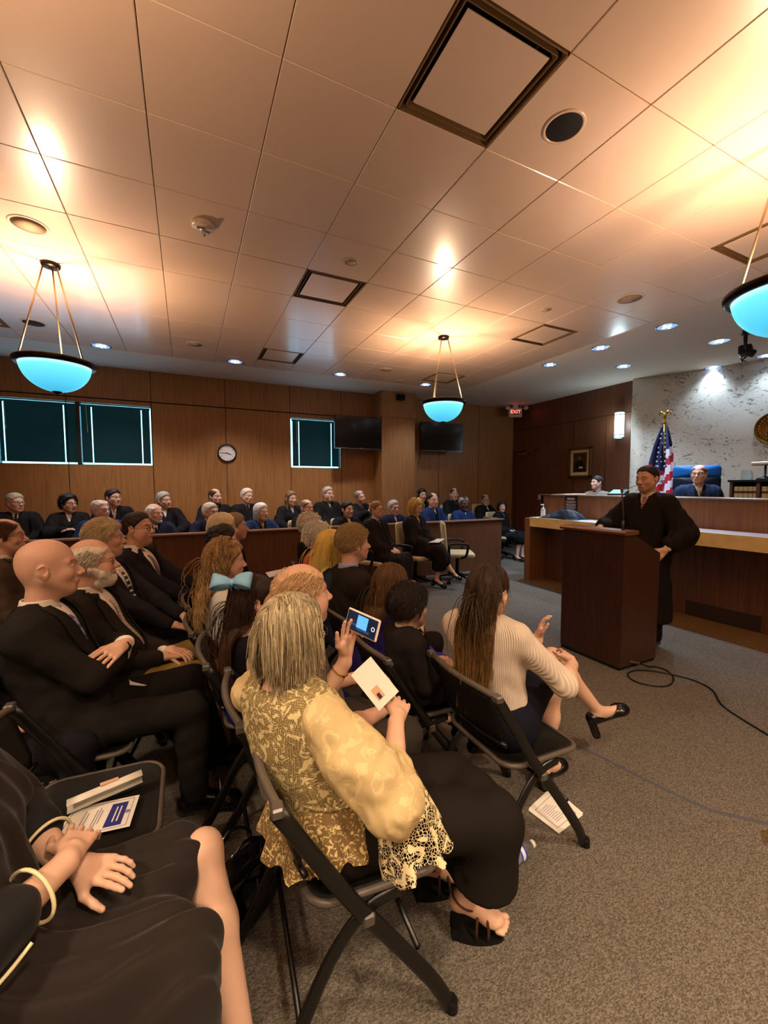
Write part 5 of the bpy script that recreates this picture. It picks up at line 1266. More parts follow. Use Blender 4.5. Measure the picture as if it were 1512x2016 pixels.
juror(424, 978, face=dict(hair='short', hairc='#3a2618', balding=.8, beard=.2, beardc='#5a4030', skin='#cf9a80'), lab='large person balding with short brown beard in black robe, below the clock', fat=.8, **BK)
juror(486, 977, face=dict(hair='short', hairc='#b8b0a2', skin='#cf9a80'), lab='person with thick white-grey hair, dark tie and black robe, right of the clock', cl=dict(tie='#15151c'), hroll=-8, **BK)
juror(573, 982, fem=1, face=dict(hair='long', hairc='#4a3220', hairc2='#a88a58', ombre=.8, fem=1, skin='#cf9a80', len=.27), lab='person with long two-tone hair in black robe under the small window', cl=dict(), **BK)
juror(646, 973, face=dict(hair='short', hairc='#9c9184', skin='#cb9070', fat=1, w=1.05), lab='large person with short grey hair in black robe, head tilted back', fat=.8, hpitch=4, **BK)
juror(709, 979, face=dict(hair='short', hairc='#77706a', skin='#cf9a80', balding=.3, stubble=.3), lab='person tilting head with black tie, holding up a white card', cl=dict(tie='#15151c'), hroll=16, wrR=(.3, -.02, .92), hdR=(.2, .2, .8), wrL=(.26, .05, .72), **BK)
juror(831, 975, fem=1, face=dict(hair='long', hairc='#15100e', fem=1, skin='#c98f72', lips='#a04040', len=.2), lab='smiling person with dark shoulder-length hair right of the column', **BK)
juror(894, 973, face=dict(hair='short', hairc='#3a2c22', skin='#cf9a80', t=.006, balding=.5), lab='person with very short hair and dark tie, back row under the right television', cl=dict(tie='#15151c', v=.18), **BK)
juror(956, 985, face=dict(hair='short', hairc='#4a3828', glasses='#7a3020', skin='#c4866a', balding=.7, t=.006), lab='person in reddish glasses and black robe at the right end of the back row', **BK)
FR = dict(y=6.85, zb=0)
juror(198, 1004, face=dict(hair='short', hairc='#b0aca6', glasses='#4a4a4a', skin='#cf9a90', t=.006, balding=.3), lab='person with close grey hair and glasses in blue robe, left of the front jury row', robe=R_BLUE, cl=dict(v=.1), **FR)
juror(304, 1011, face=dict(hair='short', hairc='#c8c4bc', balding=1.2, t=.005, beard=.35, beardc='#d0ccc6', skin='#d29a86'), lab='bald person with white beard and dark tie in navy robe behind the rail', robe=R_NAVY, cl=dict(tie='#15151c'), fat=.7, **FR)
juror(414, 1008, face=dict(hair='short', hairc='#a8a098', glasses='#5a5a5a', skin='#cf9a86', t=.006), lab='person with short grey hair and thin glasses in dark navy robe, below the clock', robe=R_NAVY, **FR)
juror(514, 1008, fem=1, face=dict(hair='bob', hairc='#c8d0d0', hairc2='#a8b8c0', fem=1, skin='#cf9a80', len=.15, wave=.01), lab='person with white curled hair in blue robe with a black front panel', robe=R_BLUE, cl=dict(panel='#121216', shirt='#b89a80'), **FR)
juror(604, 1000, face=dict(hair='short', hairc='#6a5a4c', balding=.8, beard=.3, beardc='#8a7a68', skin='#cf9a80', t=.006), lab='person with greying beard and high forehead in black robe, front jury row', fat=.5, rz=-60, **FR)
juror(684, 1003, fem=1, face=dict(hair='short', hairc='#14100e', fem=1, skin='#c58e62', closed=1, t=.008, extra={'a': dict(n=300, L=.14, r=.004, back=1.2, seed=9, lift=.004)}), lab='small person with black tied-back hair in black robe, eyes lowered', **FR)
juror(775, 1000, face=dict(hair='short', hairc='#8f8c8a', glasses='#5a5a5a', skin='#cf9078'), lab='person with grey hair and glasses in navy robe between the two seated before the rail', robe='#18233f', **FR)
juror(853, 985, face=dict(hair='short', hairc='#2a1c14', recede=.02, skin='#cf9a80', balding=.5, stubble=.2), lab='person with receding dark hair and white collar in blue robe with black front', robe=R_BLUE, cl=dict(panel='#121216'), **FR)
juror(913, 992, face=dict(hair='short', hairc='#7d7a78', balding=.3, beard=.15, beardc='#55504c', skin='#54382c', w=1.05), lab='dark-skinned person with grey hair and blue robe at the rail end', robe=R_BLUE, cl=dict(v=.08), fat=.5, **FR)
# white card held in the back row
h = at(731, 998, y=7.5); m = MB(); m.box((0, 0, 0), (.045, .002, .07), Matrix.Rotation(.15, 3, 'Y')); o = m.build('white_card', M_PAPER, loc=h); tag(o, 'white card held up in the back jury row beside the column', 'card')
# person at the end of the rail
h = at(988, 998, y=6.95)
person(dict(label='person with dark bob, black jacket and dark skirt seated beyond the jury rail end', head=tuple(h), rz=-72, far=1, fem=1, size=.93, lean=-.04, face=dict(hair='bob', hairc='#1c1410', fem=1, skin='#cf9a80', len=.09), knL=(.42, .02, .52), anL=(.46, .0, .10), knR=(.43, -.06, .49), anR=(.40, -.12, .09),
    clothes=dict(kind='robe', robe='#121114', hemz=.40, shirt='#9a9490', skirt='#1d242a', sklen=1.0, skdrop=.14, shoes='#0c0a0a', pumps=1)))
put_arm(6.22, 7.0, math.radians(-72), 'cream chair under the person with dark bob beyond the rail')
# two in front of the rail
h = at(742, 1003, z=1.235)
r, J, _ = person(dict(label='person with brown hair and glasses in black robe seated in front of the jury rail', head=tuple(h), rz=-62, far=1, lean=.0, face=dict(hair='short', hairc='#84603a', hairc2='#a88858', glasses='#4a3a30', skin='#cf9874'), wrL=(.27, .05, .66), wrR=(.27, -.06, .64),
    clothes=dict(kind='robe', robe='#211b17', shirt='#e8e2d6', tie='#4a463c', shoes='#0c0a0a', v=.14, trousers='#1f1b18')))
put_arm(r.location.x, r.location.y, math.radians(-62), 'cream chair with black arms under the brown-haired person in glasses')
h = at(820, 998, z=1.25)
r, J, _ = person(dict(label='blonde person in black robe with crossed legs and heels reading a paper', head=tuple(h), rz=-66, far=1, fem=1, lean=.02, hyaw=-75, hpitch=-18, face=dict(hair='curly', hairc='#d0a850', hairc2='#f0dc94', fem=1, skin='#d8a078', len=.14, lips='#a85040'), wrL=(.32, .06, .70), wrR=(.26, -.02, .69),
    knR=(.42, .0, .60), anR=(.60, .13, .27), toR=(.72, .17, .16), knL=(.40, .10, .50), anL=(.38, .04, .12), toL=(.52, .06, .03), clothes=dict(kind='robe', robe='#211b17', shirt='#c99a78', shoes='#0c0a0a', pumps=1, hem=.45, hemz=.26, v=.17)))
put_arm(r.location.x, r.location.y, math.radians(-66), 'cream chair with black arms under the blonde person in black robe')
q = r.matrix_basis @ Vector((.36, .03, .735)); m = MB(); m.box((0, 0, 0), (.09, .12, .002), Matrix.Rotation(-.25, 3, 'Y') @ Matrix.Rotation(.4, 3, 'Z')); o = m.build('program_sheet', M_PAPER, loc=q); tag(o, 'folded white program in the hands of the blonde person in black robe', 'paper')
put_arm(4.02, 5.55, math.radians(-28), 'empty cream conference chair with black arms before the jury rail')
# --- officer, judge -------------------------------------------------------
h = at(1175, 950, x=6.7)
person(dict(label='uniformed person in grey shirt and black tie seated behind the bench below the portrait', head=tuple(h), rz=200, floor=h.z-1.2, far=1, hyaw=165, face=dict(hair='short', hairc='#2a1e16', skin='#cf9a80', t=.006), clothes=dict(kind='top', top='#77726c', slv=.9, shirt='#77726c', tie='#121214', trousers='#222222', shoes='#0c0a0a')))
h = at(1376, 934, x=6.12)
r, J, _ = person(dict(label='bald person with glasses in blue robe seated in the tall blue chair at the bench', head=tuple(h), rz=215, floor=h.z-1.2, far=1, size=1.05, hyaw=195, hs=1.03, face=dict(hair='short', hairc='#8a6a58', balding=1.0, t=.004, glasses='#2a2420', skin='#dba690'), clothes=dict(kind='robe', robe='#1d2e4a', panel='#101014', shirt='#e8e4e0', tie='#b0a080', shoes='#0c0a0a')))
e = empty('judge_chair', (h.x+.30, h.y+.18, h.z-1.2), math.radians(215), 'tall blue leather executive chair behind the judge bench', 'chair')
M_BLUEL = mat('blue_leather', '#0b63b4', rough=.4); M_NAVL = mat('navy_leather', '#0c1c30', rough=.4)
P_ = rrect(.30, .13, .06)
def cush(z0, hz, mm, nm, bulge=.05):
    P = rrect(.27, hz, .05); G = [[(dx+bulge*0, q0*s_, z0+q1*s_) for q0, q1 in P] for s_, dx in ((.05, -.06), (.95, -.06), (1, -.03), (1, .01), (.93, .035), (.05, .05))]
    m = MB(); m.grid(G, True); m.build(nm, mm, e, True)
cush(1.24, .095, M_BLUEL, 'headrest'); cush(1.08, .105, M_NAVL, 'upper_cushion'); cush(.86, .12, M_NAVL, 'lower_cushion'); cush(.62, .12, M_NAVL, 'lumbar_cushion')
m = MB(); m.box((.25, 0, .46), (.27, .28, .05), None, .03); m.build('seat', M_NAVL, e); m = MB(); m.tube([(.25, 0, .02), (.25, 0, .42)], .04, 10); m.lathe([(.32, .03), (.32, .0), (.05, .06)], c=(.25, 0, .01), n=20); m.build('pedestal', M_BLACK, e)
# --- speaker at the lectern -----------------------------------------------
h = at(1274, 943, x=4.04)
person(dict(label='speaker in long black robe and patterned tie standing behind the lectern', head=tuple(h), rz=183, stand=1, far=0, size=1.03, hs=1.03, lean=.03, hyaw=176, hpitch=-6, hipz=.93, cres=.010, face=dict(hair='short', hairc='#1e140e', skin='#c98a5e', recede=.022, plain=1, rough=.5, stubble=.2, beardc='#5a4030', nose=1.05, w=1.03, t=.004, brow='#3a2a1e'),
    wrL=(.16, .27, 1.01), hdL=(.75, -.25, -.6), hnL=(.35, .85, .45), wrR=(.33, -.26, 1.17), hdR=(.9, .2, -.1), poleL=(-.25, .55, .8), poleR=(-.1, -.6, .9), curlL=.35,
    clothes=dict(kind='robe', robe='#1e1813', shirt='#efe6d4', tie='x', tiemat=M_TRED, v=.13, vw=.055, trousers='#15120f', shoes='#0b0908', hemz=.26, slv=.80, foldA=.012)))
# --- front audience row (facing the lectern) --------------------------------
def sitter(px, py, z, lab, chair=None, dx=.0, cy=None, **p):
    h = at(px, py, z=z); p['head'] = tuple(h); p['label'] = lab; p.setdefault('rz', 0); p.setdefault('lean', -.12)
    r, J, HT = person(p); x = r.location.x-.235+dx; a = math.radians(p['rz'])
    if chair: put_chair(x if p['rz'] == 0 else r.location.x-.235*math.cos(a), cy if cy is not None else r.location.y-.235*math.sin(a), a, chair)
    return r, J
stripesw = mat('ribbed_sweater', '#e2d0bc', rough=.9, spec=.1); 
def ribs(m, axis='Y', sc=6.5, st=.6):
    N, L, b = nodes(m); tc = N.new('ShaderNodeTexCoord'); w = N.new('ShaderNodeTexWave'); w.bands_direction = axis; w.inputs['Scale'].default_value = sc; w.inputs['Distortion'].default_value = .0; w.inputs['Detail'].default_value = 1
    sp = N.new('ShaderNodeSeparateXYZ'); L.new(tc.outputs['Object'], sp.inputs[0]); at2 = N.new('ShaderNodeMath'); at2.operation = 'ARCTAN2'; L.new(sp.outputs[1], at2.inputs[0]); ad_ = N.new('ShaderNodeMath'); ad_.inputs[1].default_value = .02; L.new(sp.outputs[0], ad_.inputs[0]); L.new(ad_.outputs[0], at2.inputs[1])
    cb = N.new('ShaderNodeCombineXYZ'); L.new(at2.outputs[0], cb.inputs[1]); L.new(cb.outputs[0], w.inputs['Vector']); bn = N.new('ShaderNodeBump'); bn.inputs['Strength'].default_value = st; bn.inputs['Distance'].default_value = .006
    L.new(w.outputs['Fac'], bn.inputs['Height']); L.new(bn.outputs[0], b.inputs['Normal'])
    cr = N.new('ShaderNodeMapRange'); cr.inputs[3].default_value = .80; cr.inputs[4].default_value = 1.05; L.new(w.outputs['Fac'], cr.inputs[0])
    mx = N.new('ShaderNodeVectorMath'); mx.operation = 'SCALE'; mx.inputs[0].default_value = b.inputs['Base Color'].default_value[:3]; L.new(cr.outputs[0], mx.inputs['Scale']); L.new(mx.outputs[0], b.inputs['Base Color'])
ribs(stripesw)
# young person with long brown hair
sitter(963, 1166, 1.10, 'person with long brown half-up hair in ribbed cream sweater, legs crossed, nearest the lectern', 'black folding chair under the person in the ribbed cream sweater', cy=1.40, dx=.0,
    far=0, fem=1, lean=-.05, hyaw=22, hpitch=-4, size=.98, sw=.162, sh_yaw=24, face=dict(hair='long', hairc='#22130b', hairc2='#a07840', ombre=.9, mixr=.12, fem=1, skin='#d29c74', len=.38, back=1.6, maxw=.088, wave=.009, wf=22),
    neck=(-.07, 0, .985), knR=(.47, .10, .66), anR=(.74, .02, .34), toR=(.90, -.02, .33), knL=(.45, .08, .50), anL=(.40, .07, .09), wrR=(.38, -.10, .72), wrL=(.40, .10, .76), poleR=(.1, -.6, .4), hdR=(.5, .6, .1), hdL=(.1, -.1, .8), hnR=(.3, -.4, .8),
    clothes=dict(kind='top', top='x', mat=stripesw, slv=.60, skirt='#12141f', sklen=.62, shoes='#0b0909', pumps=1, heelr=.022, heeld=(.01, -.03, -.075)))
sitter(806, 1195, .955, 'small child with short dark hair in dark vest over white shirt on a folding chair', 'black folding chair under the child with short dark hair', far=0, size=.72, lean=-.02, hs=.93, hyaw=8, face=dict(hair='short', hairc='#20140c', skin='#d29c74', t=.013, sl=.045), knL=(.34, .09, .47), knR=(.34, -.09, .47), anL=(.36, .08, .16), anR=(.36, -.08, .16),
    clothes=dict(kind='suit', jacket='#26211f', shirt='#e8e0d4', trousers='#141318', shoes='#0c0a0a'), cy=1.88)
sitter(772, 1150, 1.0, 'child with braided brown hair in purple dress beside the small boy', None, far=0, size=.75, lean=.08, hs=.95, fem=1, hyaw=12, face=dict(hair='long', hairc='#4a3018', hairc2='#8a6438', fem=1, skin='#d8a47a', len=.26, back=1.0, wave=.006), knL=(.34, .08, .47), knR=(.34, -.08, .47), anL=(.36, .07, .16), anR=(.36, -.07, .16),
    wrR=(.26, -.02, .88), hdR=(-.1, .1, 1), wrL=(.2, .04, .6), clothes=dict(kind='top', top='#3a2f86', slv=.25, skirt='#3a2f86', shoes='#0c0a0a', pumps=1))
sitter(697, 1070, 1.21, 'older person with brown-grey hair in dark suit and pale blue shirt, in profile', 'black folding chair under the older person in the dark suit, front row', far=0, lean=-.1, hyaw=2, fat=.5, sw=.18, hs=.95, face=dict(hair='short', hairc='#9c8054', hairc2='#ccb080', skin='#cc8a62', nose=1.1, sl=.03, t=.007), clothes=dict(kind='suit', jacket='#262019', shirt='#9aa4c0', trousers='#191512', tie='#9aa4a0', shoes='#0c0a0a'), cy=2.50)
sitter(655, 1078, 1.15, 'person with long straight blonde hair down the back', 'black folding chair under the person with long blonde hair', far=0, lean=-.08, fem=1, hyaw=-5, face=dict(hair='long', hairc='#e4c05c', hairc2='#fff094', ombre=.5, fem=1, skin='#d8a47a', len=.44, back=1.0, wave=.003), clothes=dict(kind='top', top='#2c3444', slv=.8, trousers='#232a38', shoes='#0c0a0a'), cy=3.02)
sitter(628, 1058, 1.15, 'person with curled white hair in coral top, between the blonde and the second white head', 'black folding chair under the person in coral top', far=1, lean=-.08, fem=1, hyaw=-12, face=dict(hair='curly', hairc='#f0e8d8', hairc2='#fbf6ea', fem=1, skin='#d8a082', len=.05, t=.014), clothes=dict(kind='top', top='#d0583c', slv=.8, trousers='#222222', shoes='#0c0a0a'))
sitter(612, 1036, 1.18, 'white-haired person in dark jacket at the far end of the front row', 'black folding chair at the far end of the front row, by the jury rail', far=1, lean=-.10, hyaw=-14, face=dict(hair='curly', hairc='#f0e8d8', hairc2='#fbf6ea', skin='#d8a082', len=.03, t=.012), clothes=dict(kind='suit', jacket='#1c1815', shirt='#e0dcd4', trousers='#191512', shoes='#0c0a0a'))
# --- second row ---------------------------------------------------------------
M_LACEC = mat('cream_knit_lace', '#cdb57e', rough=.9, spec=.1)
sitter(598, 1168, 1.15, 'older balding person in grey polo shirt, reddish face in profile, behind the raised phone', 'black folding chair under the older person in grey polo shirt', cy=1.63, far=0, lean=.04, hyaw=2, fat=.6, size=1.02, face=dict(hair='short', hairc='#c89a6c', hairc2='#e8cca0', balding=.75, skin='#d08a62', nose=1.1, sl=.03, t=.005, w=1.03, fat=1), wrL=(.30, .10, .70), wrR=(.34, -.08, .62), poleR=(.0, -.5, .3),
    clothes=dict(kind='top', top='#5d5244', slv=.5, trousers='#3a322a', shoes='#0c0a0a'))
sitter(503, 1182, 1.02, 'girl with long dark brown hair held by a pale blue bow, bare shoulders', 'black folding chair under the girl with the blue bow', cy=2.18, far=0, size=.86, hs=.96, fem=1, lean=-.0, hyaw=4, face=dict(hair='long', hairc='#1e110a', hairc2='#6a4424', ombre=.5, mixr=.25, fem=1, skin='#dca472', len=.34, back=1.0, region=lambda q: q[0] < .012, wave=.008, wf=26, curl=1), clothes=dict(kind='top', top='#14121c', slv=0, wide=1, skirt='#1c1c6a', sklen=1., shoes='#0c0a0a', pumps=1))
sitter(448, 1103, 1.13, 'person with long wavy blonde-brown hair in profile, eyes lowered, behind the blue bow', 'black folding chair under the person with long wavy blonde-brown hair', far=0, size=.97, fem=1, lean=-.02, hyaw=6, hpitch=-6, face=dict(hair='wavylong', hairc='#765230', hairc2='#dcb878', ombre=.3, fem=1, skin='#d8a07a', len=.38, back=.95, region=lambda q: q[0] < .015), clothes=dict(kind='top', top='#c9c4bc', slv=.7, trousers='#1c1c22', shoes='#0c0a0a'))
sitter(440, 1068, 1.17, 'person with dark updo and black net sleeve holding a paper, second row', 'black folding chair under the person with the dark updo', far=1, size=.97, fem=1, lean=.02, hyaw=2, face=dict(hair='short', hairc='#1c120e', fem=1, skin='#d8a07a', t=.018, rough=2), wrL=(.40, .05, .66), wrR=(.42, -.03, .66), clothes=dict(kind='top', top='#12100f', slv=1., trousers='#15120f', shoes='#0c0a0a'))
sitter(440, 1040, 1.24, 'person with short white-blonde hair in profile, second row', 'black folding chair under the person with short white-blonde hair', far=1, fem=1, lean=-.02, hyaw=0, face=dict(hair='bob', hairc='#ecdcb0', hairc2='#fff6dc', fem=1, skin='#d8a07a', len=.10, back=.5), clothes=dict(kind='top', top='#1a1614', slv=1., trousers='#15120f', shoes='#0c0a0a'))
sitter(463, 1037, 1.22, 'person mostly hidden behind the white-blonde head at the far end of the second row', 'black folding chair at the far end of the second row', far=1, lean=.05, hyaw=-8, face=dict(hair='short', hairc='#8a7a60', skin='#cc8a66'), clothes=dict(kind='suit', jacket='#171413', shirt='#d8d4cc', trousers='#15120f', shoes='#0c0a0a'))
# --- third row ------------------------------------------------------------------
sitter(97, 1118, 1.23, 'bald person with crossed arms in black suit and pale blue tie, in profile', 'black folding chair under the bald person with crossed arms', far=0, size=1.05, hs=1.03, lean=-.04, hyaw=8, fat=.35, sw=.185, face=dict(hair='bald', skin='#cc8c66', nose=1.02, brow='#7a5638', w=.99, stubble=.12), sh_yaw=-4,
    wrR=(.235, .06, .80), wrL=(.235, -.03, .86), hdR=(-.25, 1, .05), hdL=(-.55, -1, -.1), curlL=.25, hnR=(.7, 0, .7), hnL=(.6, 0, .8), poleR=(.2, -.5, .5), poleL=(.2, .5, .5), knL=(.50, .16, .55), knR=(.50, -.12, .53), anL=(.62, .15, .1), anR=(.50, -.13, .1),
    clothes=dict(kind='suit', jacket='#1f1b18', shirt='#efe4d4', trousers='#1a1613', tie='x', tiemat=M_TBLUE, shoes='#0c0a0a', v=.34, vw=.075))
sitter(183, 1106, 1.19, 'person with white beard and glasses in dark blazer and khaki trousers', 'black folding chair under the person with white beard and khaki trousers', cy=2.62, far=0, lean=-.05, rz=-10, hyaw=4, fat=.6, face=dict(hair='short', hairc='#cfc2a8', hairc2='#e0d6c0', balding=1.1, t=.005, sl=.02, glasses='#5a4434', beard=1.0, beardc='#ddd4c4', skin='#cc8a5c', nose=1.1, fat=1), wrL=(.27, .04, .67), wrR=(.25, -.05, .66), knL=(.40, .26, .57), knR=(.52, -.04, .55), anL=(.46, .26, .1), anR=(.55, -.04, .1),
    clothes=dict(kind='suit', jacket='#27221e', shirt='#e8dcd0', trousers='#8a713c', tie='#a89a94', shoes='#0c0a0a', v=.44, vw=.10))
sitter(208, 1060, 1.25, 'person with short sandy grey hair in charcoal suit and striped tie, third row', 'black folding chair under the person with the striped tie', far=0, lean=-.15, rz=-20, hyaw=0, face=dict(hair='short', hairc='#c4ae84', hairc2='#e4d4b0', skin='#d2976e', sl=.035, t=.011), wrR=(.36, -.06, .62), wrL=(.38, .04, .64), clothes=dict(kind='suit', jacket='#232127', shirt='#e8e0d4', trousers='#1a191d', tie='x', tiemat=M_TSTRIPE, shoes='#0c0a0a', v=.44, vw=.095))
sitter(272, 1040, 1.27, 'person with receding dark hair and dark glasses in navy suit, far end of third row', 'black folding chair under the person with dark glasses in navy suit', far=0, lean=-.15, rz=-24, hyaw=-20, face=dict(hair='short', hairc='#2c1e16', skin='#cc8e66', glasses='#17110f', recede=.02, t=.005, plain=1, fat=1), wrR=(.36, -.02, .66), wrL=(.40, .05, .68), clothes=dict(kind='suit', jacket='#23222a', shirt='#efe8dc', trousers='#1a191f', tie='#7a6a80', shoes='#0c0a0a', v=.44, vw=.095))
# fourth row
sitter(12, 1056, 1.25, 'person in brown jacket and round glasses cut by the left photo edge', 'black folding chair under the person in brown jacket', far=0, lean=-.06, hyaw=2, face=dict(hair='short', hairc='#5a3e28', skin='#cc8e66', glasses='#2a1c16', balding=.6, sl=.02, t=.008, nose=1.1), clothes=dict(kind='suit', jacket='#4e4034', shirt='#e0d8cc', trousers='#2a2420', shoes='#0c0a0a'))
sitter(-170, 1150, 1.22, 'person in pink shirt and dark jacket mostly beyond the left photo edge', 'black folding chair beyond the left edge under the person in pink shirt', far=1, lean=-.06, hyaw=2, face=dict(hair='short', hairc='#5a3e28', skin='#cc8e66'), clothes=dict(kind='suit', jacket='#17141a', shirt='#d8b0b8', trousers='#17151a', shoes='#0c0a0a', v=.35, vw=.08))
# ---------------------------------------------------------------- person with raised phone (lace cardigan)
def lace(name, c1, sc, hole, thick=.0, under=None):
    m = mat(name, c1, rough=.85, spec=.1); N, L, b = nodes(m); tc = N.new('ShaderNodeTexCoord')
    v = N.new('ShaderNodeTexVoronoi'); v.feature = 'DISTANCE_TO_EDGE'; v.inputs['Scale'].default_value = sc; L.new(tc.outputs['Object'], v.inputs['Vector'])
    n = N.new('ShaderNodeTexNoise'); n.inputs['Scale'].default_value = sc*.22; n.inputs['Detail'].default_value = 3; n.inputs['Distortion'].default_value = 1.5; L.new(tc.outputs['Object'], n.inputs['Vector'])
    a = N.new('ShaderNodeMapRange'); a.inputs[1].default_value = hole; a.inputs[2].default_value = hole+.02; a.inputs[3].default_value = 1; a.inputs[4].default_value = 0; L.new(v.outputs['Distance'], a.inputs[0])
    f = N.new('ShaderNodeMapRange'); f.inputs[1].default_value = .54; f.inputs[2].default_value = .57; L.new(n.outputs['Fac'], f.inputs[0])
    x = N.new('ShaderNodeMath'); x.operation = 'MAXIMUM'; L.new(a.outputs[0], x.inputs[0]); L.new(f.outputs[0], x.inputs[1])
    z = N.new('ShaderNodeMath'); z.operation = 'MAXIMUM'; z.inputs[1].default_value = thick; L.new(x.outputs[0], z.inputs[0]); L.new(z.outputs[0], b.inputs['Alpha'])
    return m
M_CUFF = lace('cream_crochet_lace', '#ecd8a8', 115, .050)
M_PEP = lace('cream_net_lace', '#d8bd80', 150, .02, .32)
M_SHEER = lace('sheer_organza', '#d9c08c', 90, .008, .80)
N, L, b = nodes(M_LACEC)
tc = N.new('ShaderNodeTexCoord'); v = N.new('ShaderNodeTexVoronoi'); v.inputs['Scale'].default_value = 210; v.inputs['Randomness'].default_value = .25; L.new(tc.outputs['Object'], v.inputs['Vector'])
n = N.new('ShaderNodeTexNoise'); n.inputs['Scale'].default_value = 26; n.inputs['Detail'].default_value = 3; n.inputs['Distortion'].default_value = 2.5; L.new(tc.outputs['Object'], n.inputs['Vector'])
f = N.new('ShaderNodeMapRange'); f.inputs[1].default_value = .50; f.inputs[2].default_value = .56; L.new(n.outputs['Fac'], f.inputs[0])
g_ = N.new('ShaderNodeMapRange'); g_.inputs[1].default_value = .2; g_.inputs[2].default_value = .55; g_.inputs[3].default_value = 1; g_.inputs[4].default_value = 0; L.new(v.outputs['Distance'], g_.inputs[0])
mx_ = N.new('ShaderNodeMath'); mx_.operation = 'MAXIMUM'; L.new(f.outputs[0], mx_.inputs[0]); L.new(g_.outputs[0], mx_.inputs[1])
cr = N.new('ShaderNodeValToRGB'); cr.color_ramp.elements[0].color = (*lin('#8a7448'), 1); cr.color_ramp.elements[1].color = (*lin('#dcc894'), 1); L.new(mx_.outputs[0], cr.inputs[0]); L.new(cr.outputs[0], b.inputs['Base Color'])
bn = N.new('ShaderNodeBump'); bn.inputs['Strength'].default_value = .8; bn.inputs['Distance'].default_value = .004; L.new(mx_.outputs[0], bn.inputs['Height']); L.new(bn.outputs[0], b.inputs['Normal'])
N, L, b = nodes(M_PEP)
tc = N.new('ShaderNodeTexCoord'); n = N.new('ShaderNodeTexNoise'); n.inputs['Scale'].default_value = 52; n.inputs['Detail'].default_value = 5; n.inputs['Distortion'].default_value = 2.2; L.new(tc.outputs['Object'], n.inputs['Vector'])
f = N.new('ShaderNodeMapRange'); f.inputs[1].default_value = .54; f.inputs[2].default_value = .58; L.new(n.outputs['Fac'], f.inputs[0])
cr = N.new('ShaderNodeValToRGB'); cr.color_ramp.elements[0].color = (*lin('#8a7048'), 1); cr.color_ramp.elements[1].color = (*lin('#e0c88e'), 1); L.new(f.outputs[0], cr.inputs[0]); L.new(cr.outputs[0], b.inputs['Base Color'])
mr = N.new('ShaderNodeMapRange'); mr.inputs[3].default_value = .85; mr.inputs[4].default_value = 1; L.new(f.outputs[0], mr.inputs[0]); L.new(mr.outputs[0], b.inputs['Alpha'])
HX, HY, _ = H(578, 1246, z=1.13); hz_ = 1.13
rr_ = math.radians(-6)
def wl(x, y, z, ox, oy, a):  # world -> local
    dx, dy = x-ox, y-oy; c, s = math.cos(-a), math.sin(-a); return (dx*c-dy*s, dx*s+dy*c, z)
OX, OY = HX+.13*math.cos(rr_), HY+.13*math.sin(rr_)
L_ = lambda x, y, z: wl(x, y, z, OX, OY, rr_)
r, J, HT = person(dict(label='person with grey-blonde bob in cream lace cardigan filming with a raised phone', head=(HX, HY, hz_), rz=-6, lean=-.13, far=0, fem=1, fat=.35, sw=.15, sh_yaw=36, size=1.0, hyaw=20, hpitch=-2, hdens=1.6, cres=.0075, group=None,
    face=dict(hair='bob', hairc='#65563f', hairc2='#d4c29a', t=.005, lift=.0015, ombre=.0, fem=1, skin='#d29a70', len=.135, mixr=1.0, back=.10, wave=.004, glasses='#1c1412', brow='#7a6040'),
    toes=1, wrL=L_(.505, 1.385, .935), wrR=L_(.60, 1.16, .80), poleL=L_(.42, 1.5, .5), poleR=L_(.45, .75, .60), hdL=(.15, .05, 1), hnL=(-.35, .9, .1), curlL=[.2, .25, 1.0, 1.2], thumbL=.1, hdR=(.5, .75, .2), hnR=(.2, -.6, .8), curlR=.8,
    knR=L_(.88, .985, .50), knL=L_(.86, 1.20, .50), anR=L_(.845, 1.10, .135), anL=L_(.80, 1.28, .135), toR=L_(.945, 1.045, .043), toL=L_(.92, 1.25, .043),
    clothes=dict(kind='top', top='x', mat=M_LACEC, slv=0, skirt='#1b1611', skr=.078, sklen=1.0, skdrop=.20)))
put_chair(.195, 1.222, math.radians(-4), 'black folding chair under the person in the cream lace cardigan')
# sleeves
for s, e0 in (('R', 1), ('L', 0)):
    a_, b_, c_ = J['sh'+s], J['el'+s], J['wr'+s]
    P = [C_(a_, a_*.45+b_*.55, .074, .088, .04), C_(a_*.45+b_*.55, b_, .085, .078, .04), C_(b_, b_+(c_-b_)*.38, .078, .060, .03)] if s == 'R' else [C_(a_, b_, .072, .075, .04), C_(b_, b_+(c_-b_)*.30, .07, .058, .03)]
    v, q = solidify(P, .007, post=lambda G, F: F+.010*nz(G, (38, 34, 46), 5)+.006*np.abs(nz(G, (60, 70, 50), 9))-.002+.002*nz(G, (150, 120, 90), 4)); mesh_from('sleeve', [(v, q)], M_SHEER, r)
def ruffle(name, top, bot, amp, freq, mm, nu=120, nv=16, scallop=.0):
    """top, bot: functions u->Vector"""
    m = MB(); G = []
    for i in range(nu+1):
        u = i/nu; row = []
        for j in range(nv+1):
            t = j/nv; a, b_ = Vector(top(u)), Vector(bot(u)); p = a.lerp(b_, t); o = (b_-a); out = Vector((o.x, o.y, 0)); 
            if out.length < 1e-4: out = Vector((1, 0, 0))
            out.normalize(); p = p+out*amp*t**1.2*math.sin(freq*2*math.pi*u+1.5*math.sin(5*u))+Vector((0, 0, scallop*(abs(math.sin(freq*2.2*math.pi*u))-.5) if j == nv else 0)); row.append(tuple(p))
        G.append(row)
    m.grid(G); o = m.build(name, mm, r, True); return o
el = J['elR']; c0 = (J['wrR']-el); c0 = c0/np.linalg.norm(c0); ec = el+c0*.06
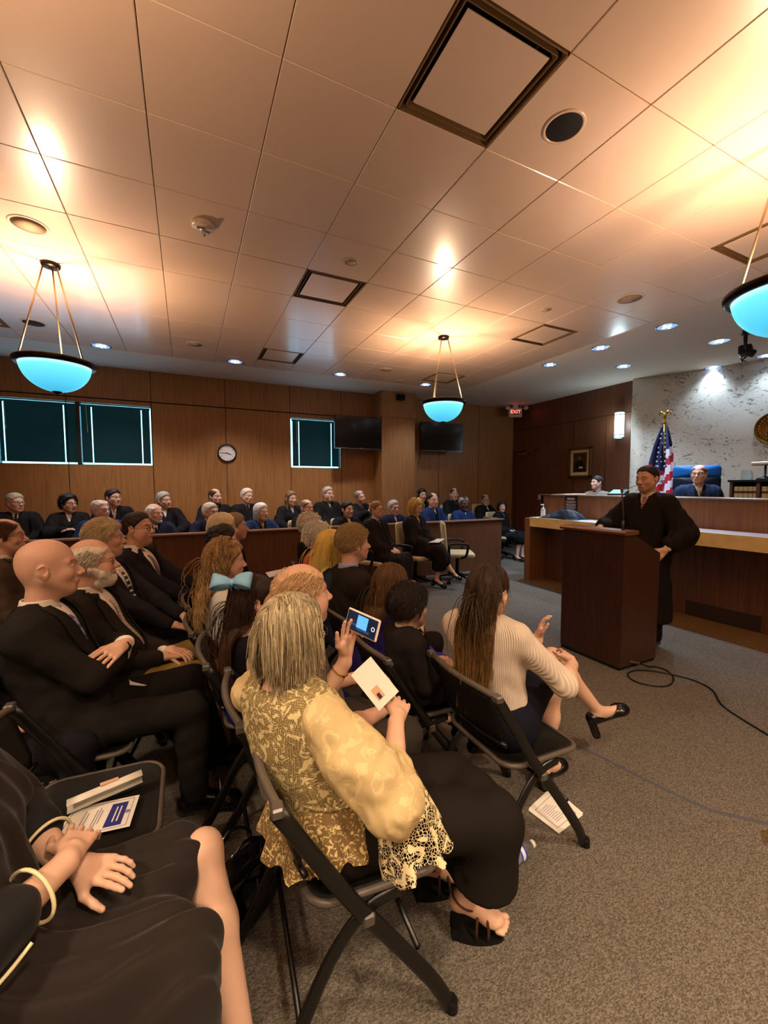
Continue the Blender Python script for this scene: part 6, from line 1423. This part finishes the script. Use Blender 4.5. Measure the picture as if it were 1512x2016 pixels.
def ctop(u): w = 2*math.pi*u; return (ec[0]+.06*math.cos(w)+.01, ec[1]+.062*math.sin(w), ec[2]-.02+.03*math.cos(w))
def cbot(u): w = 2*math.pi*u; return (ec[0]+.05+.10*math.cos(w), ec[1]-.01+.115*math.sin(w), ec[2]-.215+.035*math.cos(w+.6)+.02*math.sin(3*w))
ruffle('lace_cuff', ctop, cbot, .020, 8, M_CUFF, scallop=.014)
def ptop(u): w = math.radians(55+250*u); return (-.03+.15*math.cos(w), .185*math.sin(w), .675)
def pbot(u): w = math.radians(58+244*u); return (-.04+.20*math.cos(w), .235*math.sin(w), .525+.015*math.sin(9*u)-.02*(abs(u-.5)<.3))
ruffle('peplum', ptop, pbot, .016, 9, M_PEP, scallop=.012)
m = MB(); m.tube([tuple(Vector(ptop(u/40))+Vector((0, 0, .004))) for u in range(41)], .006, 6); m.build('waist_seam', M_LACEC, r, True)
# bracelet, sandals
w_ = J['wrL']; e_ = J['elL']; d_ = (w_-e_)/np.linalg.norm(w_-e_); bc = w_-d_*.035
a1 = np.cross(d_, [0, 1, 0]); a1 /= np.linalg.norm(a1); a2 = np.cross(d_, a1)
m = MB(); m.tube([tuple(bc+.032*(a1*math.cos(t)+a2*math.sin(t))) for t in np.linspace(0, 2*math.pi, 25)[:-1]], .0022, 6, closed=True); m.build('bracelet', M_BRASS, r, True)
M_SAND = mat('sandal_strap', '#4a2f22', rough=.4)
for s in 'RL':
    an, to = J['an'+s], J['to'+s]; f_ = to-an; f_ = f_/np.linalg.norm(f_); si = np.cross([0, 0, 1], f_); si /= np.linalg.norm(si); up = np.array([0, 0, 1.])
    base = an.copy(); base[2] = 0
    m = MB(); G = []
    for t in np.linspace(-.065, .165, 12):
        w_ = .036*math.sin(math.pi*min(1, max(.12, (t+.08)/.26)))**.5+.008; hh = .032*max(0, 1-(t+.05)/.13) if t > -.05 else .032; c_ = base+np.array([f_[0], f_[1], 0])*t
        G.append([tuple(c_-si*w_+up*(hh+.012)), tuple(c_+si*w_+up*(hh+.012)), tuple(c_+si*w_+up*max(0, hh-.035 if t > -.02 else 0)), tuple(c_-si*w_+up*max(0, hh-.035 if t > -.02 else 0))])
    m.grid(G, True); m.build('sandal_sole', M_BLACK, r)
    m = MB()
    for t, sk in ((.06, .02), (.085, -.01), (.105, .012)):
        pts = []
        for w in np.linspace(0, math.pi, 9): c_ = base+np.array([f_[0], f_[1], 0])*(t+sk*math.cos(w)); pts.append(tuple(c_+si*.042*math.cos(w)+up*(.026+(.094-.35*t)*math.sin(w))))
        m.tube(pts, .0055, 6)
    pts = []
    for w in np.linspace(0, 2*math.pi, 17)[:-1]: c_ = base+np.array([f_[0], f_[1], 0])*(-.01+.05*math.cos(w)); pts.append(tuple(c_+si*.036*math.sin(w)+up*(.125+.02*math.cos(w)*-1)))
    m.tube(pts, .004, 6, closed=True); m.build('sandal_strap', M_SAND, r, True)
# phone
pc = Vector(H(713, 1229, y=1.33)); nrm = (Vector((HX+.08, HY, hz_))-pc).normalized(); ux = Vector((0, 0, 1)).cross(nrm).normalized(); ux = (ux+Vector((0, 0, -.16))).normalized(); vy = nrm.cross(ux).normalized()
PR = Matrix((ux, vy, nrm)).transposed()
e = empty('mobile_phone', pc, 0, 'white-cased phone held sideways, its blue screen showing the courtroom', 'phone'); e.rotation_mode = 'QUATERNION'; e.rotation_quaternion = PR.to_quaternion()
m = MB(); m.box((0, 0, -.001), (.076, .039, .005), None, .004); m.build('case', mat('phone_case', '#e9ddd0', rough=.4), e)
M_SCRN = mat('screen_black', '#050608', rough=.1, emit=(.01, .015, .03), es=.6); m = MB(); m.box((0, 0, .0045), (.070, .0335, .0008)); scr_ = m.build('screen', M_SCRN, e)
m = MB(); m.box((.003, .006, .0056), (.024, .022, .0004)); m.build('screen_image', mat('screen_blue', '#2f6cd8', emit=(.08, .28, .9), es=.9, noise=(160, .7)), scr_)
m = MB(); m.box((-.035, -.010, .0056), (.012, .004, .0004)); m.box((.012, -.020, .0056), (.03, .004, .0004)); m.build('screen_shadow', mat('screen_dim', '#0a1430', emit=(.02, .05, .12), es=.6), scr_)
m = MB(); m.lathe([(.006, .0055), (.0075, .006), (.006, .0065)], c=(.055, 0, 0), n=20, cap=False); m.build('record_button', mat('screen_white', '#ffffff', emit=(1, 1, 1), es=.8), scr_)
# program in right hand
c_ = Vector(H(738, 1345, y=1.24)); e = empty('folded_program', c_, 0, 'white folded program with a small portrait photo held beside the raised phone', 'booklet'); e.rotation_mode = 'QUATERNION'
nrm = (Vector((-.25, -.9, .35))).normalized(); ux = Vector((.62, -.05, .45)); ux = (ux-nrm*ux.dot(nrm)).normalized(); vy = nrm.cross(ux); e.rotation_quaternion = Matrix((ux, vy, nrm)).transposed().to_quaternion()
m = MB(); m.box((0, 0, 0), (.045, .075, .0012)); m.build('sheet', M_PAPER, e)
m = MB(); m.box((-.012, -.030, .0018), (.014, .022, .0004)); m.build('portrait_print', mat('print_peach', '#d8a88a', rough=.7), e); m = MB(); m.box((-.014, -.040, .0026), (.006, .010, .0003)); m.build('portrait_figure', mat('print_dark', '#3a2838', rough=.7), e)
# ---------------------------------------------------------------- person at the lower left (lap in view)
r, J, HT = person(dict(label='person in black robe with piped sleeve at the lower left, hands crossed, lap in view', head=(-.50, 1.08, 1.24), rz=0, lean=-.05, far=0, fem=1, face=dict(hair='bob', hairc='#4a3424', fem=1, skin='#d09a74', len=.2), hdens=.4, cres=.0075,
    wrR=(.185, -.01, .755), wrL=(.17, .07, .69), hdR=(.12, .9, -.10), hdL=(.8, -.42, -.06), hnR=(.35, .0, 1), hnL=(.2, -.2, 1), poleR=(-.05, -.45, .65), poleL=(-.05, .5, .6), handres=.0026, curlR=[.3, .4, .5, .55], curlL=[.08, .3, .42, .5], thumbR=.3, thumbL=.6,
    knL=(.46, .14, .545), anL=(.545, -.09, .10), toL=(.70, -.12, .03), knR=(.385, -.15, .54), anR=(.40, -.22, .10),
    clothes=dict(kind='none', shoes='#0c0a0a', pumps=1)))
M_ROBEN = mat('near_black_robe', '#241c18', rough=.78, spec=.2, sheen=.08, bump=(420, .12))
P = torso(J, {'size': 1, 'fem': 1}, .03)
P += [C_(J['hpL'], J['knL']-np.array([.075, 0, 0]), .115, .082, .07), C_(J['hpR'], J['knR'], .12, .10, .07), C_(J['hip']+np.array([.1, 0, -.02]), (J['knL']+J['knR'])/2+np.array([-.09, 0, -.03]), .10, .085, .08),
      C_(J['knR'], J['knR']*.3+J['anR']*.7, .085, .10, .06), C_(J['knR']+np.array([-.05, .10, -.03]), J['knR']*.35+J['anR']*.65+np.array([-.02, .06, 0]), .06, .065, .06)]
for s in 'RL': P += [C_(J['sh'+s], J['el'+s], .075, .07, .04)]
def fp(G, F):
    x, y, z = G[..., 0], G[..., 1], G[..., 2]
    rad = y*34+np.sin(x*7)*1.6+z*5          # drape running along the thighs and over the knees
    F = F+.008*np.sin(rad*1.7+1.8*np.sin(x*9+z*8))*np.clip((x-.02)/.12, 0, 1)+.006*np.sin(rad*3.1+x*16+1.5*np.sin(z*14))*np.clip((x-.0)/.1, .2, 1)+.004*nz(G, (60, 60, 40), 3)
    return np.maximum(F, .13-z)
v, q = solidify(P, .0065, post=fp, cuts=[C_(J['neck'], J['head'], .058, .062, .004)]); mesh_from('robe', [(v, q)], M_ROBEN, r)
for s, en in (('R', .50), ('L', .45)):
    b_, c_ = J['el'+s], J['wr'+s]; c2 = b_+(c_-b_)*en
    v, q = solidify([C_(b_, c2, .068, .058, .02)], .006, post=lambda G, F: F+.003*nz(G, (70, 60, 50), 2)); mesh_from('sleeve', [(v, q)], mat('near_sleeve', '#0c0a0e', rough=.8, sheen=.05), r)
    d_ = (c_-b_)/np.linalg.norm(c_-b_); a1 = np.cross(d_, [0, 0, 1]); a1 /= np.linalg.norm(a1); a2 = np.cross(d_, a1)
    M_PIPE = mat('cream_piping', '#e8dcae', rough=.5)
    m = MB(); cc = c2+d_*.050; m.tube([tuple(cc+(.056+.002*math.sin(3*t))*(a1*math.cos(t)+a2*math.sin(t))) for t in np.linspace(0, 2*math.pi, 33)[:-1]], .004, 6, closed=True); m.build('cuff_piping', M_PIPE, r, True)
    m = MB(); m.tube(smooth([tuple(c2+d_*(.0-.03*t)+(.068+.0015*t)*(a1*math.cos(.4+.25*t)+a2*math.sin(.4+.25*t))) for t in range(8)]), .004, 6); m.build('seam_piping', M_PIPE, r, True)
put_chair(-.70, 1.08, 0, 'black folding chair under the lap at the lower left')
# nails
# ---------------------------------------------------------------- empty chair with programs
put_chair(-.605, 1.665, 0, 'empty black folding chair carrying programs, beside the lap at the lower left')
SZ = .452
def sheet(name, pts, lab, cat, th=.0012, mm=None, par=None, group=None):
    m = MB(); m.prism([(p[0], p[1]) for p in pts], pts[0][2], pts[0][2]+th, 'z'); o = m.build(name, mm or M_PAPER, par, fix=True)
    return tag(o, lab, cat, group) if lab else o
q = [H(98, 1662, z=SZ), H(255, 1627, z=SZ), H(275, 1565, z=SZ), H(146, 1592, z=SZ)]
bk = sheet('program_booklet', q, 'white program with a blue title box lying on the empty folding chair', 'booklet')
def onq(u, v, dz): a = Vector(q[0]).lerp(Vector(q[1]), u); b_ = Vector(q[3]).lerp(Vector(q[2]), u); p = a.lerp(b_, v); return (p.x, p.y, SZ+dz)
M_INK = mat('ink_blue', '#2b2f86', rough=.6); M_GREY = mat('ink_grey', '#8a84a0', rough=.6)
tb_ = sheet('title_box', [onq(.62, .12, .0016), onq(.86, .12, .0016), onq(.86, .84, .0016), onq(.62, .84, .0016)], None, None, .0004, M_INK, bk)
for k, (u, a, b_) in enumerate(((.50, .3, .7), (.46, .2, .8), (.42, .25, .75), (.30, .3, .7), (.25, .22, .78))): sheet('print_line', [onq(u, a, .0016), onq(u+.015, a, .0016), onq(u+.015, b_, .0016), onq(u, b_, .0016)], None, None, .0003, M_GREY, bk)
for u in (.71, .77): sheet('title_line', [onq(u, .25, .0022), onq(u+.02, .25, .0022), onq(u+.02, .72, .0022), onq(u, .72, .0022)], None, None, .0003, M_PAPER, tb_)
for a, c in (((.04, .06), (.94, .075)), ((.04, .925), (.94, .94)), ((.04, .06), (.05, .94)), ((.93, .06), (.94, .94))): sheet('border_line', [onq(a[0], a[1], .0016), onq(c[0], a[1], .0016), onq(c[0], c[1], .0016), onq(a[0], c[1], .0016)], None, None, .0002, M_GREY, bk)
m = MB(); c_ = onq(.955-.06, .5, .0018); m.lathe([(.008, 0), (.0085, .0004), (.001, .0005)], c=c_, n=16); m.build('emblem', M_GREY, bk)
# rolled / half-open programme behind it
a, b_ = Vector(H(132, 1598, z=SZ+.01)), Vector(H(280, 1537, z=SZ+.02)); d_ = (b_-a).normalized(); s_ = Vector((-d_.y, d_.x, 0)).normalized(); G = []
for t in (0, .25, .5, .75, 1):
    p = a.lerp(b_, t); G.append([tuple(p+s_*(.035*math.sin(w)-.01*w*.3)*1+Vector((0, 0, .018-.018*math.cos(w)+.003*t))) for w in np.linspace(-.9, 3.6, 14)])
m = MB(); m.grid(G); o = m.build('curled_program', M_PAPER, smooth=True); tag(o, 'curled open program lying at the back of the empty chair seat', 'booklet'); solid(o, .0012, 0)
m = MB(); p = a.lerp(b_, .55); m.box(tuple(p+s_*.012+Vector((0, 0, .040))), (.028, .009, .001), Matrix.Rotation(math.atan2(d_.y, d_.x), 3, 'Z')); m.build('portrait_print', mat('print_peach', '#d8a88a'), o)
# ---------------------------------------------------------------- bow, booklets, papers
e = empty('hair_bow', H(458, 1147, y=2.00), 0, 'large pale blue ribbon bow tied in the long dark brown hair', 'bow'); e.scale = (1.25, 1.25, 1.25); e.rotation_euler = (.1, .95, math.radians(-116)); M_BOW = mat('blue_ribbon', '#8cc4e8', rough=.5)
for s in (-1, 1):
    m = MB(); G = []
    for i in range(13):
        t = i/12; w = 2*math.pi*t; G.append([(.0+.002, s*(.005+.048*(1-math.cos(w))/1.0), .022*math.sin(w)*(1+.3*s)+z_*.5+.012) if False else (z_*1.0, s*(.004+.036*(1-math.cos(w))), .026*math.sin(w)+.006*(1-math.cos(w))) for z_ in [q*(.45+.75*math.sin(w/2)**2) for q in (-.026, -.009, .009, .026)]])
    m.grid(G); o = m.build('bow_loop', M_BOW, e, True); solid(o, .0025, 0)
    m = MB(); m.grid([[(z_*.9, s*(.008+.022*t), -.01-.075*t+.006*math.sin(8*t)+s*.004) for z_ in (-.022, 0, .022)] for t in np.linspace(0, 1, 8)]); o = m.build('bow_tail', M_BOW, e, True); solid(o, .0025, 0)
m = MB(); m.tube([(0, -.012, 0), (0, 0, 0), (0, .012, 0)], [.012, .016, .012], 10); m.build('bow_knot', M_BOW, e, True)
def sheet3(name, c, ux, uy, w, h, lab, cat='booklet', th=.001):
    c = Vector(c); ux = Vector(ux).normalized(); uy = Vector(uy); uy = (uy-ux*uy.dot(ux)).normalized(); nz_ = ux.cross(uy)
    o = MB().box((0, 0, 0), (w/2, h/2, th)).build(name, M_PAPER, loc=c); o.rotation_mode = 'QUATERNION'; o.rotation_quaternion = Matrix((ux, uy, nz_)).transposed().to_quaternion(); return tag(o, lab, cat)
p = H(348, 1170, z=.66); sheet3('program_booklet', p, (1, .1, 0), (0, 1, .25), .20, .14, 'open cream program on the lap of the person with the striped tie')
p = H(283, 1345, z=.60); sheet3('folded_papers', p, (1, .2, -.4), (0, 1, 0), .13, .05, 'folded white papers tucked by the crossed-arm person', 'papers', .003)
p = H(545, 1128, z=.68); sheet3('program_booklet', p, (1, .1, .1), (0, 1, .2), .2, .14, 'white paper held by the person with the dark updo')
p = H(415, 1235, z=.42); sheet3('program_booklet', p, (.2, .1, 1), (0, 1, .1), .2, .12, 'grey-white sheet hanging beside the girl with the bow')
e = empty('paper_stack', (0, 0, 0), 0, 'stack of printed white papers on the carpet under the nearest right chair', 'papers')
q1 = [H(1040, 1597, z=.001), H(1100, 1643, z=.001), H(1148, 1606, z=.001), H(1086, 1553, z=.001)]
def quad(q, k): c_ = sum((Vector(p) for p in q), Vector())/4; return [tuple(c_+(Vector(p)-c_)*k) for p in q]
m = MB(); m.prism([(p[0]+.012, p[1]+.01) for p in q1], .001, .004, 'z'); m.build('lower_sheet', M_PAPER, e, fix=True)
m = MB(); m.prism([(p[0], p[1]) for p in q1], .0042, .0062, 'z'); m.build('top_sheet', M_PAPER, e, fix=True)
def onp(u, v, dz=.0064): a = Vector(q1[0]).lerp(Vector(q1[1]), u); b_ = Vector(q1[3]).lerp(Vector(q1[2]), u); p = a.lerp(b_, v); return (p.x, p.y)
M_PR = mat('faint_print', '#a9a2b8', rough=.7); m = MB()
for a, c in (((.12, .12), (.88, .14)), ((.12, .86), (.88, .88)), ((.12, .12), (.14, .88)), ((.86, .12), (.88, .88))): m.prism([onp(*a), onp(c[0], a[1]), onp(*c), onp(a[0], c[1])], .0062, .0066, 'z')
m.build('printed_border', M_PR, e, fix=True)
m = MB()
for k in range(9): m.prism([onp(.24+.06*k, .25), onp(.26+.06*k, .25), onp(.26+.06*k, .5+.04*(k % 4)), onp(.24+.06*k, .5+.04*(k % 4))], .0062, .0066, 'z')
m.build('printed_lines', M_PR, e, fix=True)
# water bottle lying on its side
a, b_ = Vector(H(988, 1702, z=.033)), Vector(H(1050, 1660, z=.033)); d_ = (b_-a).normalized(); ln = .215
e = empty('water_bottle', a, 0, 'clear plastic water bottle with blue label lying on the carpet', 'bottle'); e.rotation_mode = 'QUATERNION'; e.rotation_quaternion = d_.to_track_quat('Z', 'Y'); e.scale = (1, 1, 1)
prof = [(.001, .004), (.024, .0), (.031, .008)]+[(.0315+(.0018 if k % 2 else -.0012), .012+.0075*k) for k in range(9)]+[(.032, .082), (.031, .085), (.031, .12), (.032, .123), (.031, .135), (.022, .163), (.0135, .175), (.0130, .190)]
m = MB(); m.lathe(prof, n=28, cap=False); m.build('bottle_body', mat('clear_pet', '#eef4fa', rough=.06, trans=.92, spec=.6), e, True)
m = MB(); m.lathe([(.0318, .086), (.0318, .119)], n=28, cap=False); m.build('paper_label', mat('bottle_label', '#dfe3f2', rough=.4), e, True)
for z0, z1 in ((.086, .094), (.111, .119)): m = MB(); m.lathe([(.0322, z0), (.0322, z1)], n=28, cap=False); m.build('label_band', mat('label_blue', '#2b3fae', rough=.4), e, True)
m = MB(); m.lathe([(.0135, .178), (.0155, .180), (.0155, .192), (.001, .193)], n=20); m.build('cap', M_WHITE, e, True)
# shoulder bag beside the lap
c_ = Vector(H(470, 1745, z=.14)); e = empty('handbag', (c_.x, c_.y, 0), .5, 'glossy black handbag standing on the floor beside the bare shin', 'bag')
M_BAG = mat('patent_black', '#0b0a0b', rough=.12, spec=.7); v, q = solidify([B_((0, 0, .12), (.14, .055, .11), .03, .01), E_((0, 0, .06), (.15, .075, .07), .03)], .007, post=lambda G, F: F+.003*nz(G, (30, 30, 40), 3)); mesh_from('bag_body', [(v, q)], M_BAG, e)
for y_ in (-.03, .03): m = MB(); m.tube(smooth([(-.08, y_, .22), (-.07, y_*1.2, .29), (0, y_*1.4, .33), (.07, y_*1.2, .29), (.08, y_, .22)]), .006, 8); m.build('handle', M_BAG, e, True)
# ankle strap detail and shin cuff left to the shoes; stray vent on floor none
